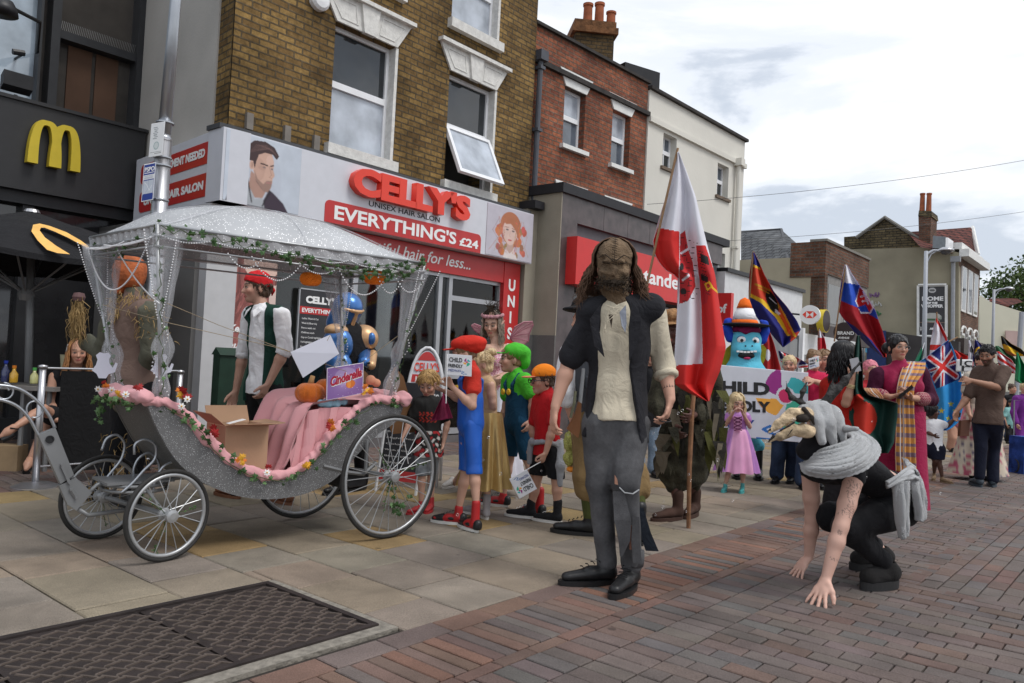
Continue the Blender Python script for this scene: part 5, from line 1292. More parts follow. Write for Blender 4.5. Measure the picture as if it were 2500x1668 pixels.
def curtain(P,Bp,spread,seed,zt=.52):
 r_=random.Random(seed);mb=MB();n=34;m_=44;vs=[]
 for i in range(m_):
  t=i/(m_-1);C=P+(Bp-P)*t+V(0,0,-.03*(1-t))
  w_=.015+spread*max(0,1-t/zt)**.8 if t<zt else.016+.040*math.sin((t-zt)/(1-zt)*math.pi)**.6*(.6+.4*math.sin(t*22+seed))
  tw=t*3+seed
  for j in range(n):
   a=2*math.pi*j/n;w2=w_*(1+.22*math.sin(5*a+tw*2)+.12*math.sin(9*a-tw))
   vs.append(C+CA*math.cos(a)*w2*(1.0)+CB*math.sin(a)*w2*.75)
 fs=[(i*n+j,i*n+(j+1)%n,(i+1)*n+(j+1)%n,(i+1)*n+j)for i in range(m_-1)for j in range(n)]
 mb.add(vs,fs);mb.build('tulle_curtain',M_tulle,carT,smooth=True)
for k,(P,Bp)in enumerate(zip(poleT,pole_b)):
 ctr=(poleT[0]+poleT[2])/2;inn=(ctr-P);inn.z=0;inn.normalize()
 curtain(P+inn*.06+V(0,0,-.02),Bp+V(0,0,.03),(.075,.065,.075,.085)[k],k*1.7)
M_bead=mat('pearl_bead',(.74,.74,.76),rough=.25,var=.03,metal=.2)
def beads(P,Q,sag,n=None,name='bead_string',r=.0052):
 P,Q=Vector(P),Vector(Q);L_=(Q-P).length*(1+sag*1.2);n=n or int(L_/.0135);mb=MB()
 for i in range(n):
  t=i/(n-1);mb.ball(P+(Q-P)*t-V(0,0,sag*4*t*(1-t)),r,6,4)
 return mb.build(name,M_bead,carT,smooth=True)
edge=lambda k,t,z=-.06:cyc[k]+(cyc[k+1]-cyc[k])*t+V(0,0,z)
out=lambda k:(lambda o:V(o.y,-o.x,0))((cyc[k+1]-cyc[k]).normalized())
for i in range(6):beads(edge(0,i/6,-.05)+out(0)*.015,edge(0,(i+1)/6,-.05)+out(0)*.015,(.03,.02,.025,.035,.03,.02)[i])
for(t0,t1,sg)in((.30,.48,.12),(.47,.62,.05),(.62,.83,.15),(.78,.90,.12),(.86,.995,.10),(.22,.34,.07)):beads(edge(0,t0,-.11)+out(0)*.02,edge(0,t1,-.11)+out(0)*.02,sg)
for(t0,t1,sg)in((.03,.97,.27),(.0,.6,.02),(.3,1,.02),(.0,1,.015)):beads(edge(3,t0,-.07)+out(3)*.02,edge(3,t1,-.07)+out(3)*.02,sg)
beads(edge(3,.45,-.1),edge(0,.02,-.42),.03)
for k,P in enumerate(poleT):
 ctr=(poleT[0]+poleT[2])/2;inn=(ctr-P);inn.z=0;inn.normalize()
 for s_ in(-1,1):
  Q=P+(pole_b[k]-P)*.52;mb=MB();m_=34
  for i in range(m_):t=i/(m_-1);mb.ball(P+(Q-P)*t+CA*s_*.085*(1-t)**.8*(1 if k%2 else-1)+V(0,0,-.05*(1-t))-CB*.06*(1-t),.0048,6,4)
  mb.build('bead_string',M_bead,carT,smooth=True)
 mb=MB();
 for i in range(26):t=i/25;q=P+(pole_b[k]-P)*(.52+.48*t);mb.ball(q+CA*.04*math.sin(t*9)-CB*.04*math.cos(t*9),.0048,6,4)
 mb.build('bead_string',M_bead,carT,smooth=True)
M_ivy=mat('ivy_leaf',(.035,.085,.022),rough=.5,var=.35,scale=20);M_ivy2=mat('pale_ivy_leaf',(.10,.19,.07),rough=.5,var=.35,scale=20);M_vine=mat('vine_stem',(.06,.09,.03),rough=.8)
def leaf_poly(kind):
 if kind=='ivy':return[(0,0),(.5,-.28),(.42,.2),(.85,.42),(.42,.55),(.0,1.15),(-.42,.55),(-.85,.42),(-.42,.2),(-.5,-.28)]
 if kind=='maple':return[(0,-.2),(.25,.0),(.7,-.15),(.6,.15),(1.0,.35),(.62,.5),(.7,.9),(.35,.75),(0,1.3),(-.35,.75),(-.7,.9),(-.62,.5),(-1,.35),(-.6,.15),(-.7,-.15),(-.25,.0)]
def leaf(mb,P,s,kind='ivy',face=None):
 n=(Vector(face)if face else(CAMP-Vector(P))).normalized()+V(*[rnd.uniform(-.65,.65)for _ in range(3)]);n.normalize()
 u=n.cross(V(rnd.uniform(-1,1),rnd.uniform(-1,1),rnd.uniform(-1,.3))).normalized();v=n.cross(u)
 pts=leaf_poly(kind);c=Vector(P)+v*s*.45+n*s*.18;ring=[Vector(P)+u*x*s+v*y*s for x,y in pts]
 mb.add([c]+ring,[(0,1+i,1+(i+1)%len(ring))for i in range(len(ring))])
def garland(pts,n,s,jit,name='ivy_garland',pale=.35,face=None,parent=carT,vine=True):
 pts=[Vector(p)for p in pts];mb=MB();cum=[0]
 for a,b in zip(pts[:-1],pts[1:]):cum.append(cum[-1]+(b-a).length)
 def PP(t):
  d=t*cum[-1]
  for i in range(len(pts)-1):
   if d<=cum[i+1]or i==len(pts)-2:return pts[i]+(pts[i+1]-pts[i])*((d-cum[i])/max(cum[i+1]-cum[i],1e-6))
 for i in range(n):
  mb.cur=1 if rnd.random()<pale else 0
  leaf(mb,PP(rnd.random())+V(*[rnd.uniform(-jit,jit)for _ in range(3)]),s*rnd.uniform(.6,1.25),face=face)
 mb.cur=2
 if vine:mb.tube([PP(i/30)+V(*[rnd.uniform(-jit,jit)*.5 for _ in range(3)])for i in range(31)],.0022,4)
 return mb.build(name,[M_ivy,M_ivy2,M_vine],parent,fix=False)
o0=out(0)*.03
garland([edge(0,0,-.02)+o0,edge(0,.2,-.04)+o0,edge(0,.45,-.09)+o0,edge(0,.7,-.10)+o0,edge(0,.85,-.06)+o0,edge(0,1,-.02)+o0],92,.026,.04,pale=.12)
garland([edge(0,.55,-.12)+o0,edge(0,.75,-.14)+o0,edge(0,.9,-.1)+o0,edge(0,1,-.0)+o0],34,.027,.035,pale=.12)
garland([edge(3,0,-.05),edge(3,.5,-.13),edge(3,1,-.04)],8,.02,.03)
garland([edge(1,0,-.0),edge(1,.5,-.08),edge(1,1,-.03)],12,.02,.03)
for k in range(4):
 garland([poleT[k],poleT[k]+(pole_b[k]-poleT[k])*.4-CB*.03,pole_b[k]-CB*.02],17,.020,.035,pale=.45)
rimN=[cW(topc[i][0],BN-.05,topc[i][1]-.01)for i in range(47,-1,-3)]
garland(rimN,66,.027,.028,pale=.3)
garland([cW(f0[0]-.07,BN+(BF-BN)*t,f0[1]-.015)for t in(0,.33,.66,1.03)],34,.023,.028,pale=.6)
garland([cW(f0[0]-.07,BF+.0,f0[1]-.02),cW(f0[0]-.05,BF+.02,f0[1]-.16)],14,.022,.02,pale=.7)
M_mred=mat('red_silk_leaf',(.32,.015,.015),rough=.6,var=.25,scale=20);M_morg=mat('orange_silk_leaf',(.62,.17,.02),rough=.6,var=.25,scale=30);M_myel=mat('yellow_silk_leaf',(.70,.36,.03),rough=.6,var=.2,scale=30)
M_pet=mat('white_petal',(.78,.77,.75),rough=.6)
def spray(P,cols,s=.035,n=3,name='silk_leaves'):
 mb=MB()
 for i in range(n):mb.cur=i%len(cols);leaf(mb,Vector(P)+V(*[rnd.uniform(-.02,.02)for _ in range(3)]),s*rnd.uniform(.8,1.1),'maple')
 return mb.build(name,cols,carT,fix=False)
def daisy(P,s=.02):
 n=(CAMP-Vector(P)).normalized()+V(*[rnd.uniform(-.3,.3)for _ in range(3)]);n.normalize();u=n.orthogonal().normalized();v=n.cross(u);mb=MB()
 for i in range(7):
  a=i*2*math.pi/7;e_=u*math.cos(a)+v*math.sin(a);f_=n.cross(e_)
  mb.add([Vector(P)+n*.004,Vector(P)+e_*s*.6+f_*s*.3+n*.004,Vector(P)+e_*s*1.1+n*.0,Vector(P)+e_*s*.6-f_*s*.3+n*.004],[(0,1,2,3)])
 mb.cur=1;mb.ball(Vector(P)+n*.006,s*.25,8,5);return mb.build('silk_daisy',[M_pet,M_myel],carT,fix=False)
def near(px,py,o=-.07):return cX(px,py,BN+o)
for(px,py,c,s_)in((447,958,[M_mred,M_morg,M_myel],.034),(520,1056,[M_mred],.034),(592,1125,[M_morg,M_myel],.026),(752,1145,[M_myel,M_myel],.030),(803,1040,[M_mred,M_morg],.033),(900,953,[M_morg,M_myel],.030),(648,1145,[M_mred],.02)):
 spray(near(px,py),c,s_,4 if len(c)>1 else 3)
for(px,py)in((443,992),(652,1154),(457,975)):daisy(near(px,py,-.10))
for(px,py,c)in((337,950,[M_mred]),(250,940,[M_morg,M_mred]),(290,965,[M_myel])):
 P=atp(px,py,cW(f0[0]-.1,0,0),CA);spray(P,c,.024,2)
for(px,py)in((272,952),(307,963),(240,950)):daisy(atp(px,py,cW(f0[0]-.1,0,0),CA),.02)
garland([H3+V(0,0,-.02),cX(965,1250,-.2),cX(1000,1210,-.22)],22,.028,.03,pale=.1);garland([H3+V(0,0,.0),cX(925,1100,-.2)],8,.010,.012);garland([H3,cX(1040,1130,-.2)],9,.010,.012);garland([H3,cX(935,1250,-.2)],8,.010,.01)
garland([H1,cX(372,1370,-.0),cX(380,1330,0)],14,.010,.012);garland([H1,cX(480,1240,0)],10,.009,.01);garland([H1,cX(345,1210,.0)],8,.009,.01);garland([H2,H2+V(-.02,.1,-.2)],8,.009,.01)
bm_=.34
def cm(px,py,b=bm_):return cX(px,py,b)
def plate(pts,name,b=bm_,th=.05,m=M_gsteel,label=None):
 mb=MB();mb.extr([cm(*p,b-th/2)for p in pts],CB*th);return mb.build(name,m,carT,label=label)
up_=plate([(94,1063),(136,1046),(181,1160),(172,1166),(148,1182)],'drawbar')
plate([(145,1186),(175,1172),(185,1166),(225,1203),(206,1225),(187,1247),(165,1232)],'drawbar')
mb=MB();P=cm(122,1073,bm_-.03);mb.lathe(P+CB*.001,[(.021,0),(.021,.004),(.015,.004),(.014,-.0005),(0,-.0005)],18,axis=-CB);mb.build('drawbar_eye',M_black,up_)
for(a,b)in(((150,1134),(170,1180)),((172,1195),(185,1215))):
 mb=MB();A,B_=cm(*a,bm_-.03),cm(*b,bm_-.03);mb.tube([A,B_],.010,4);mb.tube([A,A-CB*.01],.006,8);mb.tube([B_,B_-CB*.012],.006,8);mb.build('hinge_plate',M_gsteel,up_)
def smooth_path(px_,b,n=40):return[cm(x,y,b)for x,y in resamp(px_,n)]
hd=MB();hd.tube(smooth_path([(-60,945),(0,941),(47,950),(94,983),(120,1015),(135,1046)],bm_),.0085,8);hd.build('handle_tube',M_galv,carT,smooth=True)
hd=MB();hd.tube(smooth_path([(-60,978),(0,976),(42,992),(70,1020),(94,1063)],bm_),.0085,8);hd.build('handle_tube',M_galv,carT,smooth=True)
hd=MB();hd.tube([cm(84+19*math.cos(t),1000+20*math.sin(t))for t in np.linspace(2.6,8.2,30)],.005,6);hd.tube([cm(10+(22-t*1.6)*math.cos(t),957+(20-t*1.5)*math.sin(t))for t in np.linspace(-1.6,6,34)],.005,6);hd.build('scrollwork',M_galv,carT,smooth=True)
def ringc(C,r,rr,name,k=32):
 mb=MB();mb.tube([C+CA*r*math.cos(t)+CB*r*math.sin(t)for t in np.linspace(0,2*math.pi,k,endpoint=False)],rr,6,closed=True);return mb.build(name,M_gsteel,carT,smooth=True)
AC=(H1+H2)/2;TC=V(AC.x,AC.y,.385)
ringc(TC,.17,.010,'turntable_ring');ringc(TC-V(0,0,.03),.17,.010,'turntable_ring')
mb=MB();mb.boxc(TC-CA*.19-CB*.14+V(0,0,.012),CA*.36,CB*.28,V(0,0,.012));mb.build('turntable_plate',M_gsteel,carT)
mb=MB();mb.tube([cm(187,1240),cm(215,1258),H1*.5+H2*.5-CA*.0+V(0,0,-.02)],.013,8);mb.tube([cm(215,1205),TC-CA*.2,TC+CA*.2],.012,8);mb.tube([H1+V(0,0,.0)+CB*.04,TC-CB*.15],.009,6);mb.tube([H2-CB*.04,TC+CB*.15],.009,6)
mb.tube([TC-V(0,0,.14)-CB*.0,TC],.022,8);mb.build('fork',M_gsteel,carT,smooth=True)
for(pts,b)in(([(248,1100),(262,1070),(285,1062),(303,1080),(300,1112),(270,1155),(240,1190)],.47),([(328,1110),(330,1085),(352,1073),(378,1085),(380,1115),(350,1150),(318,1185),(295,1204)],.2),([(330,1180),(326,1150),(340,1118),(365,1106),(385,1125),(388,1160),(370,1195)],.45),([(372,1215),(380,1170),(405,1135),(440,1128),(462,1150)],.2)):
 mb=MB();mb.tube(smooth_path(pts,b),.0075,8);mb.build('scroll_tube',M_galv,carT,smooth=True)
RC=(H3+H4)/2
for s_ in(-.22,.22):
 mb=MB();mb.tube([RC+CB*s_-CA*.30+V(0,0,.06),RC+CB*s_-CA*.12+V(0,0,.01),RC+CB*s_+V(0,0,-.01),RC+CB*s_+CA*.10+V(0,0,.06)],.014,6);mb.build('leaf_spring',M_gsteel,carT)
mb=MB();mb.boxc(RC-CB*.2-CA*.16+V(0,0,-.09),CA*.2,CB*.22,V(0,0,.09));mb.build('black_case',M_black,carT)
mb=MB();mb.tube([RC-CB*.25,RC-CB*.25+V(0,0,.22)],.012,6);mb.tube([RC+CB*.25,RC+CB*.25+V(0,0,.22)],.012,6);mb.tube([TC,cW(topc[2][0]+.12,.34,botc[14][1])],.015,6);mb.tube([cW(cL(TC)[0],.34,.39),cW(cL(TC)[0]+.38,.34,.40)],.014,6);mb.build('chassis',M_gsteel,carT)
M_card=mat('cardboard',(.43,.27,.17),rough=.9,var=.06,scale=5,bump=.05)
bx0=cL(cX(542,1130,.13));
bxT=thing('cardboard_box','open brown cardboard box standing inside the carriage','cardboard box',cW(bx0[0],.3,bx0[2]))
ba=cL(cX(548,1100,.13))[0];bb=cL(cX(653,1100,.13))[0];bz1=cL(cX(600,1040,.13))[2];bz0=cL(cX(650,1140,.13))[2]-.02
mb=MB();t=.005;b0_,b1_=.13,.40
mb.boxc(cW(ba,b0_,bz0),CA*(bb-ba),CB*t,V(0,0,bz1-bz0));mb.boxc(cW(ba,b1_,bz0),CA*(bb-ba),CB*t,V(0,0,bz1-bz0));mb.boxc(cW(ba,b0_+t,bz0),CA*t,CB*(b1_-b0_-t),V(0,0,bz1-bz0-.001));mb.boxc(cW(bb-t,b0_+t,bz0),CA*t,CB*(b1_-b0_-t),V(0,0,bz1-bz0-.001));mb.boxc(cW(ba+t,b0_+t,bz0),CA*(bb-ba-2*t),CB*(b1_-b0_-t),V(0,0,t));mb.build('carton',M_card,bxT)
mb=MB();mb.boxc(cW(bb,b0_,bz1),CA*.11+V(0,0,.012),CB*(b1_-b0_),V(0,0,.004));mb.build('flap',M_card,bxT)
mb=MB();mb.boxc(cW(ba,b0_-.0,bz1),-CA*.0-CB*.12+V(0,0,.02),CA*(bb-ba),V(0,0,.004));mb.build('flap',M_card,bxT)
mb=MB();mb.boxc(cW(ba,b0_,bz1),-CA*.09+V(0,0,.07),CB*(b1_-b0_),V(0,0,.004));mb.build('flap',M_card,bxT)
mb=MB();mb.boxc(cW(ba,b1_,bz1),CB*.05+V(0,0,.10),CA*(bb-ba),CB*.004);mb.build('flap',M_card,bxT)
mb=MB();mb.boxc(cW(ba+.03,b0_+.02,bz1+.01),CA*.10+V(0,0,.025),CB*.05,V(0,0,.002));tag_=mb.build('leaflet',M_wh,label='folded printed leaflet on top of the cardboard box',cat='leaflet')
M_felt=mat('orange_felt',(.62,.15,.016),rough=.95,var=.12,scale=30,bump=.5,bscale=160,sheen=.3)
def pumpkin(C,R,zs,label,lobes=8,m=M_felt,name='pumpkin',stem=True):
 T=thing(name,label,'pumpkin',C-V(0,0,R*zs));mb=MB();n,m_=64,20;vs=[]
 for i in range(m_+1):
  ph=math.pi*i/m_
  for j in range(n):
   a=2*math.pi*j/n;lob=1-.10*(abs(math.cos(a*lobes/2))<.25)*(1-abs(math.cos(a*lobes/2))*4)*1 if False else 1-.09*(1-abs(math.sin(a*lobes/2)))**2.5
   r=R*math.sin(ph)**.85*lob;vs.append(C+V(r*math.cos(a),r*math.sin(a),R*zs*math.cos(ph)*(1-.12*math.exp(-(math.sin(ph)/.3)**2))))
 mb.add(vs,[(i*n+j,(i+1)*n+j,(i+1)*n+(j+1)%n,i*n+(j+1)%n)for i in range(m_)for j in range(n)]);mb.build('body',m,T,smooth=True)
 if stem:mb=MB();mb.tube([C+V(0,0,R*zs*.8),C+V(.005,0,R*zs*1.25),C+V(.012,0,R*zs*1.6)],[.022,.017,.015],10);mb.build('stem',mat('corduroy_stem',(.45,.27,.12),rough=.9),T,smooth=True)
 return T
pC=cX(757,960,.22);pumpkin(pC,.098,.72,'large orange felt pumpkin beside the purple sign in the carriage')
pC2=cX(800,945,.44);pumpkin(pC2,.085,.7,'smaller orange pumpkin partly behind the purple sign',stem=False)
def plush(pts,label,m,cat='soft toy'):
 b=Blob()
 for c,r in pts:b.ell(c,np.array([r,r,r])if not hasattr(r,'__len__')else r,k=.02)
 c=pts[0][0];T=thing('soft_toy',label,cat,c-V(0,0,.03));blob_obj(b,.006,'body',m,T);return T
q=cX(800,985,.12);plush([(q,.035),(q-CA*.05,.026),(q+CA*.06+V(0,0,.0),.034),(q+CA*.12+V(0,0,.01),.026)],'pale blue satin soft toy lying below the purple sign',mat('blue_satin',(.30,.50,.62),rough=.35,var=.1,scale=20,bump=.2,bscale=30))
q=cX(905,928,.3);plush([(q,.035),(q+CA*.05+V(0,0,-.02),.03)],'peach coloured soft toy with round head at the rear of the carriage',mat('peach_plush',(.72,.33,.2),rough=.9))
def z6(x,y):return r6(x,y)
pa_,pb_2,pc_=cX(*r6(1578,1070),.06),cX(*r6(1806,1035),.10),cX(*r6(1574,1272),.06)
P=Paint(80,72,(.22,.12,.33),asp=1.1)
P.a+=(np.exp(-((P.U-.5)**2+(P.Vv-.45)**2)/.08)*.22)[...,None]*np.array([1,.8,1.1])
P.ell(.5,.35,.3,.28,(.45,.35,.55),a=.5)
for i in range(40):P.ell(rnd.random(),rnd.random(),.008,.009,(.75,.7,.9),a=.8)
P.ell(.64,.62,.13,.13,(.62,.17,.03));P.ell(.60,.62,.05,.12,(.75,.28,.06));P.line(.64,.5,.66,.44,.03,(.12,.2,.05))
P.rect(0,0,1,.015,(.8,.8,.8));P.rect(0,.985,1,1,(.8,.8,.8));P.rect(0,0,.015,1,(.8,.8,.8));P.rect(.985,0,1,1,(.8,.8,.8))
cs=sheet('story_sign',flatpos(pa_,pb_2,pc_),P,painted('poster_print'),None,label='purple sign lettered Cinderella with a small pumpkin in the carriage',cat='sign',thick=.006,smooth=False)
ex_=(pb_2-pa_).normalized();ez_=(pa_-pc_).normalized();n__=ex_.cross(ez_);sw=(pb_2-pa_).length;shh=(pa_-pc_).length
P0_=Vector(pa_)+ex_*sw*.08-ez_*shh*.58+n__*.005;P1_=Vector(pa_)+ex_*sw*.93-ez_*shh*.42+n__*.005
text_box('Cinderella',P0_,P1_,ez_+ex_*-.15,shh*.26,mat('ruby_ink',(.42,.02,.05),rough=.4),cs,bold=.003,shear=.35)
text_box('Cinderella',P0_-n__*.002+ex_*.003-ez_*.003,P1_-n__*.002+ex_*.003-ez_*.003,ez_+ex_*-.15,shh*.26,M_wh,cs,bold=.006,shear=.35)
w4_=[cX(*r6(1600,862),-.05),cX(*r6(1655,980),-.05),cX(*r6(1430,1130),-.03),cX(*r6(1352,970),-.05)]
mb=MB();mb.extr(w4_,CB*.004);mb.build('blank_card',mat('white_card',(.62,.63,.72),rough=.7,var=.03),label='blank white card hanging by string from the carriage',cat='card')
st=MB();M_twine=mat('twine',(.30,.24,.16),rough=.9)
def r6w(x,y,b):return cX(*r6(x,y),b)
st.tube([r6w(180,675,.5),r6w(600,790,.0),r6w(1240,935,-.04),r6w(1350,970,-.045)],.0018,4);st.tube([r6w(580,665,-.02),r6w(900,800,-.03),r6w(1350,968,-.045)],.0018,4)
st.tube([r6w(1600,862,-.05),r6w(1580,900,-.05)],.0018,4);st.tube([r6w(1352,970,-.046),r6w(1700,1090,.05)],.0018,4);st.tube([r6w(1800,1035,.08),r6w(2020,870,.0)],.0018,4)
st.build('string',M_twine,carT)
def blob_card(c,sc,label,nrm):
 pts=[(0,.11),(.035,.12),(.06,.09),(.045,.06),(.05,.02),(.08,-.02),(.10,.03),(.12,.02),(.10,-.06),(.05,-.08),(.03,-.12),(-.03,-.12),(-.05,-.08),(-.09,-.05),(-.06,0),(-.05,.05),(-.065,.09),(-.035,.12)]
 u=V(-nrm.y,nrm.x,0).normalized();u=u if u.x>0 else-u;mb=MB();mb.extr([c+u*x*sc+V(0,0,y*sc)for x,y in pts],nrm*.004);return mb.build('card_cutout',mat('white_card',(.62,.63,.72)),label=label,cat='card cutout')
nrm=(V(0,0,1.1)-cX(240,892,.5)).normalized()
k1=blob_card(cX(252,892,.50),.62,'white scalloped card cutout tied to the front left curtain',nrm)
k2=blob_card(cX(392,893,.10),.55,'plain white card cutout on the near front pole of the carriage',nrm)
M_paper=mat('orange_tissue',(.95,.27,.025),rough=.8,var=.12,scale=14,trans=0)
def lantern(C,R,label):
 T=thing('paper_lantern',label,'paper lantern',C-V(0,0,R));mb=MB();n=44;m_=16;vs=[]
 for i in range(m_+1):
  ph=math.pi*i/m_
  for j in range(n):
   a=2*math.pi*j/n;z_=math.cos(ph);r=R*(math.sin(ph)**.7)*(1+.055*(1 if(j+i)%2 else-1));vs.append(C+V(r*math.cos(a),r*math.sin(a),R*.72*z_*(1-.15*math.exp(-(math.sin(ph)/.35)**2))))
 mb.add(vs,[(i*n+j,(i+1)*n+j,(i+1)*n+(j+1)%n,i*n+(j+1)%n)for i in range(m_)for j in range(n)]);mb.build('honeycomb',M_paper,T)
 mb=MB();mb.tube([C+V(0,0,R*.6),C+V(0,0,R*.72+.06)],.0018,4);mb.build('cord',M_vine,T);mb=MB()
 for _ in range(4):leaf(mb,C+V(rnd.uniform(-.03,.03),-.03,R*.85),.016)
 mb.build('leaf',M_ivy,T,fix=False)
lantern(cX(*r6(1478,515),.18),.066,'orange honeycomb paper lantern hanging nearer the canopy middle');lantern(cX(*r6(1877,505),.12),.073,'orange honeycomb paper lantern hanging at the canopy rear')
for(pts,b,lb)in(([(958,1060),(935,1000),(945,930),(965,895),(985,920),(1005,990),(1015,1055)],.5,'brown cardboard shape standing at the rear of the carriage behind the wheel'),([(895,940),(860,905),(870,890),(895,910),(915,935)],.66,'small brown cardboard arch behind the rear seat')):
 mb=MB();mb.extr([cX(x,y,b)for x,y in pts],CB*.006);mb.build('card_shape',mat('brown_card',(.16,.08,.035),rough=.8,var=.15),label=lb,cat='cardboard')
 # people: builders
def skin(name,c):return mat(name,c,rough=.5,var=.07,scale=12,vcol=True,bump=.05,bscale=300,spec=.4)
M_skin=skin('skin',(1,1,1))
SK_F=(.56,.31,.22);SK_P=(.62,.38,.30);SK_T=(.47,.255,.175);SK_B=(.32,.165,.105);SK_D=(.10,.05,.035)
M_eyew=mat('eye_white',(.62,.60,.57),rough=.2);M_iris=mat('iris',(.035,.022,.015),rough=.15)
def cloth(name,c,rough=.85,var=.10,**k):
 k.setdefault('bump',.12);k.setdefault('bscale',180);k.setdefault('sheen',.02);k.setdefault('spec',.18)
 def fn(m,N,L,p,tc,vm):
  a=N.new('ShaderNodeTexNoise');a.inputs['Scale'].default_value=9;a.inputs['Detail'].default_value=3;a.inputs['Distortion'].default_value=2.2;L.new(tc.outputs['Object'],a.inputs['Vector'])
  b=N.new('ShaderNodeBump');b.inputs['Strength'].default_value=.5;b.inputs['Distance'].default_value=.02;L.new(a.outputs['Fac'],b.inputs['Height'])
  q=p.inputs['Normal'].links
  if q:L.new(b.outputs[0],q[0].from_node.inputs['Normal'])
  else:L.new(b.outputs[0],p.inputs['Normal'])
 return mat(name,c,rough=rough,var=var,scale=7,fn=fn,**k)
class P_:
 """a posed figure: joints are world points; A is the picture's left side, B the right"""
 def __init__(s,label,Y,J,face=(0,-1,0),sc=1.0,hs=None,group=None,up=(0,0,1),skinc=SK_P,name='person',base=None):
  s.J={}
  for k,v in J.items():s.J[k]=at(v[0],v[1],Y+(v[2]if len(v)>2 else 0))if not isinstance(v,Vector)else v
  J=s.J;s.sc=sc;s.hs=hs or sc;s.f=Vector(face).normalized();s.up=Vector(up).normalized();s.skin=skinc
  s.sd=(J['sB']-J['sA']).normalized()
  fw=s.sd.cross(V(0,0,1)).normalized();s.fw=fw if fw.dot(V(s.f.x,s.f.y,0))>=0 else-fw
  if 'nk'not in J:J['nk']=(J['sA']+J['sB'])/2+V(0,0,.03*sc)
  sdh=s.sd.copy();sdh.z=0;sdh=sdh.normalized()if sdh.length>.3 else V(1,0,0)
  hw=.085*sc
  if 'hA'not in J:J['hA']=J['pv']-sdh*hw+V(0,0,-.02*sc)
  if 'hB'not in J:J['hB']=J['pv']+sdh*hw+V(0,0,-.02*sc)
  b=base or V((J['aA'].x+J['aB'].x)/2,(J['aA'].y+J['aB'].y)/2,0)if 'aA'in J else V(J['pv'].x,J['pv'].y,0)
  s.T=thing(name,label,'person',b,group)
  f=s.f;x=f.cross(s.up).normalized();s.hx,s.hf,s.hu=x,f,x.cross(f).normalized()
  if s.hu.dot(s.up)<0:s.hu=-s.hu
  s.R=np.array([tuple(s.hx),tuple(-s.hf),tuple(s.hu)])
 def H(s,x,y,z):
  k=s.hs;return s.J['hd']+(s.hx*x-s.hf*y+s.hu*z)*k
 def hell(s,b,c,r,k=.012,**kw):b.ell(s.H(*c),np.array(r)*s.hs,s.R,k*s.hs,**kw)
 def head(s,b,female=False,mask=False):
  h=s.hs;E=s.hell
  E(b,(0,.012,.035),(.074,.093,.082));E(b,(0,-.018,-.03),(.060,.068,.078),.03);E(b,(0,-.058,-.088),(.028,.026,.022),.025)
  E(b,(0,-.068,.026),(.050,.022,.014),.018)
  for s_ in(-1,1):
   E(b,(s_*.036,-.062,-.022),(.024,.022,.022),.02);E(b,(s_*.074,.012,-.008),(.010,.020,.031),.006)
   E(b,(s_*.030,-.094,.004),(.018,.016,.012),.008,sub=True)
  b.cap(s.H(0,-.082,.010),s.H(0,-.103,-.028),.0075*h,.0125*h,k=.008*h);E(b,(0,-.094,-.033),(.017,.011,.009),.006)
  E(b,(0,-.083,-.058),(.023,.010,.0058),.004);E(b,(0,-.081,-.068),(.020,.010,.0062),.004)
  b.cap(s.J['hd']-s.hu*.05*h+s.hf*-.015*h,s.J['nk'],.050*h,.055*s.sc,k=.02)
 def tint(s,lips=(.42,.13,.11),brow=(.10,.06,.045),beard=None,extra=None):
  def f(P):
   c=np.ones((len(P),3))*np.array(s.skin);Q=(P-np.array(s.J['hd']))@s.R.T/s.hs
   near=np.abs(Q).max(1)<.16
   m=near&((Q[:,0]/.024)**2+((Q[:,2]+.063)/.0105)**2<1)&(Q[:,1]<-.07);c[m]=lips
   bz=.033-.25*np.abs(np.abs(Q[:,0])-.032)-.0;m=near&(np.abs(np.abs(Q[:,0])-.033)<.020)&(np.abs(Q[:,2]-bz)<.0055)&(Q[:,1]<-.05);c[m]=brow
   ck=np.exp(-((np.abs(Q[:,0])-.04)**2+(Q[:,2]+.03)**2)/.0006)*near*(Q[:,1]<-.03);c=c*(1+ck[:,None]*np.array([.15,-.05,-.05]))
   if beard is not None:
    m=near&(Q[:,2]<-.035+.35*np.clip(np.abs(Q[:,0])-.045,0,1))&(Q[:,2]>-.125)&(Q[:,1]<.01)&~((Q[:,0]/.02)**2+((Q[:,2]+.063)/.008)**2<1);c[m]=c[m]*(1-beard[3])+np.array(beard[:3])*beard[3]
   if extra:c=extra(P,c)
   return c
  return f
 def eyes(s,closed=False):
  for s_ in(-1,1):
   mb=MB();mb.ball(s.H(s_*.031,-.0765,.002),.0125*s.hs,12,8,(1,1,.62));mb.build('eye',M_eyew,s.T,smooth=True)if not closed else None
   if closed:continue
   mb=MB();mb.ball(s.H(s_*.031,-.0842,.0015),.0062*s.hs,10,6,(1,1,.95));mb.build('iris',M_iris,s.T,smooth=True)
   mb=MB();mb.tube([s.H(s_*.016,-.082,.002),s.H(s_*.024,-.0895,.0082),s.H(s_*.036,-.089,.0082),s.H(s_*.047,-.076,.003)],.0026*s.hs,5);mb.build('eyelid',mat('lash_dark',(.05,.03,.025)),s.T)
 def arm(s,b,q,r=1.0):
  J,k=s.J,s.sc*r;m1=J['s'+q]*.45+J['e'+q]*.55;m2=J['e'+q]*.7+J['w'+q]*.3
  b.chain([J['s'+q],m1,J['e'+q],m2,J['w'+q]],[.052*k,.046*k,.038*k,.041*k,.026*k],k=.02*k)
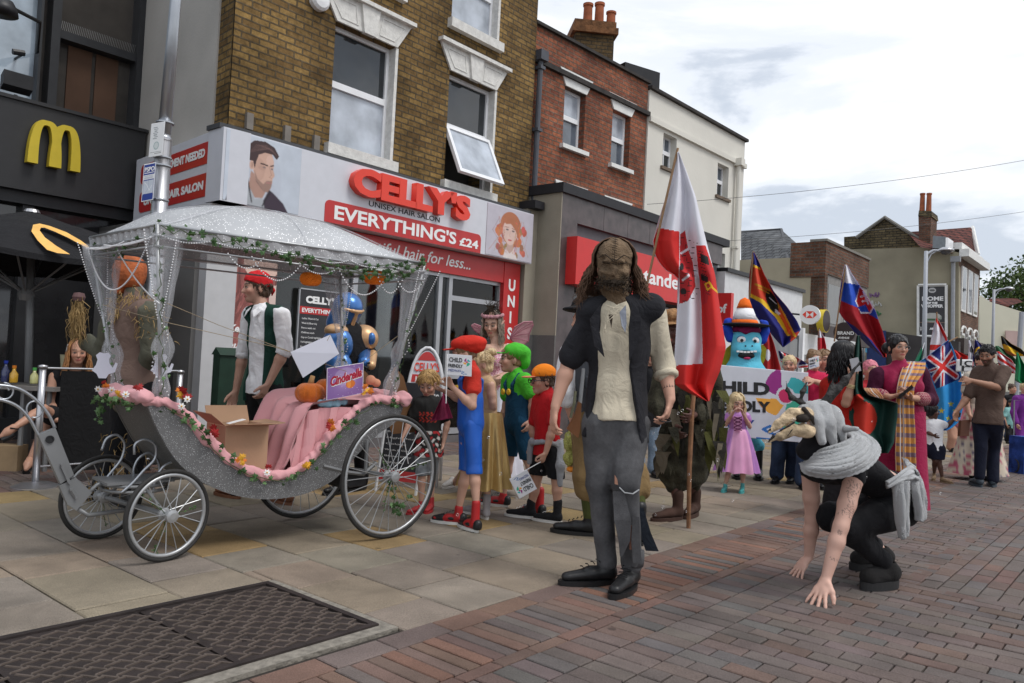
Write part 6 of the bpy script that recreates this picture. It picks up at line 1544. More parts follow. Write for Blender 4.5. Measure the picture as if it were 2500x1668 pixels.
 def leg(s,b,q,r=1.0):
  J,k=s.J,s.sc*r;m1=J['h'+q]*.6+J['k'+q]*.4;m2=J['k'+q]*.68+J['a'+q]*.32
  b.chain([J['h'+q],m1,J['k'+q],m2,J['a'+q]],[.088*k,.080*k,.055*k,.056*k,.034*k],k=.02*k)
 def torso(s,b,add=0,k=.04,bust=0,low=True):
  J,c=s.J,s.sc;fl=(tuple(s.fw),.68);mid=(J['sA']+J['sB'])/2;sp=J['pv']-mid;r=add
  b.cap(J['sA']*.8+mid*.2,J['sB']*.8+mid*.2,.058*c+r,.058*c+r,k=k)
  b.cap(mid+sp*.16,mid+sp*.34,.140*c+r,.136*c+r,fl,k);b.cap(mid+sp*.34,mid+sp*.7,.134*c+r,.122*c+r,fl,k)
  if low:b.cap(mid+sp*.7,J['pv'],.122*c+r,.135*c+r,fl,k)
  if bust:
   for s_ in(-1,1):b.ell(mid+sp*.33+s.fw*.075*c+s.sd*s_*.065*c,np.array([.065,.055,.06])*c*bust+r,None,.04)
 def hand(s,b,q,dirv,palm,curl=.35,spread=.12,size=None,thumb=1,point=False,curls=None):
  """dirv along the hand, palm = direction the palm faces"""
  k=(size or s.sc)*1.0;d=Vector(dirv).normalized();n=Vector(palm);n=(n-d*n.dot(d)).normalized();x=d.cross(n);w=s.J['w'+q]
  sg=thumb;kn=w+d*.088*k
  b.cap(w+d*.02*k,kn-d*.018*k+x*.018*k,.024*k,.022*k,(tuple(n),.62),.015*k);b.cap(w+d*.02*k,kn-d*.018*k-x*.020*k,.024*k,.020*k,(tuple(n),.62),.015*k)
  for i,(o,L_,r)in enumerate(((.031,.074,.0092),(.010,.084,.0095),(-.011,.078,.0090),(-.031,.060,.0082))):
   off=x*o*k*sg;c=(curls[i]if curls else curl*(1+.12*i));
   if point and i==0:c=.05
   sp_=spread*(1.5-i)*.55*sg;p=kn+off;dd=(d*math.cos(sp_)+x*math.sin(sp_)).normalized();ax=0
   pts=[kn+off-d*.03*k,p];ang=0
   for seg,fr in enumerate((.45,.3,.25)):
    ang+=c*(1.0 if seg else.8);v=(dd*math.cos(ang)+n*math.sin(ang));p=p+v*L_*fr*k;pts.append(p)
   b.chain(pts,[r*1.05*k,r*1.1*k,r*k,r*.93*k,r*.78*k],k=.004*k)
  tb=w+d*.03*k+x*.026*k*sg;td=(d*.72+x*.62*sg+n*.30).normalized();t2=tb+td*.038*k;t3=t2+(td*.8+d*.4+n*.15).normalized()*.030*k;t4=t3+(td*.55+d*.7+n*.2).normalized()*.024*k
  b.chain([tb,t2,t3,t4],[.0165*k,.0125*k,.0105*k,.0088*k],k=.010*k)
 def build_body(s,h,b,tint=None,**k):
  return blob_obj(b,h,'body',M_skin,s.T,tint=tint or s.tint(),it=1)
 def top(s,m,name='shirt',add=.016,sleeve=0,hem=0,h=.010,wr=(1,30,.006),bust=0,sl_add=.012,flare=0,cut=None,extra=None,label=None,low=True):
  b=Blob();c=s.sc;s.torso(b,add*c,bust=bust,low=low);J=s.J
  if hem:
   d=V(0,0,-1)if s.J['sA'].z>s.J['pv'].z+.2 else(J['pv']-J['nk']).normalized();b.cap(J['pv'],J['pv']+d*hem*c,.150*c+add*c,(.156+flare)*c+add*c,(tuple(s.fw),.76),.03)
  b.cap(J['nk']+(J['hd']-J['nk'])*.08,J['nk']-V(0,0,.03*c),.062*c,.075*c,k=.03)
  for q in 'AB':
   sl=sleeve[q]if isinstance(sleeve,dict)else sleeve
   if sl<=0:continue
   S,E,W=J['s'+q],J['e'+q],J['w'+q];r0=.056*c+sl_add*c;r1=.044*c+sl_add*c
   b.cap(S,S+(E-S)*min(sl,1),r0,r0+(r1-r0)*min(sl,1),k=.025)
   if sl>1:b.cap(E,E+(W-E)*(sl-1),r1,.040*c+sl_add*c,k=.02)
  if extra:extra(b)
  if cut:cut(b)
  elif hem>0 and not isinstance(sleeve,dict)and sleeve<1.2:b.slab(J['pv']-V(0,0,(hem+.03)*c),V(0,0,-1))
  return blob_obj(b,h,name,m,s.T,wr=wr,label=label)
 def legs_(s,m,name='trousers',add=.012,length=2.0,h=.010,wr=(2,26,.007),flare=0,waist=.10,label=None,extra=None):
  b=Blob();J,c=s.J,s.sc;d=(J['nk']-J['pv']).normalized()
  b.cap(J['pv']+d*waist*c,J['pv'],.125*c+add*c,.142*c+add*c,(tuple(s.fw),.72),.03)
  for q in 'AB':
   K,A=J['k'+q],J['a'+q];H_=J['h'+q];t=min(length,1)
   b.cap(H_,H_+(K-H_)*t,.093*c+add*c,(.093-.030*t)*c+add*c+flare*c*.3*t,k=.03)
   if length>1:t=length-1;b.cap(K,K+(A-K)*t,.062*c+add*c+flare*c*.3,(.062-.017*t)*c+add*c+flare*c*(.3+.7*t),k=.02)
  if length<1.3:b.slab((J['kA']+J['kB'])/2+((J['hA']-J['kA'])if length<1 else(J['kA']-J['aA']))*(1-length),V(0,0,-1))
  return blob_obj(b,h,name,m,s.T,wr=wr,label=label)
 def skirt(s,m,z0,r0,z1,r1,name='skirt',folds=11,amp=.07,ctr=None,flat=.85,n=110,rows=26,pw=1.0,label=None,col=None,lean=V(0,0,0)):
  C=Vector(ctr)if ctr else s.J['pv'];vs=[]
  r_=random.Random(len(s.T['label']));ph=[r_.random()*6 for _ in range(4)]
  x=V(s.fw.y,-s.fw.x,0)
  for i in range(rows):
   t=i/(rows-1);R_=r0+(r1-r0)*t**pw
   for j in range(n):
    a=2*math.pi*j/n;w_=1+amp*t**.7*(math.sin(folds*a+ph[0]+t)+.5*math.sin((folds*1.7//1)*a+ph[1])+.3*math.sin(3*a+ph[2]+2*t))
    p=x*math.cos(a)*R_*w_+s.fw*math.sin(a)*R_*w_*flat;vs.append((C.x+p.x+lean.x*t,C.y+p.y+lean.y*t,z0+(z1-z0)*t+.006*math.sin(folds*a)*t))
  idx=np.arange(rows*n).reshape(rows,n);q=np.stack([idx[:-1],np.roll(idx,-1,1)[:-1],np.roll(idx,-1,1)[1:],idx[1:]],-1).reshape(-1,4)
  vs=np.array(vs);
  return npmesh(name,vs,q,m,s.T,label=label,col=(col(vs)if col else None))
 def shoe(s,q,m,sole=None,toe=None,hi=.0,size=1.0,name='shoe',h=.007,heel=None,lace=None,label=None):
  J,c=s.J,s.sc*size;A=J['a'+q];T_=toe or J['t'+q];d=T_-A;d.z=0;L_=max(d.length,.10*c);d.normalize();g=min(A.z,.0)if False else 0
  base=heel if heel is not None else 0.0
  hp=V(A.x,A.y,base)-d*.035*c;tp=hp+d*(.27*c)if toe is None else V(T_.x,T_.y,base)
  x=V(-d.y,d.x,0);b=Blob();so=.022*c
  b.cap(hp+V(0,0,so+.030*c)+d*.02*c,hp+d*.12*c+V(0,0,so+.030*c),.036*c,.034*c,k=.02*c);b.cap(hp+d*.12*c+V(0,0,so+.028*c),tp-d*.035*c+V(0,0,so+.016*c),.038*c,.030*c,((0,0,1),.75),.02*c)
  b.cap(hp+V(0,0,so+.05*c)+d*.035*c,V(A.x,A.y,max(A.z,base+.08*c))+V(0,0,hi*c),.037*c,(.040 if hi else.035)*c,k=.02*c)
  b.slab(hp+V(0,0,so*.8),V(0,0,-1));sh=blob_obj(b,h,name,m,s.T,it=1,label=label)
  mb=MB();pts=[]
  for i in range(28):
   a=2*math.pi*i/28;u=(math.cos(a)+1)/2;L2=(tp-hp).length+.03*c;w_=(.038+.012*math.sin(u*2.2))*c;pts.append(hp-d*.018*c+d*L2*u*1.0+x*math.sin(a)*w_*1.0+V(0,0,0))
  mb.extr([p+V(0,0,.001)for p in pts],V(0,0,so));mb.build('sole',sole or m,sh)
  if lace:
   mb=MB()
   for i in range(4):p=hp+d*(.085+.026*i)*c+V(0,0,(.088-.010*i)*c+so);mb.tube([p-x*.026*c,p+V(0,0,.006*c),p+x*.026*c],.0028*c,4)
   mb.build('laces',lace,sh)
  return sh
 def hair_shell(s,m,grow=.0,h=.006,front=.0,low=-.06,name='hair',wr=(3,90,.006),side=0):
  b=Blob();s.hell(b,(0,.014,.036),(.083+grow,.102+grow,.090+grow),.01);s.hell(b,(0,.035,-.03),(.074+grow+side,.072+grow,.065),.02)
  s.hell(b,(0,-.105+front,-.040),(.066,.070,.098),.012,sub=True);b.slab(s.H(0,0,low),tuple(-s.hu))
  return blob_obj(b,h*max(s.hs,.8),name,m,s.T,wr=wr,it=1)
 def tufts(s,m,n=260,L_=.045,r=.0035,name='hair_tufts',zhi=2,zlo=-.02,down=.6,seed=1,fr=-.35):
  r_=random.Random(seed);mb=MB()
  for _ in range(n):
   while True:
    v=V(*[r_.gauss(0,1)for _ in range(3)]).normalized()
    if zhi>v.z>zlo*8 and not(v.y<fr and v.z<.42):break
   p=V(v.x*.084,.014+v.y*.102,.036+v.z*.090);q=V(v.x,v.y,-down).normalized();w_=V(r_.gauss(0,.35),r_.gauss(0,.35),r_.gauss(0,.2))
   q=(q+w_).normalized();q=(q-v*q.dot(v)*.8).normalized();l=L_*r_.uniform(.6,1.2)
   mb.tube([s.H(*p),s.H(*(p+q*l*.5+v*.006)),s.H(*(p+q*l+v*.002))],[r*s.hs,r*.9*s.hs,r*.15*s.hs],4,cap=False)
  return mb.build(name,m,s.T,smooth=True,fix=False)
 def long_hair(s,m,n=170,L_=.3,r=.005,spread=.02,seed=1,wave=.01,gap=.95,name='hair',grow=0,fwd=0):
  """strands from the crown, round the skull and hanging; gap = half angle left free for the face"""
  r_=random.Random(seed);mb=MB();g=V(0,0,-1)
  for i in range(n):
   a=r_.uniform(gap,2*math.pi-gap);st=r_.uniform(0,.9);ca,sa=math.sin(a),-math.cos(a)
   pts=[];rad=[]
   for k in range(5):
    ph=(.15+st*.5)+(1.75-(.15+st*.5))*k/4;e_=1+.08*r_.random()
    pts.append(s.H((.088+grow)*math.sin(ph)*ca*e_,.014+(.106+grow)*math.sin(ph)*sa*e_,.036+(.094+grow)*math.cos(ph)))
   ll=L_*r_.uniform(.75,1.1);k_=7;o=(s.hx*ca-s.hf*sa);p=pts[-1];phs=r_.random()*6;wv=r_.uniform(.4,1.4)*wave
   for k in range(1,k_+1):
    t=k/k_;pts.append(p+g*ll*t+o*(spread*t*r_.uniform(.6,1.4))+s.hf*fwd*t+s.hx*math.sin(t*8+phs)*wv)
   rr=[r*s.hs]*5+[r*s.hs*(1-.75*(k/k_)**2)for k in range(1,k_+1)]
   mb.tube(pts,rr,5,cap=False)
  return mb.build(name,m,s.T,smooth=True,fix=False)
def vtube(T,name,pts,r,m,n=8,smooth=True):mb=MB();mb.tube(pts,r,n);return mb.build(name,m,T,smooth=smooth)
M_hblond=mat('blond_hair',(.42,.26,.10),rough=.5,var=.3,scale=40);M_hbrown=mat('brown_hair',(.07,.04,.025),rough=.5,var=.35,scale=40);M_hblack=mat('black_hair',(.010,.009,.010),rough=.38,var=.3,scale=30)
M_hlight=mat('light_brown_hair',(.19,.11,.055),rough=.5,var=.3,scale=40);M_hgrey=mat('ash_blond_hair',(.24,.19,.15),rough=.5,var=.3,scale=40);M_hfair=mat('fair_hair',(.55,.42,.24),rough=.5,var=.25,scale=40)
M_blk=cloth('black_cloth',(.012,.012,.014));M_blackl=mat('black_leather',(.015,.015,.016),rough=.4,var=.3,scale=12,bump=.2,bscale=80,spec=.5)
M_rubber=mat('white_rubber',(.68,.67,.64),rough=.5,var=.08)
def pxY(x,y,Y,d=0):return at(x,y,Y+d)
# stitched-mask man in the middle
zB=lambda x,y:(1300+x/3.2,560+y/3.2)
zC_=lambda x,y:(1340+x/3.41,1000+y/3.41)
Y0=4.28
p=P_('tall person in stitched brown sack mask, black sleeveless jacket, cream shirt and ripped grey jeans',Y0,dict(hd=(1499,652),nk=(1506,738,.03),sA=(1442,763,.03),sB=(1590,754,.03),eA=(1388,888,.06),eB=(1622,892,.08),wA=(1356,992,-.02),wB=(1637,975,.0),pv=(1504,1030,.03),kA=(1464,1180,.02),kB=(1528,1178,-.08),aA=(1483,1382,.03),aB=(1543,1388,-.03),tA=(1403,1415,-.02),tB=(1514,1432,-.17)),face=(-.12,-1,-.12),sc=1.02,hs=1.1,skinc=SK_F)
b=Blob();p.head(b);p.torso(b,-.035);[p.arm(b,q)for q in 'AB'];[p.leg(b,q,.74)for q in 'AB']
p.hand(b,'A',V(-.10,-.10,-1),V(1,.3,0),curl=.42,thumb=-1);p.hand(b,'B',V(-.22,-.18,-1),V(-1,.35,0),curl=.5,thumb=1)
p.build_body(.0062,b)
M_sack=mat('burlap_mask',(.17,.115,.07),rough=.95,var=.35,scale=16,bump=.7,bscale=130)
b=Blob();p.hell(b,(0,.012,.045),(.094,.108,.100),.02);p.hell(b,(0,-.02,-.035),(.078,.086,.092),.03);p.hell(b,(0,-.045,-.09),(.062,.05,.05),.03)
p.hell(b,(0,-.09,.028),(.06,.024,.016),.012);[p.hell(b,(s_*.036,-.118,.002),(.024,.024,.016),.008,sub=True)for s_ in(-1,1)];p.hell(b,(0,-.112,-.02),(.016,.018,.024),.012)
[p.hell(b,(s_*.048,-.085,-.03),(.026,.024,.022),.018)for s_ in(-1,1)];b.cap(p.H(0,.0,-.08),p.J['nk']+V(0,0,.0),.075,.078,k=.03)
p.hell(b,(0,-.108,-.075),(.04,.012,.006),.004,sub=True)
blob_obj(b,.0052,'sack_mask',M_sack,p.T,wr=(5,48,.007,8,(1,1,1)),it=1)
M_thread=mat('dark_thread',(.035,.024,.016),rough=.9)
mb=MB()
for i in range(14):z=.135-.011*i;y=-.106*math.sqrt(max(.02,1-((z-.045)/.1)**2))-.004;mb.tube([p.H(-.012,y,z-.004),p.H(0,y-.005,z),p.H(.013,y,z+.003)],.0016,4)
mb.tube([p.H(0,-.02,.143),p.H(0,-.06,.127),p.H(0,-.09,.095),p.H(0,-.105,.05),p.H(.0,-.116,.03)],.0015,4)
for s_ in(-1,1):mb.tube([p.H(s_*.008,-.117,.030),p.H(s_*.045,-.106,.058),p.H(s_*.075,-.075,.044)],.003,4);mb.tube([p.H(s_*.02,-.108,.015),p.H(s_*.06,-.09,.022)],.003,4)
mb.build('stitching',M_thread,p.T)
mb=MB()
for i in range(150):
 a=rnd.uniform(-1.25,1.25);z=rnd.uniform(-.12,-.045);w_=.083+.012*rnd.random();q=V(math.sin(a)*w_,-.02-math.cos(a)*(w_+.012),z);L_=rnd.uniform(.015,.035);t=V(rnd.uniform(-1,1),-.2,rnd.uniform(-1,1)).normalized()
 if abs(a)<.4 and z>-.05:continue
 mb.tube([p.H(*(q-t*L_*.5)),p.H(*(q+V(0,-.010,0))),p.H(*(q+t*L_*.5))],[.0010,.0022,.0008],4)
for i in range(22):
 a=-1+2*i/21;mb.tube([p.H(a*.045,-.104+abs(a)*.012,-.060-.006*abs(a)),p.H(a*.055,-.119+abs(a)*.014,-.079),p.H(a*.050,-.108+abs(a)*.014,-.098+.01*abs(a))],.0026,4)
mb.build('knotted_beard',M_thread,p.T)
p.long_hair(mat('matted_hair',(.12,.068,.042),rough=.8,var=.4,scale=30),n=420,L_=.24,r=.0026,spread=.075,seed=4,wave=.016,gap=1.30,grow=.018)
M_cream=cloth('cream_linen',(.56,.50,.385),var=.10)
p.top(M_cream,'shirt',add=.016,sleeve=dict(A=0,B=1.22),hem=.12,h=.008,wr=(11,24,.009,7,(1,1,.18)),sl_add=.020,cut=lambda b:b.slab(at(1500,1030,Y0-.1),V(0,0,-1)))
E_,W_=p.J['eB'],p.J['wB'];d_=(W_-E_);vtube(p.T,'rolled_cuff',[E_+d_*.20,E_+d_*.26,E_+d_*.34,E_+d_*.38],[.062,.069,.067,.058],M_cream,16)
def coatcut(b):
 J=p.J;mid=(J['sA']+J['sB'])/2;t0=at(1504,735,Y0-.10);t1=at(1492,1130,Y0-.12)
 b.cap(t0+V(0,0,.03),at(1499,880,Y0-.11),.080,.096,k=.006,sub=True);b.cap(at(1499,880,Y0-.12),t1,.100,.175,k=.006,sub=True);b.slab(at(1490,1074,Y0),V(-.05,0,-1))
M_coat=cloth('black_jacket',(.020,.020,.024),var=.2)
def coatx(b):
 J=p.J;b.cap(J['sA']+V(.015,0,-.02),J['sA']+(J['eA']-J['sA'])*.85,.072,.076,k=.03);b.cap(J['sA'],J['sB'],.080,.080,k=.03);b.cap(J['sB'],J['sB']+(J['eB']-J['sB'])*.08,.080,.070,k=.02)
 b.cap(J['pv']+V(0,0,.1),J['pv']-V(0,0,.22),.168,.205,(tuple(p.fw),.84),.03)
p.top(M_coat,'jacket',add=.030,sleeve=0,hem=0,h=.0085,wr=(17,22,.010,7,(1,1,.35)),cut=coatcut,extra=coatx)
for pts,nm in(([(1468,742),(1462,800),(1476,872),(1452,845),(1440,780)],'lapel'),([(1543,738),(1566,775),(1560,830),(1537,880),(1536,800)],'lapel')):
 mb=MB();cy=Y0-.155;mb.extr([at(x,y,cy)for x,y in pts],V(0,.02,0));mb.build(nm,M_coat,p.T)
mb=MB();LY=Y0-.152
for(a,c)in(((1480,745),(1510,752)),((1512,742),(1482,760)),((1484,757),(1507,768)),((1510,755),(1486,775)),((1486,752),(1480,800)),((1508,760),(1478,790)),((1478,790),(1476,812))):
 mb.tube([at(*a,LY),at((a[0]+c[0])/2,(a[1]+c[1])/2+2,LY-.012),at(*c,LY)],.0022,5)
mb.build('neck_lace',M_cream,p.T)
mb=MB();mb.extr([at(1486,768,LY-.001),at(1497,768,LY-.001),at(1493,800,LY-.004)],V(0,.01,0));mb.build('neck_opening',M_thread,p.T)
mb=MB();mb.extr([at(1513,762,LY+.012),at(1528,745,LY+.014),at(1530,790,LY+.0),at(1527,812,LY-.004),at(1518,795,LY-.004)],V(0,.012,0));mb.build('grey_patch',cloth('grey_patch',(.25,.27,.32)),p.T)
def denim(name,c):
 def fn(m,N,L,pb,tc,vm):
  a=N.new('ShaderNodeTexNoise');a.inputs['Scale'].default_value=5;a.inputs['Detail'].default_value=6;L.new(tc.outputs['Object'],a.inputs['Vector'])
  r=N.new('ShaderNodeMapRange');r.inputs[1].default_value=.35;r.inputs[2].default_value=.7;r.inputs[3].default_value=.7;r.inputs[4].default_value=1.7;L.new(a.outputs['Fac'],r.inputs[0])
  v=N.new('ShaderNodeVectorMath');v.operation='SCALE';L.new(vm.outputs[0],v.inputs[0]);L.new(r.outputs[0],v.inputs['Scale']);L.new(v.outputs[0],pb.inputs['Base Color'])
 return mat(name,c,rough=.9,var=.12,scale=60,bump=.2,bscale=220,fn=fn)
M_gj=denim('worn_grey_denim',(.070,.070,.074))
def jx(b):
 J=p.J;A=J['aB'];b.cap(J['kB'],J['kB']+(A-J['kB'])*.8+V(.01,0,0),.068,.062,k=.02)
p.legs_(M_gj,'jeans',add=.011,length=1.96,h=.008,wr=(23,24,.006,7,(1,1,.8)))
K,A=p.J['kB'],p.J['aB']
def strip(pts,wd,name,m=M_gj):
 n=len(pts);mb=MB();c=[at(x,y,Y)for x,y,Y in pts]
 for i in range(n-1):
  a,b_=c[i],c[i+1];w0,w1=wd[i],wd[i+1]
  for th in(0,.006):mb.quad(a-V(w0,th,0),a+V(w0,-th,0),b_+V(w1,-th,0),b_-V(w1,th,0))
 return mb.build(name,m,p.T)
strip([(1510,1200,Y0-.17),(1520,1270,Y0-.17),(1524,1320,Y0-.16),(1516,1358,Y0-.15)],[.03,.045,.03,.006],'torn_flap')
strip([(1552,1262,Y0-.15),(1551,1320,Y0-.15),(1556,1375,Y0-.14)],[.018,.022,.024],'torn_flap')
strip([(1565,1240,Y0-.08),(1575,1300,Y0-.06),(1592,1345,Y0-.04)],[.012,.03,.035],'torn_flap',cloth('dark_denim',(.02,.025,.035)))
mb=MB();mb.extr([at(1501,1160,Y0-.178),at(1507,1170,Y0-.18),at(1509,1184,Y0-.178),at(1501,1182,Y0-.176)],V(0,.012,0));mb.build('knee_rip',mat('rip_skin',(.42,.22,.15)),p.T)
mb=MB();mb.extr([at(1541,1285,Y0-.151),at(1549,1280,Y0-.151),at(1550,1342,Y0-.145),at(1537,1342,Y0-.145)],V(0,.02,0));mb.build('leg_gap',mat('shin_skin',(.20,.09,.06)),p.T)
mb=MB();mb.tube([at(1512,1190,Y0-.17),at(1525,1203,Y0-.182),at(1545,1206,Y0-.178),at(1560,1196,Y0-.15)],.004,5);mb.build('frayed_edge',cloth('frayed_white',(.32,.33,.34)),p.T)
vtube(p.T,'turn_up',[A+V(0,0,.10),A+V(0,0,.055),A+V(0,0,.015)],[.062,.064,.06],M_gj,14)
p.shoe('A',M_blackl,M_blackl,lace=M_blk,hi=.02,size=1.12);p.shoe('B',M_blackl,M_blackl,lace=M_blk,hi=.02,size=1.12)
vtube(p.T,'wrist_tattoo_band',[E_+d_*.62,E_+d_*.70],[.0345,.0335],mat('tattoo_ink',(.06,.055,.055),rough=.6),14)
mb=MB();hp_=W_+V(-.03,-.03,-.115);mb.tube([hp_+V(.03*math.cos(t),.018*math.sin(t),.006*math.sin(t))for t in np.linspace(0,6.28,14)],.004,5);mb.build('ring',M_black,p.T)
# crouching creature
zE=lambda x,y:(1840+x/2.489,860+y/2.489)
def jE(x,y,Y):X,Y_=zE(x,y);return at(X,Y_,Y)
q=P_('crouching person in bird skull mask with antlers, grey towel scarf and black trousers',4.4,dict(hd=jE(405,430,4.28),nk=jE(520,640,4.38),sA=jE(345,720,4.60),sB=jE(610,760,4.28),eA=jE(355,1010,4.66),eB=jE(530,1060,4.20),wA=jE(335,1245,4.70),wB=jE(440,1375,4.16),pv=jE(890,880,4.62),hA=jE(850,930,4.74),hB=jE(880,950,4.50),kA=jE(470,1000,4.62),kB=jE(560,1070,4.40),aA=jE(770,1190,4.92),aB=jE(810,1290,4.52),tA=jE(590,1290,4.9),tB=jE(680,1400,4.45)),face=(-1,-.45,-.28),sc=.93,hs=.95,skinc=SK_P)
b=Blob();b.ell(q.J['hd'],np.array([.07,.07,.08]),None);b.cap(q.J['hd'],q.J['nk'],.05,.06)
J=q.J;sp=J['pv']-J['nk'];nf2=sp.normalized();bfw=nf2.cross(V(.35,-.9,0)).normalized();bfw=bfw if bfw.z<0 else-bfw
b.cap(J['sA'],J['sB'],.05,.05,k=.04);b.cap(J['nk']+sp*.12,J['nk']+sp*.45,.125,.118,(tuple(bfw),.72),.04);b.cap(J['nk']+sp*.45,J['pv'],.112,.135,(tuple(bfw),.78),.04)
[q.arm(b,k_,1.08)for k_ in 'AB'];[q.leg(b,k_,.80)for k_ in 'AB']
q.hand(b,'B',V(-.55,-.45,-.80),V(.45,.35,-1),curls=(.10,.06,.06,.10),spread=.42,thumb=1,size=1.08)
q.hand(b,'A',V(-.60,-.2,-.72),V(.3,.1,-1),curls=(.12,.1,.1,.14),spread=.40,thumb=-1,size=1.0)
SE,EE,WE=[np.array(J[k_])for k_ in('sB','eB','wB')]
def tatt(P,c):
 d=EE-SE;t=((P-SE)@d)/d.dot(d);rel=P-SE-np.outer(t,d);vis=(rel[:,1]<.01)&(np.linalg.norm(rel,axis=1)<.08)&(t>.12)&(t<.82)
 x=rel[:,0];g=np.minimum(np.abs(np.sin(x*170+t*11+2*np.sin(t*19))),np.abs(np.sin(x*95-t*26+1.5*np.cos(t*31+x*60))))
 m=vis&(g<.22)&(np.abs(x-.006*np.sin(t*12))<.028+.012*np.sin(t*9));c[m]=c[m]*.35+np.array([.05,.045,.05])*.65
 d=WE-EE;t=((P-EE)@d)/d.dot(d);rel=P-EE-np.outer(t,d);vis=(rel[:,1]<.01)&(np.linalg.norm(rel,axis=1)<.06)
 m=vis&(((t-.12)/.05)**2+((rel[:,0]+.012)/.012)**2<1)&(np.sin(rel[:,0]*600)+np.sin(t*150)>-.6);c[m]=c[m]*.45+.03
 m=vis&(np.abs(t-.62-.02*np.sin(rel[:,0]*420))<.012)&(np.abs(rel[:,0])<.022);c[m]=c[m]*.45+.03
 return c
q.build_body(.0056,b,tint=q.tint(extra=tatt))
b=Blob();b.cap(J['sA'],J['sB'],.062,.062,k=.04);b.cap(J['nk']+sp*.10,J['nk']+sp*.42,.138,.130,(tuple(bfw),.74),.04);b.cap(J['nk']+sp*.42,J['nk']+sp*.66,.127,.122,(tuple(bfw),.78),.04);b.cap(J['nk']-V(0,0,.02),J['hd']-V(0,0,.05),.085,.075,k=.04)
b.cap(J['nk']+V(-.10,-.05,-.05),J['hd']+V(-.0,-.02,-.10),.09,.085,k=.04)
b.ell(jE(340,600,4.26),np.array([.07,.07,.062]),None,.03);b.ell(jE(390,540,4.24),np.array([.07,.07,.07]),None,.03)
blob_obj(b,.008,'black_top',M_blk,q.T,wr=(31,18,.006))
b=Blob();b.cap(J['nk']+sp*.84,J['pv'],.138,.150,(tuple(bfw),.85),.04)
for k_ in 'AB':b.cap(J['h'+k_],J['k'+k_],.118,.085,k=.05);b.cap(J['k'+k_],J['k'+k_]+(J['a'+k_]-J['k'+k_])*.88,.082,.058,k=.03)
blob_obj(b,.008,'trousers',M_blk,q.T,wr=(33,20,.011))
for k_,hh in(('A',0),('B',0)):
 A=J['a'+k_];T_=J['t'+k_];d=T_-A;d.z=0;d.normalize();x=V(-d.y,d.x,0);gz=.0
 b=Blob();base=V(A.x,A.y,0)-d*.02
 b.cap(base+V(0,0,.085)-d*.02,base+d*.16+V(0,0,.07),.052,.052,k=.03);b.cap(base+d*.02+V(0,0,.12),base+V(0,0,.09),.056,.056,k=.02);b.slab(base+V(0,0,.035),V(0,0,-1))
 b.ell(A+V(0,0,.02),np.array([.04,.04,.06]),None,.01,sub=True)
 sh=blob_obj(b,.007,'slipper_boot',cloth('black_suede',(.020,.019,.019),rough=.95),q.T,it=1)
 mb=MB();pts=[base+d*(.075+.145*math.cos(t))+x*.058*math.sin(t)+V(0,0,.001)for t in np.linspace(0,6.28,26,endpoint=False)];mb.extr(pts,V(0,0,.045));mb.build('thick_sole',mat('black_foam',(.022,.022,.023),rough=.7),sh)
def towel(name):
 return mat(name,(.58,.59,.60),rough=1,var=.12,scale=14,bump=1.0,bscale=230,sheen=.6,spec=.1)
M_tow=towel('grey_towelling')
def fold(T,pts,rs,seed,h=.0075,flat=None,amp=.010,name='towel_fold',m=M_tow):
 b=Blob();b.chain(pts,rs,flat=flat,k=.02);return blob_obj(b,h,name,m,T,wr=(seed,70,amp*.35,7,(1,1,1)),it=1)
def drape(T,name,curves,nf,amp,m=M_tow,nu=90,nv=60,thick=.012,seed=0,nrm=(0,-1,.25),ph=0,along='v',label=None):
 """cloth lofted through curves (each a list of points), rippled with nf folds"""
 C=np.array([resamp([tuple(p)for p in c],nu+1)for c in curves]);C=np.array([resamp(C[:,i],nv+1)for i in range(nu+1)]).transpose(1,0,2);nn_=np.array(nrm,float);nn_/=np.linalg.norm(nn_)
 def pos(u,v):
  t=v if along=='v'else u;o=u if along=='v'else v;w_=np.abs(np.sin(t*nf*math.pi+ph+.5*np.sin(o*5+seed)+.25*np.sin(o*13+seed)))**.75*(.6+.4*np.sin(o*7+t*9+seed))
  return C+nn_*(w_*amp+.0025*np.sin(u*170+v*40)*np.sin(v*150))[...,None]
 P=Paint(nu,nv,(1,1,1));o=sheet(name,pos,P,m,T,thick=thick,label=label);return o
cv=lambda*q_:[jE(*t)for t in q_]
drape(q.T,'towel_scarf',[cv((400,600,4.20),(430,590,4.16),(500,570,4.14),(560,545,4.18),(590,520,4.28),(560,500,4.42),(500,480,4.5)),cv((340,640,4.24),(400,670,4.12),(500,660,4.06),(600,625,4.10),(655,575,4.22),(640,520,4.40),(560,480,4.52)),cv((300,675,4.30),(370,715,4.10),(500,725,4.02),(630,690,4.06),(720,620,4.20),(700,535,4.42),(590,470,4.55)),cv((278,680,4.38),(330,745,4.16),(470,768,4.06),(640,735,4.08),(745,650,4.20),(748,560,4.40),(640,480,4.58))],7.5,.026,nrm=(-.1,-1,.35),nu=120,nv=100,thick=.016)
fold(q.T,[jE(515,480,4.3),jE(560,466,4.25),jE(628,465,4.2)],[.018,.018,.014],50,amp=.005)
b=Blob();b.ell(jE(440,410,4.36),np.array([.088,.12,.085]),None,.03);b.chain([jE(350,345,4.22),jE(385,420,4.15),jE(415,540,4.13)],[.045,.034,.024],k=.012);b.chain([jE(420,350,4.22),jE(450,430,4.17),jE(475,560,4.2)],[.050,.042,.03],k=.012)
b.chain([jE(470,380,4.35),jE(500,470,4.3),jE(520,570,4.3)],[.055,.05,.045],k=.015);b.chain([jE(300,345,4.22),jE(400,335,4.3)],[.028,.045],k=.02)
blob_obj(b,.0068,'towel_hood',M_tow,q.T,wr=(43,110,.0025,8,(1,1,1)),it=0)
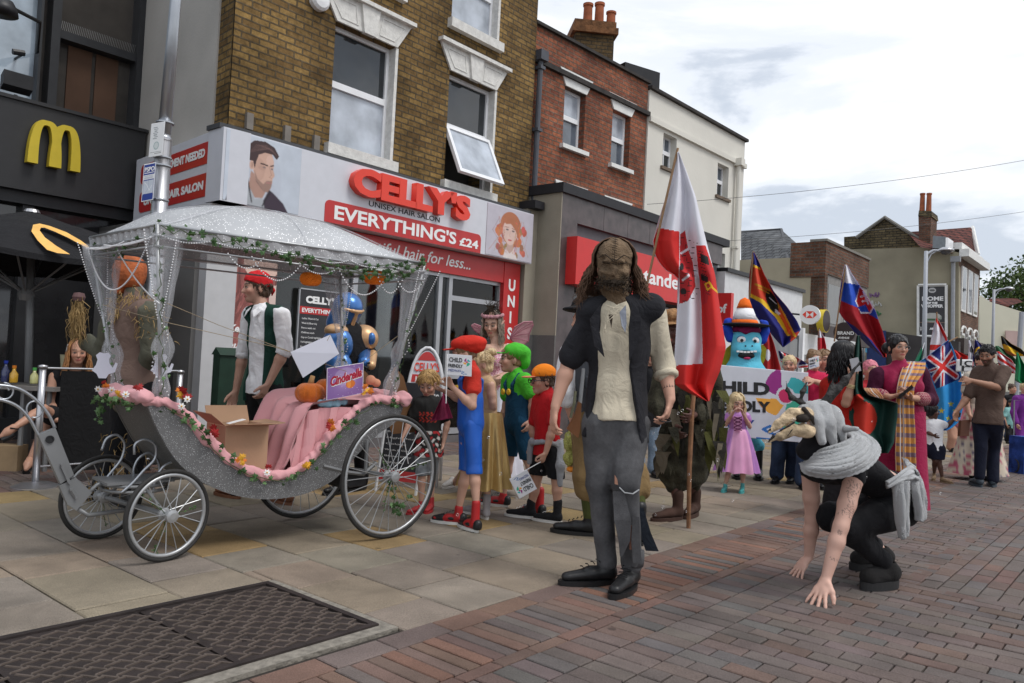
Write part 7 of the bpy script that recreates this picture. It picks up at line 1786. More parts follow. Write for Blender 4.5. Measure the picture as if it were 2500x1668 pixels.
drape(q.T,'hip_towel',[cv((800,790,4.26),(860,750,4.28),(930,700,4.36),(960,680,4.5)),cv((805,825,4.25),(870,800,4.24),(960,770,4.30),(1000,780,4.42))],3,.025,nv=30,nu=50,nrm=(0,-1,.1),along='v')
drape(q.T,'hip_towel',[cv((835,800,4.27),(880,790,4.24),(945,785,4.26)),cv((850,930,4.27),(890,930,4.23),(945,900,4.26)),cv((870,1070,4.28),(895,1085,4.24),(935,1020,4.27)),cv((880,1125,4.28),(905,1138,4.25),(930,1110,4.27))],3,.022,nv=70,nu=40,along='u')
drape(q.T,'hip_towel',[cv((900,640,4.55),(955,680,4.45),(985,730,4.38)),cv((950,790,4.36),(990,790,4.36),(1030,820,4.42)),cv((965,900,4.36),(1000,920,4.35),(1040,920,4.42)),cv((975,1020,4.37),(1010,1030,4.36),(1042,1000,4.42))],2.5,.022,nv=70,nu=40,along='u')
M_bone=mat('papier_mache_bone',(.55,.42,.27),rough=.85,var=.45,scale=18,bump=.7,bscale=45)
M_char2=mat('charred_paint',(.03,.024,.020),rough=.9,var=.5,scale=15,bump=.6,bscale=40)
b=Blob();b.chain([jE(320,380,4.16),jE(230,380,4.14),jE(150,440,4.12),jE(95,485,4.11)],[.040,.036,.024,.010],k=.015)
b.ell(jE(305,478,4.14),np.array([.062,.055,.040]),None,.012);b.chain([jE(240,470,4.13),jE(160,515,4.12)],[.036,.022],k=.008);b.chain([jE(150,510,4.12),jE(92,545,4.11)],[.018,.008],k=.008)
b.ell(jE(290,395,4.07),np.array([.046,.05,.026]),None,.008,sub=True);b.chain([jE(250,420,4.06),jE(120,510,4.05)],[.008,.006],k=.003)if False else None
blob_obj(b,.0048,'bird_skull_mask',M_bone,q.T,wr=(61,60,.004,7,(1,1,1)),it=1)
b=Blob();b.ell(jE(292,400,4.13),np.array([.043,.03,.026]),None,.01);b.chain([jE(245,428,4.085),jE(190,462,4.08),jE(110,505,4.085)],[.008,.006,.004],k=.004);b.chain([jE(305,345,4.12),jE(355,400,4.12),jE(368,440,4.12)],[.013,.012,.006],k=.005);b.chain([jE(235,470,4.08),jE(205,510,4.08)],[.006,.004],k=.004);b.chain([jE(100,470,4.095),jE(85,483,4.10)],[.008,.005],k=.004);b.chain([jE(120,512,4.10),jE(88,545,4.10)],[.009,.006],k=.004)
blob_obj(b,.0045,'eye_socket_paint',M_char2,q.T,wr=(62,60,.003),it=1)
M_ant=mat('black_antler',(.030,.028,.027),rough=.6,var=.5,scale=20,bump=1,bscale=40)
b=Blob();b.chain([jE(395,345,4.28),jE(470,260,4.28),jE(560,170,4.27),jE(645,65,4.26)],[.030,.028,.022,.010],k=.01);b.chain([jE(450,280,4.28),jE(470,215,4.28),jE(485,158,4.28)],[.022,.017,.010],k=.01)
blob_obj(b,.0058,'antler',M_ant,q.T,wr=(71,40,.010,7,(1,1,1)),it=1)
b=Blob();b.chain([jE(320,345,4.22),jE(300,310,4.22),jE(230,275,4.22),jE(205,225,4.22),jE(198,178,4.22)],[.022,.018,.017,.013,.006],k=.01);b.chain([jE(285,305,4.22),jE(300,240,4.22),jE(322,185,4.22)],[.017,.014,.007],k=.01)
blob_obj(b,.0058,'antler',M_ant,q.T,wr=(72,40,.009,7,(1,1,1)),it=1)
# helpers for the other walkers
def J_(f,**k):return{a:(*f(v[0],v[1]),*(v[2:]))for a,v in k.items()}
zA=lambda x,y:(950+x/2.614,700+y/2.614)
zG=lambda x,y:(180+x/2.554,480+y/2.554)
z5=lambda x,y:(x/2.179,480+y/2.179)
zD=lambda x,y:(1700+x/2.85,700+y/2.85)
zF=lambda x,y:(2050+x/3.336,780+y/3.336)
def std(label,Y,J,h=.0085,hands=True,dirs=None,curl=.45,cover='',leg_r=None,group=None,point='',eyes=True,tint={},palms=None,**k):
 if k.get('face',(0,-1,0))[0]<-.7:J={a:(v[0],v[1],-v[2])if len(v)>2 else v for a,v in J.items()}
 p=P_(label,Y,J,group=group,**k);b=Blob();p.head(b);p.torso(b,-.03*p.sc)
 for q in 'AB':
  p.arm(b,q,.86 if q in cover or 'S'in cover else 1);p.leg(b,q,leg_r or(.78 if 'L'in cover else.92))
  if hands:
   d=(dirs or{}).get(q,(p.J['w'+q]-p.J['e'+q]));pal=(palms or{}).get(q,(p.sd*(1 if q=='A'else-1)+p.fw*.3));d=Vector(d);pal=Vector(pal)
   if abs(d.normalized().dot(pal.normalized()))>.95:pal=p.fw
   x=d.normalized().cross((pal-d.normalized()*pal.dot(d.normalized())).normalized());sg=1 if x.dot(p.fw)>=0 else-1
   p.hand(b,q,d,pal,curl=curl if q not in point else.9,thumb=sg,point=q in point)
 blob_obj(b,h,'body',M_skin,p.T,tint=p.tint(**tint),it=1)
 if eyes:p.eyes()
 return p
KG='children walking behind the carriage'
# man in red headscarf
p=std('young man in red bandana, white shirt and dark green waistcoat walking behind the carriage',6.15,J_(zG,hd=(1140,572),nk=(1172,702),sA=(1105,735,-.10),sB=(1295,742,.12),eA=(1062,960,-.12),eB=(1318,950,.14),wA=(1010,1215,-.10),wB=(1215,1165,.16),pv=(1185,1185),kA=(1150,1520,-.1),kB=(1235,1520,.1),aA=(1010,1860,-.05),aB=(1340,1850,.1),tA=(960,1890,-.1),tB=(1280,1880,0)),face=(-.88,-.55,-.06),sc=1.0,hs=1.03,skinc=(.52,.30,.22),h=.0075,cover='L',dirs=dict(A=(-.2,-.2,-1),B=(-.35,-.2,-.9)),tint=dict(beard=(.12,.08,.07,.18)))
p.hair_shell(M_hbrown,low=-.07);p.tufts(M_hbrown,150,.03,.004,zlo=-.08,zhi=.05,down=1.2,seed=3)
b=Blob();p.hell(b,(0,.014,.048),(.088,.108,.092),.01);b.slab(p.H(0,-.09,.058),tuple(-p.hu*.93+p.hf*.36));blob_obj(b,.006,'red_bandana',cloth('red_scarf',(.55,.018,.022)),p.T,wr=(3,60,.003),it=1)
b=Blob();b.chain([p.H(.02,.11,.02),p.H(.04,.135,-.01),p.H(.05,.13,-.05)],[.018,.014,.006]);blob_obj(b,.006,'bandana_knot',MATS['red_scarf'],p.T)
M_wsh=cloth('white_cotton',(.82,.82,.84),var=.05)
p.top(M_wsh,'shirt',add=.012,sleeve=dict(A=1.1,B=1.08),hem=.12,h=.008,wr=(5,34,.007,7,(1,1,.6)),sl_add=.016,cut=lambda b:b.slab(p.J['pv']-V(0,0,.06),V(0,0,-1)))
def wc(b):
 J=p.J;m=(J['sA']+J['sB'])/2;f=p.fw
 b.cap(m+f*.12+V(0,0,.12),J['pv']+f*.13-V(0,0,.3),.095,.115,k=.006,sub=True)
 for q_ in 'AB':s_=J['s'+q_]+(p.sd*.075*(1 if q_=='B'else-1));b.ell(s_-V(0,0,.02),np.array([.055,.055,.11]),None,.006,sub=True)
 b.slab(J['pv']-V(0,0,.12),V(0,0,-1))
M_grn=cloth('dark_green_velvet',(.010,.045,.032),rough=.7)
p.top(M_grn,'waistcoat',add=.026,sleeve=0,hem=.16,h=.008,wr=(6,24,.006),cut=wc)
p.legs_(M_blk,'trousers',add=.006,length=1.95,h=.010);p.shoe('A',mat('tan_boot',(.17,.07,.035),rough=.6),h=.009,size=1.05,hi=.03);p.shoe('B',MATS['tan_boot'],h=.009,size=1.05,hi=.03)
for q_ in 'AB':
 E_,W_=p.J['e'+q_],p.J['w'+q_];vtube(p.T,'rolled_cuff',[E_+(W_-E_)*.05,E_+(W_-E_)*.18],.058,M_wsh,12)
mb=MB();J=p.J;c0=J['nk']+V(0,0,.005)+p.fw*.02
for s_ in(-1,1):mb.extr([c0+p.sd*s_*.045+p.fw*.045,c0+p.sd*s_*.095+p.fw*.05-V(0,0,.03),c0+p.sd*s_*.06+p.fw*.09-V(0,0,.08),c0+p.sd*s_*.03+p.fw*.08-V(0,0,.03)],V(0,0,.006)+p.fw*.004)
mb.build('collar',M_wsh,p.T)
# pumpkin headed scarecrow
p=std('person in orange pumpkin mask, brown waistcoat and straw collar behind the carriage front',5.75,J_(z5,hd=(688,412),nk=(715,520),sA=(610,620,-.12),sB=(795,615,.12),eA=(545,830,-.2),eB=(800,830,.12),wA=(462,775,-.3),wB=(735,985,-.05),pv=(700,975),kA=(650,1220,-.1),kB=(740,1220,.1),aA=(520,1590,-.1),aB=(700,1560,.1),tA=(470,1630,-.15),tB=(640,1590,0)),face=(-.96,-.3,-.1),sc=1.05,hs=1.0,skinc=(.25,.15,.12),cover='LS',eyes=False,dirs=dict(A=(-.35,-.1,.55),B=(-.3,-.1,-1)),palms=dict(A=(-.5,-.6,-.4)),curl=.9)
M_pk=mat('pumpkin_mask',(.36,.095,.03),rough=.8,var=.45,scale=10,bump=.6,bscale=40);M_straw=mat('straw',(.34,.23,.10),rough=.9,var=.35,scale=20)
b=Blob()
for i in range(9):
 a=i*2*math.pi/9;b.ell(p.J['hd']+V(math.cos(a)*.055,math.sin(a)*.055,.01),np.array([.066,.066,.118]),None,.02)
b.cap(p.H(0,-.05,-.07),p.H(0,-.07,-.11),.06,.045,k=.02);blob_obj(b,.008,'pumpkin_mask',M_pk,p.T,wr=(8,30,.005))
mb=MB()
for s_ in(-1,1):mb.ball(p.H(s_*.045,-.105,.02),.022,8,6)
mb.tube([p.H(-.05,-.115,-.07),p.H(0,-.128,-.085),p.H(.05,-.115,-.07)],.012,6);mb.build('mask_holes',M_thread,p.T)
def straws(T,pts,n,L_,seed,down=1,m=M_straw,name='straw',r=.0028,jit=.03):
 r_=random.Random(seed);mb=MB()
 for _ in range(n):
  i=r_.randrange(len(pts)-1)if len(pts)>1 else 0;t=r_.random();P=Vector(pts[i])+(Vector(pts[min(i+1,len(pts)-1)])-Vector(pts[i]))*t+V(*[r_.gauss(0,jit)for _ in range(3)])
  d=V(r_.gauss(0,.6),r_.gauss(0,.6),-down+r_.gauss(0,.5)).normalized();l=L_*r_.uniform(.4,1.2);k=V(r_.gauss(0,1),r_.gauss(0,1),r_.gauss(0,1))*l*.15
  mb.tube([P,P+d*l*.5+k,P+d*l+V(0,0,-.01)],[r,r,r*.3],3,cap=False)
 return mb.build(name,m,T,fix=False)
p.top(cloth('dull_green_coat',(.10,.10,.075)),'coat',add=.02,sleeve=1.95,hem=.08,wr=(9,26,.010),sl_add=.024)
def wc2(b):
 J=p.J;b.cap(J['sA']-p.sd*.03,J['eA']-p.sd*.02,.11,.1,k=.006,sub=True);b.cap(J['sB']+p.sd*.10,J['eB']+p.sd*.10,.10,.1,k=.006,sub=True)
p.top(cloth('brown_suede',(.17,.115,.095)),'waistcoat',add=.036,hem=.06,wr=(10,20,.006),cut=wc2)
p.legs_(M_blk,'trousers',length=1.95,h=.012);p.shoe('A',M_blackl,h=.010,size=1.1,hi=.03);p.shoe('B',M_blackl,h=.010,size=1.1,hi=.03)
J=p.J;straws(p.T,[J['nk']-V(0,0,.04)+p.sd*x+p.fw*y for x,y in((-.12,.02),(-.05,.1),(.05,.1),(.12,.02),(.05,-.1),(-.05,-.1),(-.12,.02))],260,.055,1,name='straw_collar');straws(p.T,[J['sB'],J['sB']+(J['eB']-J['sB'])*.5],260,.06,2,name='straw_shoulder',jit=.05)
straws(p.T,[J['aA'],J['kA']],130,.12,3,name='straw_legs',jit=.05);straws(p.T,[J['aB'],J['kB']],90,.12,4,name='straw_legs',jit=.05);straws(p.T,[J['nk']+p.fw*.13-V(0,0,.15)],60,.06,5,name='straw_tuft',jit=.02)
stf=thing('staff','short staff bound with straw held up by the pumpkin masked person','staff',J['wA'])
A_=at(*z5(420,535),5.95);B_=at(*z5(452,790),6.02)
mb=MB();mb.tube([A_,B_],.02,8);mb.build('handle',mat('dark_wood',(.05,.03,.02),rough=.8),stf);mb=MB();mb.lathe(A_-V(0,0,.03),[(.036,0),(.046,.03),(.036,.06),(.0,.066)],10);mb.build('knob',mat('purple_clay',(.13,.07,.07),rough=.7),stf)
straws(stf,[A_-V(0,0,.02),A_-V(0,0,.10),A_-V(0,0,.20)],420,.15,6,down=4,name='bound_straw',jit=.016,r=.0022)
# seated woman at the cafe
YS=7.1
p=std('seated woman with long ginger hair and crossed bare legs at the cafe table',YS,J_(z5,hd=(418,828),nk=(400,915,.05),sA=(290,960,0),sB=(430,960,.2),eA=(265,1090,-.05),eB=(440,1090,.1),wA=(300,1190,-.15),wB=(360,1180,-.1),pv=(350,1170,.1),hA=(310,1190,.05),hB=(380,1190,.15),kA=(230,1130,-.3),kB=(250,1200,-.1),aA=(75,1230,-.55),aB=(160,1400,-.2),tA=(10,1275,-.6),tB=(140,1450,-.3)),face=(.45,-.8,-.1),sc=.93,hs=.95,skinc=SK_T,h=.009,hands=False,leg_r=.8)
p.long_hair(mat('ginger_hair',(.36,.17,.065),rough=.5,var=.3,scale=40),110,.26,.006,.03,9)
b=Blob();p.torso(b,.012);blob_obj(b,.012,'vest_top',M_blk,p.T,wr=(1,30,.004));b=Blob();b.cap(p.J['hA'],p.J['hA']+(p.J['kA']-p.J['hA'])*.5,.1,.085);b.cap(p.J['hB'],p.J['hB']+(p.J['kB']-p.J['hB'])*.5,.1,.085);blob_obj(b,.012,'shorts',M_blk,p.T)
for q_ in 'AB':A=p.J['a'+q_];Tt=p.J['t'+q_];mb=MB();mb.tube([A-V(0,0,.05),(A+Tt)/2-V(0,0,.045),Tt-V(0,0,.03)],.03,8);mb.tube([A+V(0,0,-.01)+V(.04,0,0),A+V(0,-.045,0),A-V(.04,0,0)],.007,5);mb.build('sandal',M_blackl,p.T);b=Blob();b.chain([A,(A+Tt)/2,Tt],[.035,.035,.022]);blob_obj(b,.010,'foot',M_skin,p.T,tint=lambda P:np.ones((len(P),3))*np.array(SK_T))
ch=thing('cafe_chair','grey metal cafe chair under the seated ginger haired woman','chair',V(p.J['pv'].x,YS+.1,0));c0=V(p.J['pv'].x,YS+.15,0)
mb=MB();mb.box(c0+V(0,0,.43),.42,.40,.03,.3);mb.build('seat',M_gsteel,ch)
mb=MB();mb.boxc(c0+V(-.2,.2,.45),V(.4,.1,0),V(0,.03,0),V(0,0,.38));mb.build('backrest',M_gsteel,ch)
for x,y in((-.18,-.18),(.18,-.18),(-.18,.2),(.18,.2)):mb=MB();mb.tube([c0+V(x,y,0),c0+V(x*.9,y*.9,.43)],.014,6);mb.build('leg',M_gsteel,ch)
# armoured figure
Z4=lambda x,y:(640+x/4.127,620+y/4.127)
p=std('person in blue and gold armour with domed helmet bending beside the carriage',6.7,{**J_(Z4,hd=(850,570),nk=(880,700),sA=(760,800,-.1),sB=(1030,830,.1),eA=(770,1000,-.1),eB=(1090,1010,.1),wA=(820,1150,-.2),wB=(1060,1120,-.1),pv=(900,1330)),**dict(kA=(830,1080),kB=(880,1080,.1),aA=(840,1180),aB=(885,1175,.2),tA=(815,1195,-.1),tB=(860,1190,.1))},face=(.75,-.6,-.5),sc=1.0,hs=1.0,skinc=(.03,.03,.03),eyes=False,cover='LS',h=.012,tint=dict(lips=(.03,.03,.03),brow=(.03,.03,.03)))
M_arm=mat('blue_armour',(.05,.16,.42),rough=.28,var=.15,metal=.5,coat=.4);M_gold=mat('gold_armour',(.62,.38,.20),rough=.35,var=.12,metal=.4)
b=Blob();p.hell(b,(0,.0,.03),(.125,.135,.13),.01);b.cap(p.H(0,0,.0),p.H(0,0,-.13),.122,.128,k=.02);blob_obj(b,.008,'helmet',M_arm,p.T)
b=Blob();b.cap(p.H(0,-.128,.05),p.H(0,-.14,-.13),.018,.018,k=.01);b.chain([p.H(-.10,-.085,.05),p.H(-.04,-.125,.055),p.H(.04,-.125,.055),p.H(.10,-.085,.05)],[.013]*4);b.cap(p.H(-.11,-.06,-.12),p.H(0,-.14,-.135),.014,.014);b.cap(p.H(.11,-.06,-.12),p.H(0,-.14,-.135),.014,.014);blob_obj(b,.008,'helmet_trim',M_gold,p.T)
p.top(M_blk,'undersuit',add=.02,sleeve=2,h=.012);p.legs_(M_blk,'leggings',length=2,h=.012)
J=p.J;b=Blob();b.ell(J['sA']+V(.02,-.07,-.10),np.array([.13,.09,.15]),None,.01);b.ell(J['sA']+V(.05,-.1,-.28),np.array([.11,.07,.12]),None,.01);blob_obj(b,.008,'chest_plate',M_arm,p.T)
b=Blob();b.ell(J['sA']+V(-.0,-.05,.02),np.array([.10,.10,.06]),None);blob_obj(b,.008,'shoulder_plate',M_gold,p.T);b=Blob();b.ell(J['sB']+V(0,-.02,-.02),np.array([.125,.12,.12]),None);b.slab(J['sB']-V(0,0,.09),V(-.3,0,-1));blob_obj(b,.008,'shoulder_plate',M_gold,p.T)
b=Blob();b.ell(J['sB']+V(.08,-.10,-.02),np.array([.035,.03,.055]),None);blob_obj(b,.007,'blue_rosette',M_arm,p.T)
b=Blob();b.cap(J['eB']+V(-.04,-.04,.0),J['wB']+V(-.02,-.04,.02),.062,.055);blob_obj(b,.008,'forearm_plate',M_arm,p.T);b=Blob();b.cap(J['eB']+V(.03,-.05,.0),J['wB']+V(.04,-.05,.0),.04,.04);blob_obj(b,.008,'forearm_trim',M_gold,p.T)
for q_ in 'AB':p.shoe(q_,M_blackl,h=.011)
# blond boy
p=std('small blond boy in black T-shirt and red clogs beside the rear carriage wheel',6.04,J_(zA,hd=(250,622),nk=(255,708),sA=(190,745,-.04),sB=(325,748,.04),eA=(135,860,-.05),eB=(372,870,.03),wA=(92,950,-.12),wB=(345,1000,.0),pv=(250,965),kA=(208,1190,-.03),kB=(268,1190,.05),aA=(205,1375,-.03),aB=(270,1350,.06),tA=(150,1425,-.1),tB=(250,1400,-.02)),face=(-.15,-1,-.45),sc=.60,hs=.86,skinc=(.58,.34,.25),group=KG,h=.007,dirs=dict(A=(-.3,-.2,-.8),B=(-.4,-.3,-.8)))
p.hair_shell(M_hblond,grow=.004,front=-.004);p.tufts(M_hblond,420,.05,.0045,zlo=-.05,seed=5,fr=-.3)
def redprint(P):
 J=p.J;c=np.ones((len(P),3))*.014;m=(J['sA']+J['sB'])/2;z0=m.z-.10;g=(P[:,1]<m.y)&(np.abs(P[:,0]-m.x)<.065)&(np.abs(P[:,2]-z0)<.04);s_=np.sin(P[:,0]*210+np.sin(P[:,2]*130)*2)*np.sin(P[:,2]*150);c[g&(s_>.1)]=(.4,.03,.02);return c
def vtop(p,tint,**k):
 pass
M_vc=mat('printed_cotton',(1,1,1),rough=.85,var=.06,vcol=True,bump=.1,bscale=180)
def top_t(p,tint,name='shirt',**k):
 o=p.top(M_vc,name,**k);me=o.data;n=len(me.vertices);co=np.empty(n*3,np.float32);me.vertices.foreach_get('co',co);co=co.reshape(-1,3)+np.array(parent_world(o.parent))
 ca=me.color_attributes.new('Col','FLOAT_COLOR','POINT');c4=np.ones((n,4),np.float32);c4[:,:3]=tint(co);ca.data.foreach_set('color',c4.ravel());return o
top_t(p,redprint,add=.02,sleeve=.7,hem=.04,h=.0065,wr=(3,50,.004),sl_add=.03)
def camo(P):
 s_=np.sin(P[:,0]*70+2*np.sin(P[:,2]*60))+np.sin(P[:,2]*80+2*np.sin(P[:,0]*50+P[:,1]*40));c=np.ones((len(P),3))*.015;c[s_>.5]=(.6,.58,.56);c[s_<-.8]=(.42,.03,.035);return c
p.skirt(M_vc,p.J['pv'].z+.06,.105,p.J['pv'].z-.135,.125,'patterned_shirt',5,.05,col=camo);p.legs_(denim('pale_denim',(.30,.33,.36)),'shorts',add=.012,length=1.08,h=.007,wr=(2,40,.004))
M_clog=mat('red_clog',(.42,.03,.035),rough=.5)
for q_ in 'AB':p.shoe(q_,M_clog,h=.006,size=1.05)
mb=MB();mb.tube([at(*zA(95,970),5.9),at(*zA(122,1130),5.86)],.004,5);mb.build('flag_stick',M_wh,label='white stick held low by the blond boy',cat='stick')
P=Paint(40,40,(.32,.03,.10));P.ell(.3,.7,.5,.25,(.2,.02,.06),a=.6)
sheet('folded_flag',lambda u,v:np.stack([at(*zA(352,700),5.8).x+(u-.5)*.16*v-.01,5.8+.03*np.sin(u*9),at(*zA(352,690),5.8).z-.20*v+.03*u],-1),P,painted('flag_cloth',rough=.7),None,label='dark pink folded flag held behind the card by the red capped boy',cat='flag',smooth=False)
# boy in red cap and blue dungarees
def cap_soft(p,col,name,brim,puff=(.115,.125,.07),off=(0,.02,.085)):
 b=Blob();p.hell(b,off,puff,.02);p.hell(b,(off[0],off[1]+.02,off[2]-.04),(.095,.11,.05),.02)
 if brim:p.hell(b,(0,-.115,.048),(.062,.06,.012),.012)
 return blob_obj(b,.0065,name,col,p.T,wr=(5,26,.004),it=1)
def bib(p,m,f_in=.02,wd=.075,top=.62,name='dungaree_bib'):
 """front and back panels with straps lying on the chest"""
 J=p.J;c=p.sc;mid=(J['sA']+J['sB'])/2;sp=J['pv']-mid;b=Blob();t0=.30
 b.cap(mid+sp*t0,mid+sp*.6,.128*c+.028*c,.130*c+.03*c,(tuple(p.fw),.70),.02);b.cap(mid+sp*.6,J['pv'],.132*c+.03*c,.15*c+.03*c,(tuple(p.fw),.74),.02)
 b.slab(mid+sp*(t0-.02),-sp.normalized())
 for s_ in(-1,1):b.chain([mid+sp*.34+p.fw*.098*c+p.sd*s_*.05*c,mid+sp*.12+p.fw*.105*c+p.sd*s_*.066*c,mid+p.sd*s_*.085*c+V(0,0,.058*c)+p.fw*.03*c,mid+sp*.12-p.fw*.10*c+p.sd*s_*.055*c,mid+sp*.34-p.fw*.098*c+p.sd*s_*.04*c],[.020*c]*5,k=.006)
 o=blob_obj(b,.0065,name,m,p.T,wr=(4,34,.004))
 for s_ in(-1,1):mb=MB();P=mid+sp*.30+p.fw*(.135*c)+p.sd*s_*.052*c;mb.lathe(P,[(.030*c,0),(.034*c,.006),(.026*c,.014),(0,.017)],14,axis=p.fw);mb.build('button',M_yel2,p.T)
M_yel2=mat('yellow_button',(.70,.45,.03),rough=.35)
p=std('boy in puffy red cap, red T-shirt and bright blue dungarees holding up a paper flag',5.58,J_(zA,hd=(478,432),nk=(522,505),sA=(505,566,-.10),sB=(540,560,.11),eA=(455,720,-.16),eB=(530,762,.17),wA=(360,668,-.12),wB=(402,640,.15),pv=(520,862),kA=(490,1180,-.06),kB=(545,1180,.10),aA=(445,1412,-.06),aB=(555,1382,.14),tA=(310,1500,-.10),tB=(500,1470,.06)),face=(-1,-.15,-.12),sc=.74,hs=.88,skinc=(.50,.29,.21),group=KG,h=.0065,dirs=dict(A=(-1,-.2,.2),B=(-.6,-.3,.9)),palms=dict(A=(.2,.1,1),B=(-.3,-.9,0)),curl=.7)
M_rc=cloth('red_felt',(.56,.03,.018));M_rt=cloth('red_cotton',(.52,.035,.022));M_bs=mat('blue_satin_cloth',(.010,.10,.48),rough=.45,var=.08,scale=6,spec=.5,bump=.05)
cap_soft(p,M_rc,'red_cap',True,(.115,.150,.070),off=(0,.045,.085));p.hair_shell(M_hlight,low=-.03)
p.top(M_rt,'shirt',add=.008,sleeve=.5,h=.0065,wr=(7,40,.004),sl_add=.016);bib(p,M_bs);p.legs_(M_bs,'dungarees',add=.006,length=1.02,h=.0065,wr=(8,26,.007,7,(1,1,.4)),flare=.02,waist=.14)
M_rsh=mat('red_leather',(.42,.02,.022),rough=.45,var=.1);
def hitop(p,q_,**k):
 s_=p.shoe(q_,M_rsh,M_rubber,h=.006,hi=.0,size=1.15,lace=M_blk,name='trainer',**k);J=p.J;A=J['a'+q_];T_=J['t'+q_];d=T_-A;d.z=0;d.normalize();c=p.sc*1.18;x=V(-d.y,d.x,0);hp=V(A.x,A.y,0)-d*.035*c
 b=Blob();b.chain([hp+d*.17*c+V(0,0,.044*c),hp+d*.24*c+V(0,0,.032*c)],[.036*c,.027*c]);b.chain([hp+V(0,0,.065*c)-d*.002,hp+V(0,0,.045*c)],[.036*c,.038*c]);b.ell(hp+d*.09*c+V(0,0,.05*c),np.array([.05,.045,.02])*c,None);b.slab(hp+V(0,0,.02*c),V(0,0,-1));blob_obj(b,.006,'black_overlay',M_blackl,s_,it=1);return s_
for q_ in 'AB':hitop(p,q_)
cardlab=[]
def flagcard(A,B,D,label,stick=None,scale=1,name='paper_flag'):
 """printed card: words CHILD / FRIENDLY / MEDWAY and a pinwheel of five colours"""
 P=Paint(72,64,(.70,.71,.74),asp=1.15);pinwheel(P,.80,.33,.17)
 P.curve([(.52,.80),(.62,.78),(.70,.82),(.58,.87),(.66,.92),(.8,.9)],.03,(.03,.16,.42))
 T=sheet(name,flatpos(A,B,D),P,painted('flag_print',rough=.6),None,label=label,cat='paper flag',group='paper flags with the pinwheel logo',thick=.003,smooth=False)
 ex=(B-A);ez=(A-D);w_,h_=ex.length,ez.length;ex.normalize();ez.normalize();n=ex.cross(ez)
 if n.dot(CAMP-A)<0:n=-n
 for s_,u0,u1,v,sz in(('CHILD',.08,.60,.36,.2),('FRIENDLY',.05,.62,.62,.15)):a=A+ex*w_*u0-ez*h_*v+n*.0035;c=A+ex*w_*u1-ez*h_*v+n*.0035;text_box(s_,a,c,ez,h_*sz,M_ink,T,ext=.001,bold=.001)
 a=A+ex*w_*.06-ez*h_*.83+n*.0035;text_box('MEDWAY',a,a+ex*w_*.5,ez,h_*.12,M_navy,T,ext=.001)
 if stick:mb=MB();mb.tube(stick,.0035,6);mb.build('stick',M_wh,T)
 return T
def pinwheel(P,cx,cy,r,asp=None):
 """five curved vanes round a small hub"""
 def w(a0,a1,r0,r1,col,bend=.25):
  pts=[]
  for i in range(9):t=i/8;a=a0+(a1-a0)*t;pts.append((cx+math.cos(a)*r*r1*(1-.25*t)/P.asp*1.0,cy-math.sin(a)*r*r1*(1-.25*t)))
  for i in range(9):t=1-i/8;a=a0+(a1-a0)*t;pts.append((cx+math.cos(a+bend)*r*r0/P.asp,cy-math.sin(a+bend)*r*r0))
  P.poly(pts,col)
 w(1.75,2.9,.35,1.05,(.30,.03,.22));w(.15,1.3,.35,1.0,(.05,.42,.45));w(3.3,4.3,.35,1.1,(.80,.38,.06));w(4.6,5.9,.3,1.25,(.06,.42,.28));P.ell(cx,cy,r*.26/P.asp,r*.26,(.55,.03,.12))
A,B,D=at(*zA(371,428),5.36),at(*zA(529,440),5.36),at(*zA(368,562),5.36)
flagcard(A,B,D,'square paper flag raised in front of the face of the red capped boy',[A+(D-A)*0,D,at(*zA(363,745),5.36)])
# girl in gold dress
p=std('fair haired girl with a bun in a shiny gold dress between two capped boys',5.98,J_(zA,hd=(590,500),nk=(612,590),sA=(580,625,-.08),sB=(645,628,.1),eA=(560,740,-.1),eB=(660,740,.1),wA=(540,830,-.12),wB=(660,820,.05),pv=(630,850),kA=(610,1100,-.05),kB=(650,1100,.08),aA=(560,1370,-.05),aB=(625,1345,.1),tA=(480,1440,-.1),tB=(600,1430,0)),face=(-1,-.2,-.1),sc=.72,hs=.86,skinc=(.56,.34,.25),group=KG,eyes=False,h=.008)
p.hair_shell(M_hfair,low=-.07,side=.006);p.tufts(M_hfair,160,.03,.004,seed=8,down=0);b=Blob();p.hell(b,(0,.10,.11),(.045,.045,.04));blob_obj(b,.007,'bun',M_hfair,p.T,wr=(3,70,.006))
M_gsat=mat('gold_satin',(.50,.34,.13),rough=.33,var=.12,scale=6,metal=.35,bump=.1,bscale=20);M_beig=cloth('beige_bodice',(.50,.34,.20))
p.top(M_beig,'bodice',add=.012,h=.008);p.skirt(M_gsat,p.J['pv'].z+.06,.12,at(*zA(640,1275),5.98).z,.21,'gold_skirt',9,.16)
for q_ in 'AB':p.shoe(q_,mat('grey_trainer',(.33,.31,.32),rough=.7),M_rubber,h=.007,size=1.05,hi=.01)
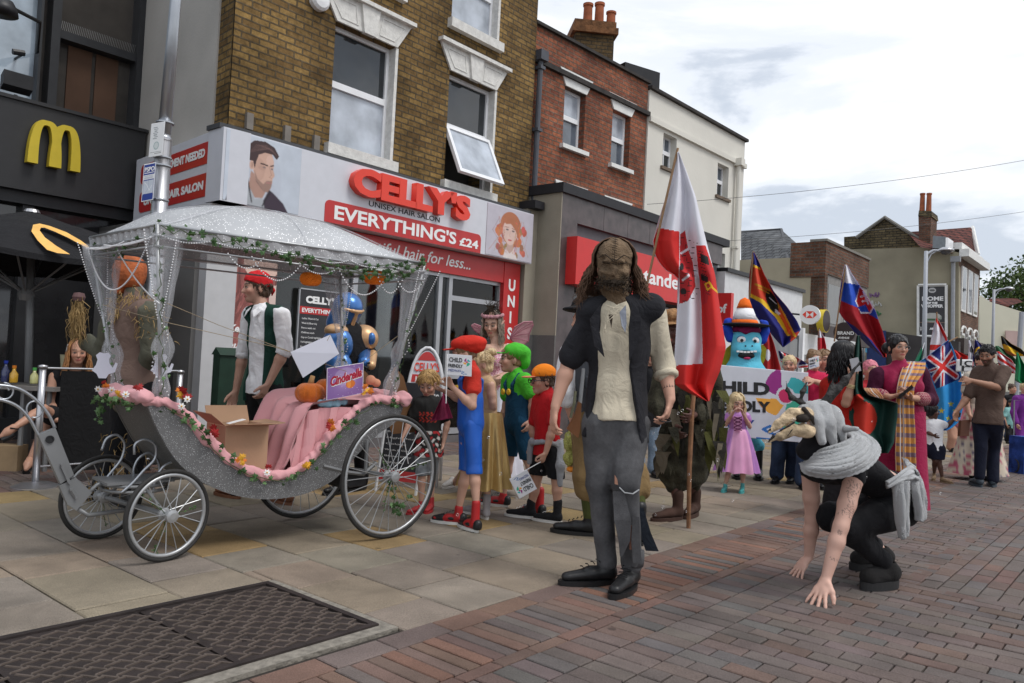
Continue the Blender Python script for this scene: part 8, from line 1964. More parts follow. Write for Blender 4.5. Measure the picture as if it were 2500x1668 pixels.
# fairy
p=std('woman dressed as a fairy with twig crown, pink bodice, white skirt and pink wings',6.95,J_(zA,hd=(660,240),nk=(682,345),sA=(625,400,-.05),sB=(742,398,.05),eA=(615,530,-.04),eB=(775,540,.06),wA=(632,600,-.2),wB=(672,600,-.2),pv=(700,640),kA=(670,930,0),kB=(730,930,.05),aA=(400,1270,.35),aB=(720,1270,.1),tA=(350,1300,.2),tB=(660,1310,0)),face=(-.3,-1,-.3),sc=.90,hs=.95,skinc=(.50,.30,.22),h=.008,cover='L',tint=dict(extra=None),dirs=dict(A=(.9,-.1,-.1),B=(-.9,-.1,-.05)),curl=.6)
p.long_hair(M_hgrey,130,.20,.005,.015,12,gap=.95)
M_pinkf=mat('pink_floral',(1,1,1),rough=.7,var=.1,vcol=True)
def floral(P):
 s_=np.sin(P[:,0]*160+3*np.sin(P[:,2]*90))*np.sin(P[:,2]*170+2*np.sin(P[:,0]*110));c=np.ones((len(P),3))*np.array((.62,.38,.42));c[s_>.35]=(.40,.12,.2);c[s_<-.6]=(.75,.6,.62);return c
top_t(p,floral,'pink_bodice',add=.014,hem=.02,h=.007,bust=.8,cut=lambda b:b.slab(p.J['nk']-V(0,0,.085),V(0,0,1)))
p.skirt(mat('white_chiffon',(.66,.66,.74),rough=.8),p.J['pv'].z+.03,.13,at(*zA(700,1230),6.95).z,.26,'white_skirt',9,.10)
def wing(T,pts,Y,m,name='wing',dep=.01,th=.004):mb=MB();mb.extr([at(*zA(x,y),Y)for x,y in pts],V(0,th,dep));return mb.build(name,m,T)
M_wing=mat('pink_gauze_wing',(.62,.33,.36),rough=.5,var=.2,scale=20,alpha=.75)
w1_=[(770,330),(800,260),(860,228),(915,225),(920,245),(895,300),(888,350),(850,378),(790,350)];w2_=[(610,300),(585,255),(545,240),(525,250),(545,280),(580,305),(605,330)]
for pts in(w1_,w2_):
 o=wing(p.T,pts,7.12,M_wing);mb=MB();mb.tube([at(*zA(x,y),7.11)for x,y in pts]+[at(*zA(*pts[0]),7.11)],.005,5)
 for x,y in pts[2:7]:mb.tube([at(*zA(*pts[0]),7.10),at(*zA((x+pts[0][0])/2,(y+pts[0][1])/2-8),7.10),at(*zA(x,y),7.10)],.003,4)
 mb.build('wing_wire',mat('mauve_wire',(.33,.12,.16)),o)
mb=MB();rr_=random.Random(5)
for i in range(26):
 a=rr_.uniform(-1.9,1.9);P0=p.H(math.sin(a)*.09,-.07*math.cos(a),.10);d=V(math.sin(a)*1.1,0,1).normalized();P1=P0+d*rr_.uniform(.05,.12)+V(rr_.uniform(-.03,.03),0,0);P2=P1+(d+V(rr_.uniform(-.9,.9),rr_.uniform(-.3,.3),0)).normalized()*rr_.uniform(.03,.08)
 mb.tube([P0,P1,P2],[.0035,.0025,.0012],4);mb.tube([P1,P1+V(rr_.uniform(-.05,.05),0,.04)],.0015,3)
mb.build('twig_crown',M_thread,p.T);
b=Blob()
for i in range(12):a=-1.7+3.4*i/11;p.hell(b,(math.sin(a)*.092,-.088*math.cos(a)+.01,.085),(.022,.02,.02),.004)
blob_obj(b,.006,'flower_band',mat('dusky_flowers',(.40,.20,.22),rough=.8,var=.6,scale=40),p.T,wr=(2,90,.004),it=0)
b=Blob();b.chain([p.H(.078,0,0),p.H(.115,.02,.035)],[.018,.004]);b.chain([p.H(-.078,0,0),p.H(-.115,.02,.035)],[.018,.004]);blob_obj(b,.005,'pointed_ears',mat('ear_skin',SK_P),p.T)
for q_ in 'AB':p.shoe(q_,mat('white_sandal',(.55,.52,.48)),h=.009,size=.9)
# boy in green cap
p=std('boy in puffy green cap, green T-shirt and dark teal dungarees looking left',6.32,J_(zA,hd=(778,468),nk=(815,548),sA=(762,598,-.1),sB=(868,598,.1),eA=(745,760,-.12),eB=(918,730,.12),wA=(722,905,-.14),wB=(905,850,.12),pv=(830,850),kA=(765,1100,-.1),kB=(880,1090,.08),aA=(728,1330,-.1),aB=(965,1300,.2),tA=(680,1400,-.12),tB=(900,1400,.1)),face=(-1,-.3,.02),sc=.79,hs=.90,skinc=(.52,.31,.23),group=KG,h=.007,dirs=dict(A=(-.15,-.1,-1),B=(-.3,-.3,-1)))
p.hair_shell(M_hlight,low=-.05);p.tufts(M_hlight,150,.035,.004,seed=9,zlo=-.06)
M_gc=cloth('green_felt',(.07,.46,.035),var=.04);M_teal=cloth('teal_cotton',(.010,.055,.11),var=.15)
b=Blob();p.hell(b,(0,.05,.075),(.11,.13,.085),.02);p.hell(b,(0,.12,.0),(.085,.06,.085),.03);p.hell(b,(0,-.115,.055),(.062,.06,.012),.012);blob_obj(b,.0065,'green_cap',M_gc,p.T,wr=(5,26,.005),it=1)
p.top(M_gc,'shirt',add=.008,sleeve=.6,h=.0065,wr=(7,40,.004),sl_add=.026);bib(p,M_teal);p.legs_(M_teal,'dungarees',add=.018,length=1.0,h=.0065,wr=(8,26,.007),waist=.14)
for q_ in 'AB':hitop(p,q_)
# boy in orange cap
p=std('boy in orange cap, glasses, red polo shirt and black shorts holding a small flag low',5.92,J_(zA,hd=(978,600),nk=(1012,672),sA=(955,730,-.06),sB=(1060,735,.10),eA=(915,900,-.10),eB=(1042,905,.15),wA=(925,1010,-.1),wB=(1000,1060,.16),pv=(1010,1030),kA=(935,1260,-.08),kB=(1070,1250,.06),aA=(905,1410,-.08),aB=(1075,1410,.06),tA=(790,1480,-.12),tB=(970,1480,.0)),face=(-.98,-.4,-.08),sc=.74,hs=.90,skinc=(.50,.28,.20),group=KG,h=.0065,dirs=dict(A=(-.2,-.2,-1),B=(-.45,-.2,-1)),curl=.8)
p.hair_shell(M_hbrown,low=-.05);p.tufts(M_hbrown,140,.03,.004,seed=10,zlo=-.06)
b=Blob();p.hell(b,(0,.018,.055),(.092,.110,.088),.01);b.slab(p.H(0,0,.038),tuple(-p.hu));blob_obj(b,.006,'orange_cap',cloth('orange_cotton',(.80,.22,.015)),p.T,it=1)
b=Blob();p.hell(b,(0,-.125,.036),(.070,.062,.009),.01);blob_obj(b,.006,'cap_peak',cloth('peak_pink',(.62,.22,.12)),p.T)
mb=MB()
for s_ in(-1,1):mb.tube([p.H(s_*.034+.024*math.cos(t),-.103,.0+.018*math.sin(t))for t in np.linspace(0,6.28,16,endpoint=False)],.0035,5,closed=True);mb.tube([p.H(s_*.058,-.098,.004),p.H(s_*.082,.01,.004)],.003,4)
mb.build('glasses',M_black,p.T)
M_rp=cloth('red_polo',(.44,.012,.016));p.top(M_rp,'polo_shirt',add=.018,sleeve=.75,hem=.05,h=.0065,wr=(12,36,.005),sl_add=.018);p.legs_(M_blk,'shorts',add=.016,length=.82,h=.007,wr=(8,26,.006),flare=.03)
M_gy=cloth('grey_marl',(.30,.31,.33));b=Blob();pv=p.J['pv']+V(0,0,.045)
b.chain([pv+p.fw*(math.cos(t)*.105)+p.sd*(math.sin(t)*.115)+V(0,0,.008*math.sin(3*t))for t in np.linspace(0,6.28,14)],[.020]*14);b.chain([pv+p.sd*-.09+p.fw*.08,pv+p.sd*-.11+p.fw*.08-V(0,0,.16)],[.03,.022]);b.chain([pv+p.sd*.12-p.fw*.02,pv+p.sd*.16-V(0,0,.16),pv+p.sd*.17-V(0,0,.30)],[.03,.036,.02]);blob_obj(b,.007,'tied_jumper',M_gy,p.T,wr=(3,40,.006))
for q_ in 'AB':p.shoe(q_,cloth('black_canvas',(.018,.018,.02)),M_rubber,h=.006,hi=.05,size=1.15,lace=M_wh,name='canvas_shoe')
A,B,D=at(*zA(768,1230),5.7),at(*zA(882,1168),5.7),at(*zA(832,1352),5.7)
T=flagcard(at(*zA(944,1290),5.7),at(*zA(832,1354),5.7),at(*zA(880,1168),5.7),'paper flag hanging upside down from the hand of the orange capped boy',[at(*zA(768,1230),5.7),at(*zA(968,1118),5.72)])
# soldier-like person behind the masked man
p=std('person in black hat, white shirt and tan breeches mostly hidden behind the masked man',5.5,dict(hd=(1428,786),nk=(1440,842),sA=(1393,862),sB=(1500,862,.1),eA=(1378,950,.02),eB=(1520,960,.1),wA=(1398,1030,-.05),wB=(1540,1030),pv=(1470,1040),kA=(1435,1160),kB=(1545,1160,.1),aA=(1440,1262),aB=(1562,1250,.2),tA=(1372,1300,-.05),tB=(1530,1290)),face=(-.9,-.5,0),sc=.98,skinc=SK_F,h=.009,cover='LS',eyes=False)
b=Blob();p.hell(b,(0,0,.085),(.17,.17,.025),.01);p.hell(b,(0,0,.12),(.095,.105,.07),.02);blob_obj(b,.009,'black_hat',M_blk,p.T)
p.top(M_wsh,'shirt',add=.012,sleeve=1.3,h=.010,sl_add=.03);p.top(cloth('grey_waistcoat',(.07,.075,.085)),'waistcoat',add=.03,hem=.1,h=.010)
M_tanb=cloth('tan_breeches',(.22,.145,.065));p.legs_(M_tanb,'breeches',add=.045,length=1.35,h=.010,wr=(3,22,.012));[blob_obj(Blob().cap(p.J['k'+q_]+(p.J['a'+q_]-p.J['k'+q_])*.3,p.J['a'+q_],.064,.045),.010,'stocking',cloth('olive_wool',(.065,.075,.022)),p.T)for q_ in 'AB']
for q_ in 'AB':p.shoe(q_,M_blackl,h=.008,hi=.03,size=1.15,lace=M_blk)
T=thing('musket','brown wooden musket slung beside the masked man','musket',at(1400,1060,5.35));mb=MB();mb.extr([at(1384,1048,5.33),at(1412,1070,5.33),at(1416,1050,5.33),at(1420,985,5.33),at(1412,980,5.33),at(1404,1010,5.33)],V(0,.04,0));mb.build('stock',mat('walnut',(.16,.065,.025),rough=.5),T)
mb=MB();mb.tube([at(1416,985,5.35),at(1425,900,5.38)],.014,8);mb.build('barrel',M_gsteel,T);mb=MB();mb.tube([at(1393,1020,5.31),at(1402,985,5.3),at(1405,955,5.3)],.010,5);mb.build('strap',mat('green_strap',(.14,.14,.09)),T)
b=Blob();c=at(1400,1085,5.6);b.ell(c+V(0,0,.02),np.array([.075,.07,.09]),None);b.ell(c-V(.01,0,.10),np.array([.065,.06,.06]),None);T=thing('soft_toy','fluffy yellow green duck toy hanging behind the masked man','soft toy',c-V(0,0,.2));blob_obj(b,.008,'body',mat('chick_fur',(.42,.42,.12),rough=1,var=.3,scale=60,bump=1,bscale=90),T,wr=(3,90,.010),it=0)
b=Blob();b.ell(c+V(-.005,-.02,-.175),np.array([.04,.04,.022]),None);blob_obj(b,.007,'beak',mat('orange_beak',(.75,.25,.03)),T)
# ragged swamp figure with hat
p=std('person in straw hat and ragged camouflage rags standing behind the large flag',6.35,{**dict(hd=(1641,808),nk=(1655,862),sA=(1625,890),sB=(1735,888,.1),eA=(1600,985,.0),eB=(1745,985,.1),wA=(1640,1040,-.2),wB=(1692,1015,-.3),pv=(1670,1050),kA=(1640,1150,-.05),kB=(1690,1145,.15),aA=(1655,1228,-.1),aB=(1698,1220,.15),tA=(1608,1250,-.2),tB=(1680,1250,.0))},face=(-.5,-1,-.15),sc=1.0,skinc=(.10,.045,.035),h=.009,eyes=False,cover='S')
b=Blob();p.hell(b,(0,0,.065),(.15,.16,.016),.01);p.hell(b,(0,0,.12),(.088,.098,.065),.012);blob_obj(b,.008,'straw_hat',mat('woven_straw',(.30,.16,.07),rough=.9,var=.35,scale=30,bump=.6,bscale=60),p.T,wr=(3,40,.005))
M_rag=mat('camouflage_rags',(.045,.042,.028),rough=1,var=.7,scale=9,bump=.5,bscale=60);p.top(M_rag,'ragged_tunic',add=.03,sleeve=1.8,hem=.25,h=.011,wr=(4,26,.020),flare=.06,sl_add=.035);p.legs_(M_rag,'ragged_trousers',add=.03,length=1.4,h=.011,wr=(5,26,.02))
def rags(T,box,n,seed,L_,cols,name='hanging_rags',Y=6.3):
 r_=random.Random(seed);mb=MB()
 for i in range(n):
  x,y=r_.uniform(box[0],box[2]),r_.uniform(box[1],box[3]);P=at(x,y,Y+r_.uniform(-.22,.2));w_=r_.uniform(.02,.05);l=L_*r_.uniform(.5,1.2);a=r_.uniform(-.5,.5);mb.cur=r_.randrange(len(cols));X=V(math.cos(a),math.sin(a),0)*w_;k=V(r_.uniform(-.04,.04),r_.uniform(-.04,.04),0)
  mb.add([P-X,P+X,P+X*.8+k-V(0,0,l*.5),P-X*.9+k-V(0,0,l*.5),P+X*.1+k*1.5-V(0,0,l)],[(0,1,2,3),(3,2,4)])
 return mb.build(name,cols,T,fix=False)
M_rg1,M_rg2,M_rg3=cloth('olive_net',(.07,.07,.02)),cloth('dark_net',(.018,.016,.013)),cloth('fawn_net',(.13,.11,.08))
rags(p.T,(1625,950,1765,1090),150,2,.22,[M_rg1,M_rg2,M_rg3,M_rag]);rags(p.T,(1700,960,1765,1090),60,3,.28,[M_rg2,M_rg2,M_rg1],Y=6.45);rags(p.T,(1612,1040,1650,1110),40,4,.18,[M_rg3,M_rag],Y=6.25)
M_moc=mat('brown_suede_boot',(.055,.028,.020),rough=.9,var=.2);[p.shoe(q_,M_moc,h=.009,hi=.06,size=1.1)for q_ in 'AB']
T=thing('walking_stick','long brown wooden walking stick planted on the paving beside the ragged figure','walking stick',V(at(1681,1286,5.93).x,5.93,0))
mb=MB();mb.tube([V(at(1681,1286,5.93).x,5.93,.0),at(1683,1150,5.95),at(1689,1010,6.0),at(1694,960,6.05)],[.016,.018,.019,.017],8);mb.build('stick',mat('stick_wood',(.20,.10,.05),rough=.8,var=.35,scale=14,bump=.4,bscale=20),T)
# banner, dragon costume, girl in purple dress
YB=8.2
c_=[at(1700,886,YB),at(1973,910,YB),at(1698,1058,YB)]
P=Paint(150,90,(.60,.62,.68),asp=1.55);pinwheel(P,.80,.36,.38)
P.curve([(.78,.83),(.66,.81),(.60,.86),(.66,.90),(.74,.93),(.70,.99),(.55,.99)],.035,(.03,.16,.48))
bn=sheet('banner',flatpos(*c_),P,painted('banner_print',rough=.6),None,label='wide white banner lettered CHILD FRIENDLY held in front of the dragon costume',cat='banner',thick=.006,smooth=False)
ex=c_[1]-c_[0];ez=c_[0]-c_[2];w_,h_=ex.length,ez.length;ex.normalize();ez.normalize();n=ex.cross(ez)
def bt2(s_,px0,px1,py,sz,m=M_ink,bold=.008):
 f=lambda x,y:atp(x,y,c_[0]-V(0,.006,0),n);text_box(s_,f(px0,py),f(px1,py+.05*(px1-px0)),f(px0,py-20)-f(px0,py),sz,m,bn,bold=bold)
bt2('CHILD',1722,1874,956,.115);bt2('FRIENDLY',1712,1874,998,.10);bt2('MEDWAY',1712,1838,1040,.085,M_navy,.004)
YD=9.0
p=P_('person inside a bright blue dragon costume with orange and white cone hat',YD,{**J_(zD,hd=(345,400),nk=(335,520),sA=(250,600),sB=(430,600),eA=(215,760),eB=(465,760),wA=(230,880,-.2),wB=(450,880,-.2),pv=(340,900),kA=(300,1050),kB=(380,1050),aA=(290,1110),aB=(440,1115),tA=(290,1130,-.2),tB=(440,1135,-.2))},sc=1.05,hs=1.7)
M_drg=cloth('sky_blue_fleece',(.12,.50,.66),var=.06);M_dbl=cloth('royal_blue_fleece',(.02,.06,.42));M_pur=cloth('maroon_fleece',(.18,.01,.06))
b=Blob();c=p.J['hd'];k=.0047*1.0
def dq(x,y,d=0):return at(*zD(x,y),YD+d)
b.ell(dq(345,372),np.array([.178,.16,.15]),None,.04);b.ell(dq(345,450,-.03),np.array([.170,.16,.12]),None,.05);b.cap(dq(340,520),dq(335,640),.165,.24,k=.05);b.ell(dq(335,720),np.array([.32,.2,.35]),None,.1)
b.cap(dq(300,430,-.10),dq(390,430,-.10),.085,.085,k=.04);b.ell(dq(350,475,-.22),np.array([.115,.09,.052]),None,.012,sub=True)
blob_obj(b,.009,'body',M_drg,p.T,wr=(3,12,.004))
b=Blob();b.ell(dq(350,478,-.13),np.array([.105,.06,.048]),None);blob_obj(b,.008,'open_mouth',M_black,p.T);b=Blob();b.ell(dq(352,497,-.155),np.array([.045,.04,.020]),None);blob_obj(b,.007,'tongue',mat('pink_tongue',(.6,.05,.15)),p.T)
mb=MB();
for i in range(6):mb.box(dq(290+i*24,456+abs(i-2.5)*-2.2,-.20),.03,.02,.02)
mb.build('teeth',M_wh,p.T)
for(x,y)in((315,372),(407,377)):
 mb=MB();mb.ball(dq(x,y,-.135),.052,16,10,(1,.6,.85));e_=mb.build('eye',M_wh,p.T,smooth=True);mb=MB();mb.ball(dq(x+2,y+2,-.165),.019,10,6);mb.build('pupil',M_black,e_,smooth=True);mb=MB();mb.ball(dq(x,y-6,-.125),.054,14,8,(1.05,.5,.8));mb.build('eyelid',mat('lid_blue',(.05,.22,.42)),e_,smooth=True)
mb=MB();[mb.ball(dq(x,413,-.185),.010,8,6)for x in(343,389)];mb.build('nostrils',M_black,p.T)
b=Blob();b.ell(dq(345,300),np.array([.17,.15,.06]),None,.02);b.cap(dq(300,300,-.12),dq(345,318,-.14),.02,.02);b.cap(dq(390,300,-.12),dq(345,318,-.14),.02,.02);blob_obj(b,.008,'maroon_cowl',M_pur,p.T)
for pts in([(235,360),(215,300),(218,245),(235,230)],[(462,370),(475,310),(475,260),(452,242)]):b=Blob();b.chain([dq(*t)for t in pts],[.05,.055,.04,.022]);blob_obj(b,.008,'blue_horn',M_dbl,p.T)
b=Blob();b.ell(dq(348,268,-.03),np.array([.27,.24,.026]),None,.01);b.cap(dq(240,268,-.03),dq(225,275,.0),.02,.02);blob_obj(b,.008,'hat_brim',M_blk,p.T)
for(y0,y1,m,nm)in((262,232,cloth('orange_felt2',(.85,.16,.02)),'hat_band'),(232,152,M_wsh,'hat_white'),(152,92,MATS['orange_felt2'],'hat_tip')):
 r=lambda y:.155*(1-(262-y)/200*.78);mb=MB();A_=dq(335,y0);B_=dq(333,y1);H=B_.z-A_.z;mb.lathe(A_,[(r(y0)*1.0,0),(r((y0+y1)/2)*1.03,H*.5),(r(y1),H)]+([(0,H+.03)]if nm=='hat_tip'else[]),20,wav=.03,wn=4);mb.build(nm,m,p.T,smooth=True)
M_wy=cloth('mustard_wing',(.32,.27,.02));
for pts in([(250,400),(215,430),(190,500),(185,545),(240,550)],[(435,420),(465,405),(487,430),(482,500),(450,565),(425,560)]):mb=MB();mb.extr([dq(x,y,.1)for x,y in pts],V(0,.05,0));mb.build('wing',M_wy,p.T)
p.legs_(M_drg,'costume_legs',add=.02,length=1.9,h=.014);[p.shoe(q_,M_blackl,h=.012,size=1.1)for q_ in 'AB']
p=std('toddler girl in shiny purple and pink party dress rubbing her face',7.87,J_(zD,hd=(283,808),nk=(283,872),sA=(225,905),sB=(345,905),eA=(205,960),eB=(372,975),wA=(262,868,-.14),wB=(322,880,-.14),pv=(290,1010),kA=(225,1290),kB=(325,1290),aA=(202,1378,0),aB=(322,1372,0),tA=(185,1415,-.1),tB=(310,1405,-.12)),sc=.52,hs=.80,skinc=(.56,.33,.25),h=.007,face=(.1,-1,-.3),curl=1.0,dirs=dict(A=(.5,-.2,.8),B=(-.4,-.2,.8)))
p.hair_shell(M_hfair);p.long_hair(M_hfair,100,.15,.006,.02,3,gap=.9)
M_sat=mat('pink_satin_dress',(1,1,1),rough=.38,var=.1,vcol=True,spec=.6);M_lil=mat('lilac_satin',(.42,.17,.48),rough=.35,spec=.6,var=.1)
def sk(P):a=np.arctan2(P[:,1]-p.J['pv'].y,P[:,0]-p.J['pv'].x);m=np.abs(a+1.57)<.75;c=np.ones((len(P),3))*np.array((.40,.17,.46));c[m]=(.66,.30,.50);return c
p.top(M_lil,'bodice',add=.016,sleeve=.3,h=.007,sl_add=.035);p.skirt(M_sat,p.J['pv'].z+.03,.085,at(*zD(290,1285),7.87).z,.215,'party_skirt',9,.08,col=sk,pw=.75)
mb=MB();Yf=7.87-.11
mb.extr([at(*zD(x,y),Yf)for x,y in((262,905),(318,905),(315,1000),(265,1000))],V(0,.02,0));mb.build('pink_panel',mat('pink_sat2',(.66,.30,.50),rough=.4),p.T)
mb=MB()
for i in range(4):y=905+i*25;mb.tube([at(*zD(262,y),Yf-.006),at(*zD(318,y+22),Yf-.006)],.004,4);mb.tube([at(*zD(318,y),Yf-.007),at(*zD(262,y+22),Yf-.007)],.004,4)
mb.build('bodice_lacing',mat('plum_ribbon',(.12,.015,.08)),p.T)
for q_ in 'AB':p.shoe(q_,mat('turquoise_shoe',(.08,.38,.38),rough=.4),h=.007,size=1.1)
# women behind the banner
def bust_person(label,Y,hx,hy,m_top,hair,face=(0,-1,0),hh=1.62,skinc=SK_F,foot=None,sc=.92,legs=M_blk,style='short',sx=0,group=None,skirt=None,arms=None,slv=.7,hs=.95,eyes=True,tf=None,legr=None):
 """standing or walking adult placed by the head"""
 hd=at(hx,hy,Y);X,Yw=hd.x,Y;k=hh/1.68;z=lambda f:f*k
 f=Vector(face);s_=V(-f.y,f.x,0).normalized();s_=s_ if s_.x>0 else-s_
 if abs(s_.x)<.3:s_=(s_+V(.5,0,0)).normalized()
 zh=hd.z;B0=V(X,Yw,0);J=dict(hd=hd,nk=V(X,Yw+.02,zh-.155*k),sA=B0-s_*.165*k+V(0,0,zh-.215*k),sB=B0+s_*.165*k+V(0,0,zh-.215*k))
 J.update(eA=J['sA']-s_*.06+V(0,-.02,-.27*k),eB=J['sB']+s_*.06+V(0,-.02,-.27*k));J.update(wA=J['eA']+V(.02,-.08,-.22*k),wB=J['eB']+V(-.02,-.08,-.22*k),pv=B0+V(0,0,(zh-.70*k)))
 g=(zh-.79*k);J.update(kA=B0-s_*.1+V(0,-.08,g*.55),kB=B0+s_*.1+V(0,.06,g*.55),aA=B0-s_*.1+V(0,-.04,.08),aB=B0+s_*.11+V(0,.12,.08));ff=V(f.x,f.y,0).normalized()*.14;J.update(tA=J['aA']+ff-V(0,0,.05),tB=J['aB']+ff-V(0,0,.05))
 if arms:J.update({a:(v if isinstance(v,Vector)else at(v[0],v[1],Y+v[2]))for a,v in arms.items()})
 p=P_(label,Y,J,face=face,sc=sc,hs=hs,skinc=skinc,group=group);b=Blob();p.head(b);p.torso(b,-.03);[p.arm(b,q_)for q_ in 'AB'];[p.leg(b,q_,legr or.8)for q_ in 'AB']
 for q_ in 'AB':p.hand(b,q_,p.J['w'+q_]-p.J['e'+q_],p.sd*(1 if q_=='A'else-1)+p.fw*.2,curl=.6,thumb=1)
 blob_obj(b,.010 if Y<11 else.014,'body',M_skin,p.T,tint=p.tint(),it=1)
 if eyes:p.eyes()
 p.top(m_top,'top',add=.02,sleeve=slv,h=.011,wr=(3,26,.006),hem=.08,sl_add=.02)
 if skirt:p.skirt(*skirt)
 else:p.legs_(legs,'trousers',add=.012,length=1.95,h=.012,wr=(3,24,.007),flare=.03)
 if style=='short':p.hair_shell(hair,low=-.05,h=.008)
 elif style=='tied':p.hair_shell(hair,low=-.04,h=.008);b=Blob();p.hell(b,(0,.09,.09),(.045,.045,.045));blob_obj(b,.009,'hair_bun',hair,p.T)
 else:p.hair_shell(hair,h=.008);p.long_hair(hair,90,style,.008,.02,5)
 [p.shoe(q_,M_blackl,h=.011)for q_ in 'AB']
 return p
M_cer=cloth('cerise_cotton',(.52,.02,.075));M_jean=denim('blue_denim',(.03,.05,.10))
bust_person('woman with short blond bob looking over the right part of the banner',8.7,1927,892,M_blk,M_hfair,face=(-.5,-1,0),legs=M_jean)
p=bust_person('woman in cerise T-shirt holding a small printed card over her face',8.35,1988,880,M_cer,M_hlight,style='tied',arms=dict(eB=(2020,942,-.1),wB=(1985,930,-.25),sB=(2012,925,0)),legs=M_jean)
A=at(1974,876,8.0);flagcard(A,at(1999,869,8.0),at(1975,902,8.0),'small printed card held over the face of the woman in cerise T-shirt')
bust_person('curly haired woman in pale pink top beside the woman with the card',8.6,2013,880,cloth('faded_pink',(.55,.22,.25)),M_hlight,style=.1,legs=M_jean)
# black haired woman in red
zE_=zE
p=bust_person('woman in red dress with long black hair and raised hand wearing bangles',6.75,2062,868,cloth('scarlet_cotton',(.42,.018,.012)),M_hblack,face=(.75,.25,-.1),hh=1.60,skinc=SK_T,style=.30,eyes=False,slv=.8,arms=dict(sB=(2078,935,-.08),eB=(2065,985,-.20),wB=(2082,928,-.25),sA=(2020,940,.1)),legs=cloth('black_skirt',(.02,.018,.02)))
p.long_hair(M_hblack,150,.20,.010,.035,8,gap=.3,name='hair_fall',wave=.02)
E_,W_=p.J['eB'],p.J['wB'];mb=MB()
for t in(.7,.76,.81):c=E_+(W_-E_)*t;d=(W_-E_).normalized();u=d.orthogonal().normalized();v=d.cross(u);mb.tube([c+(u*math.cos(a)+v*math.sin(a))*.037 for a in np.linspace(0,6.28,16,endpoint=False)],.004,5,closed=True)
mb.build('bangles',mat('brass_bangle',(.5,.38,.2),rough=.3,metal=.6),p.T);mb=MB();mb.boxc(W_+V(-.02,-.04,.06),V(.07,0,.02),V(0,.01,0),V(-.03,0,.11));mb.build('mobile_phone',mat('phone_silver',(.35,.35,.37),rough=.3),label='silver mobile phone held up by the woman with long black hair',cat='phone')
# woman in magenta kameez with orange shawl
p=std('woman in magenta long tunic with orange checked shawl, glasses and dark sleeves',7.1,J_(zF,hd=(475,232),nk=(488,362),sA=(318,455,.03),sB=(652,440,.03),eA=(262,610,.02),eB=(748,655,.02),wA=(408,632,-.24),wB=(582,640,-.26),pv=(520,760),kA=(470,1130,0),kB=(600,1130,0),aA=(480,1500,0),aB=(640,1500,0),tA=(470,1560,-.1),tB=(640,1570,-.1)),sc=.99,hs=.98,skinc=SK_T,face=(.05,-1,.02),h=.008,cover='L',dirs=dict(A=(.8,-.3,.3),B=(-.8,-.3,.25)),palms=dict(A=(.1,-.2,1),B=(-.1,-.2,1)),curl=.7)
p.hair_shell(M_hblack,low=-.06,grow=.006);b=Blob();p.hell(b,(.03,.10,.0),(.07,.05,.06));blob_obj(b,.008,'hair_bun',M_hblack,p.T)
mb=MB();[mb.tube([p.H(s_*.033+.026*math.cos(t),-.104,-.002+.017*math.sin(t))for t in np.linspace(0,6.28,16,endpoint=False)],.0016,5,closed=True)for s_ in(-1,1)];mb.tube([p.H(-.008,-.106,.004),p.H(.008,-.106,.004)],.0016,4);mb.build('glasses',M_gsteel,p.T)
M_mag=cloth('magenta_silk',(.30,.012,.060),rough=.6);M_plum=cloth('dark_plum',(.055,.008,.028))
p.top(M_mag,'tunic',add=.03,hem=.1,h=.009,bust=1.2,wr=(3,22,.005));p.skirt(M_mag,p.J['pv'].z+.02,.185,.05,.25,'tunic_skirt',6,.05)
b=Blob();
for q_ in 'AB':S,E,W=(p.J[k_+q_]for k_ in 'sew');b.cap(S,E,.082,.062,k=.03);b.cap(E,E+(W-E)*.55,.062,.052,k=.02)
blob_obj(b,.009,'sleeves',M_plum,p.T,wr=(5,30,.006));
def cuff(P):s_=np.sin(P[:,0]*260)*np.sin(P[:,2]*260);c=np.ones((len(P),3))*np.array((.22,.02,.05));c[s_>.2]=(.42,.26,.24);return c
for q_ in 'AB':b=Blob();E,W=p.J['e'+q_],p.J['w'+q_];b.cap(E+(W-E)*.42,E+(W-E)*.62,.064,.058);blob_obj(b,.008,'embroidered_cuff',M_vc,p.T,tint=cuff)
P=Paint(50,120,(.30,.02,.06));P.rect(.4,0,.6,1,(.42,.22,.2))
def shawl(pts_w,name,seed):
 """draped checked cloth following a centre line: (px,py,depth,half width)"""
 c=resamp([(*at(*zF(x,y),7.1+d),w)for x,y,d,w in pts_w],60);P=Paint(26,90,(.62,.30,.08));
 P.a=np.where(((P.Vv*14)%1<.38)[...,None],np.array((.24,.16,.20)),P.a);P.a=np.where(((P.U*5)%1<.12)[...,None],np.array((.5,.45,.42)),P.a);P.a=np.where(((P.U*5+.5)%1<.3)[...,None],P.a*.85,P.a)
 def pos(u,v):
  i=v*59;k=np.clip(i.astype(int),0,58);t=(i-k)[...,None];q=c[k]*(1-t)+c[k+1]*t;x=(u-.5)*2
  o=np.stack([x*q[...,3],-.018*np.cos(u*26+seed)*(1+.3*np.sin(v*7)),0*u],-1);return q[...,:3]+o
 return sheet(name,pos,P,painted('shawl_cloth',rough=.8),p.T,thick=.006,label='orange and mauve checked shawl')
shawl([(620,345,.05,.09),(590,430,-.12,.10),(540,540,-.20,.075),(530,700,-.24,.08),(535,900,-.26,.085),(535,1100,-.28,.09),(540,1240,-.28,.09)],'shawl',1)
shawl([(250,560,-.08,.05),(280,600,-.17,.06),(320,640,-.2,.04),(330,680,-.2,.03)],'shawl_end',2)
mb=MB();mb.boxc(at(*zF(478,630),6.78),V(.10,-.02,.10),V(.02,.01,-.02),V(-.01,-.02,.01));mb.build('mobile_phone',M_black,label='dark mobile phone held in both hands by the woman in magenta',cat='phone')
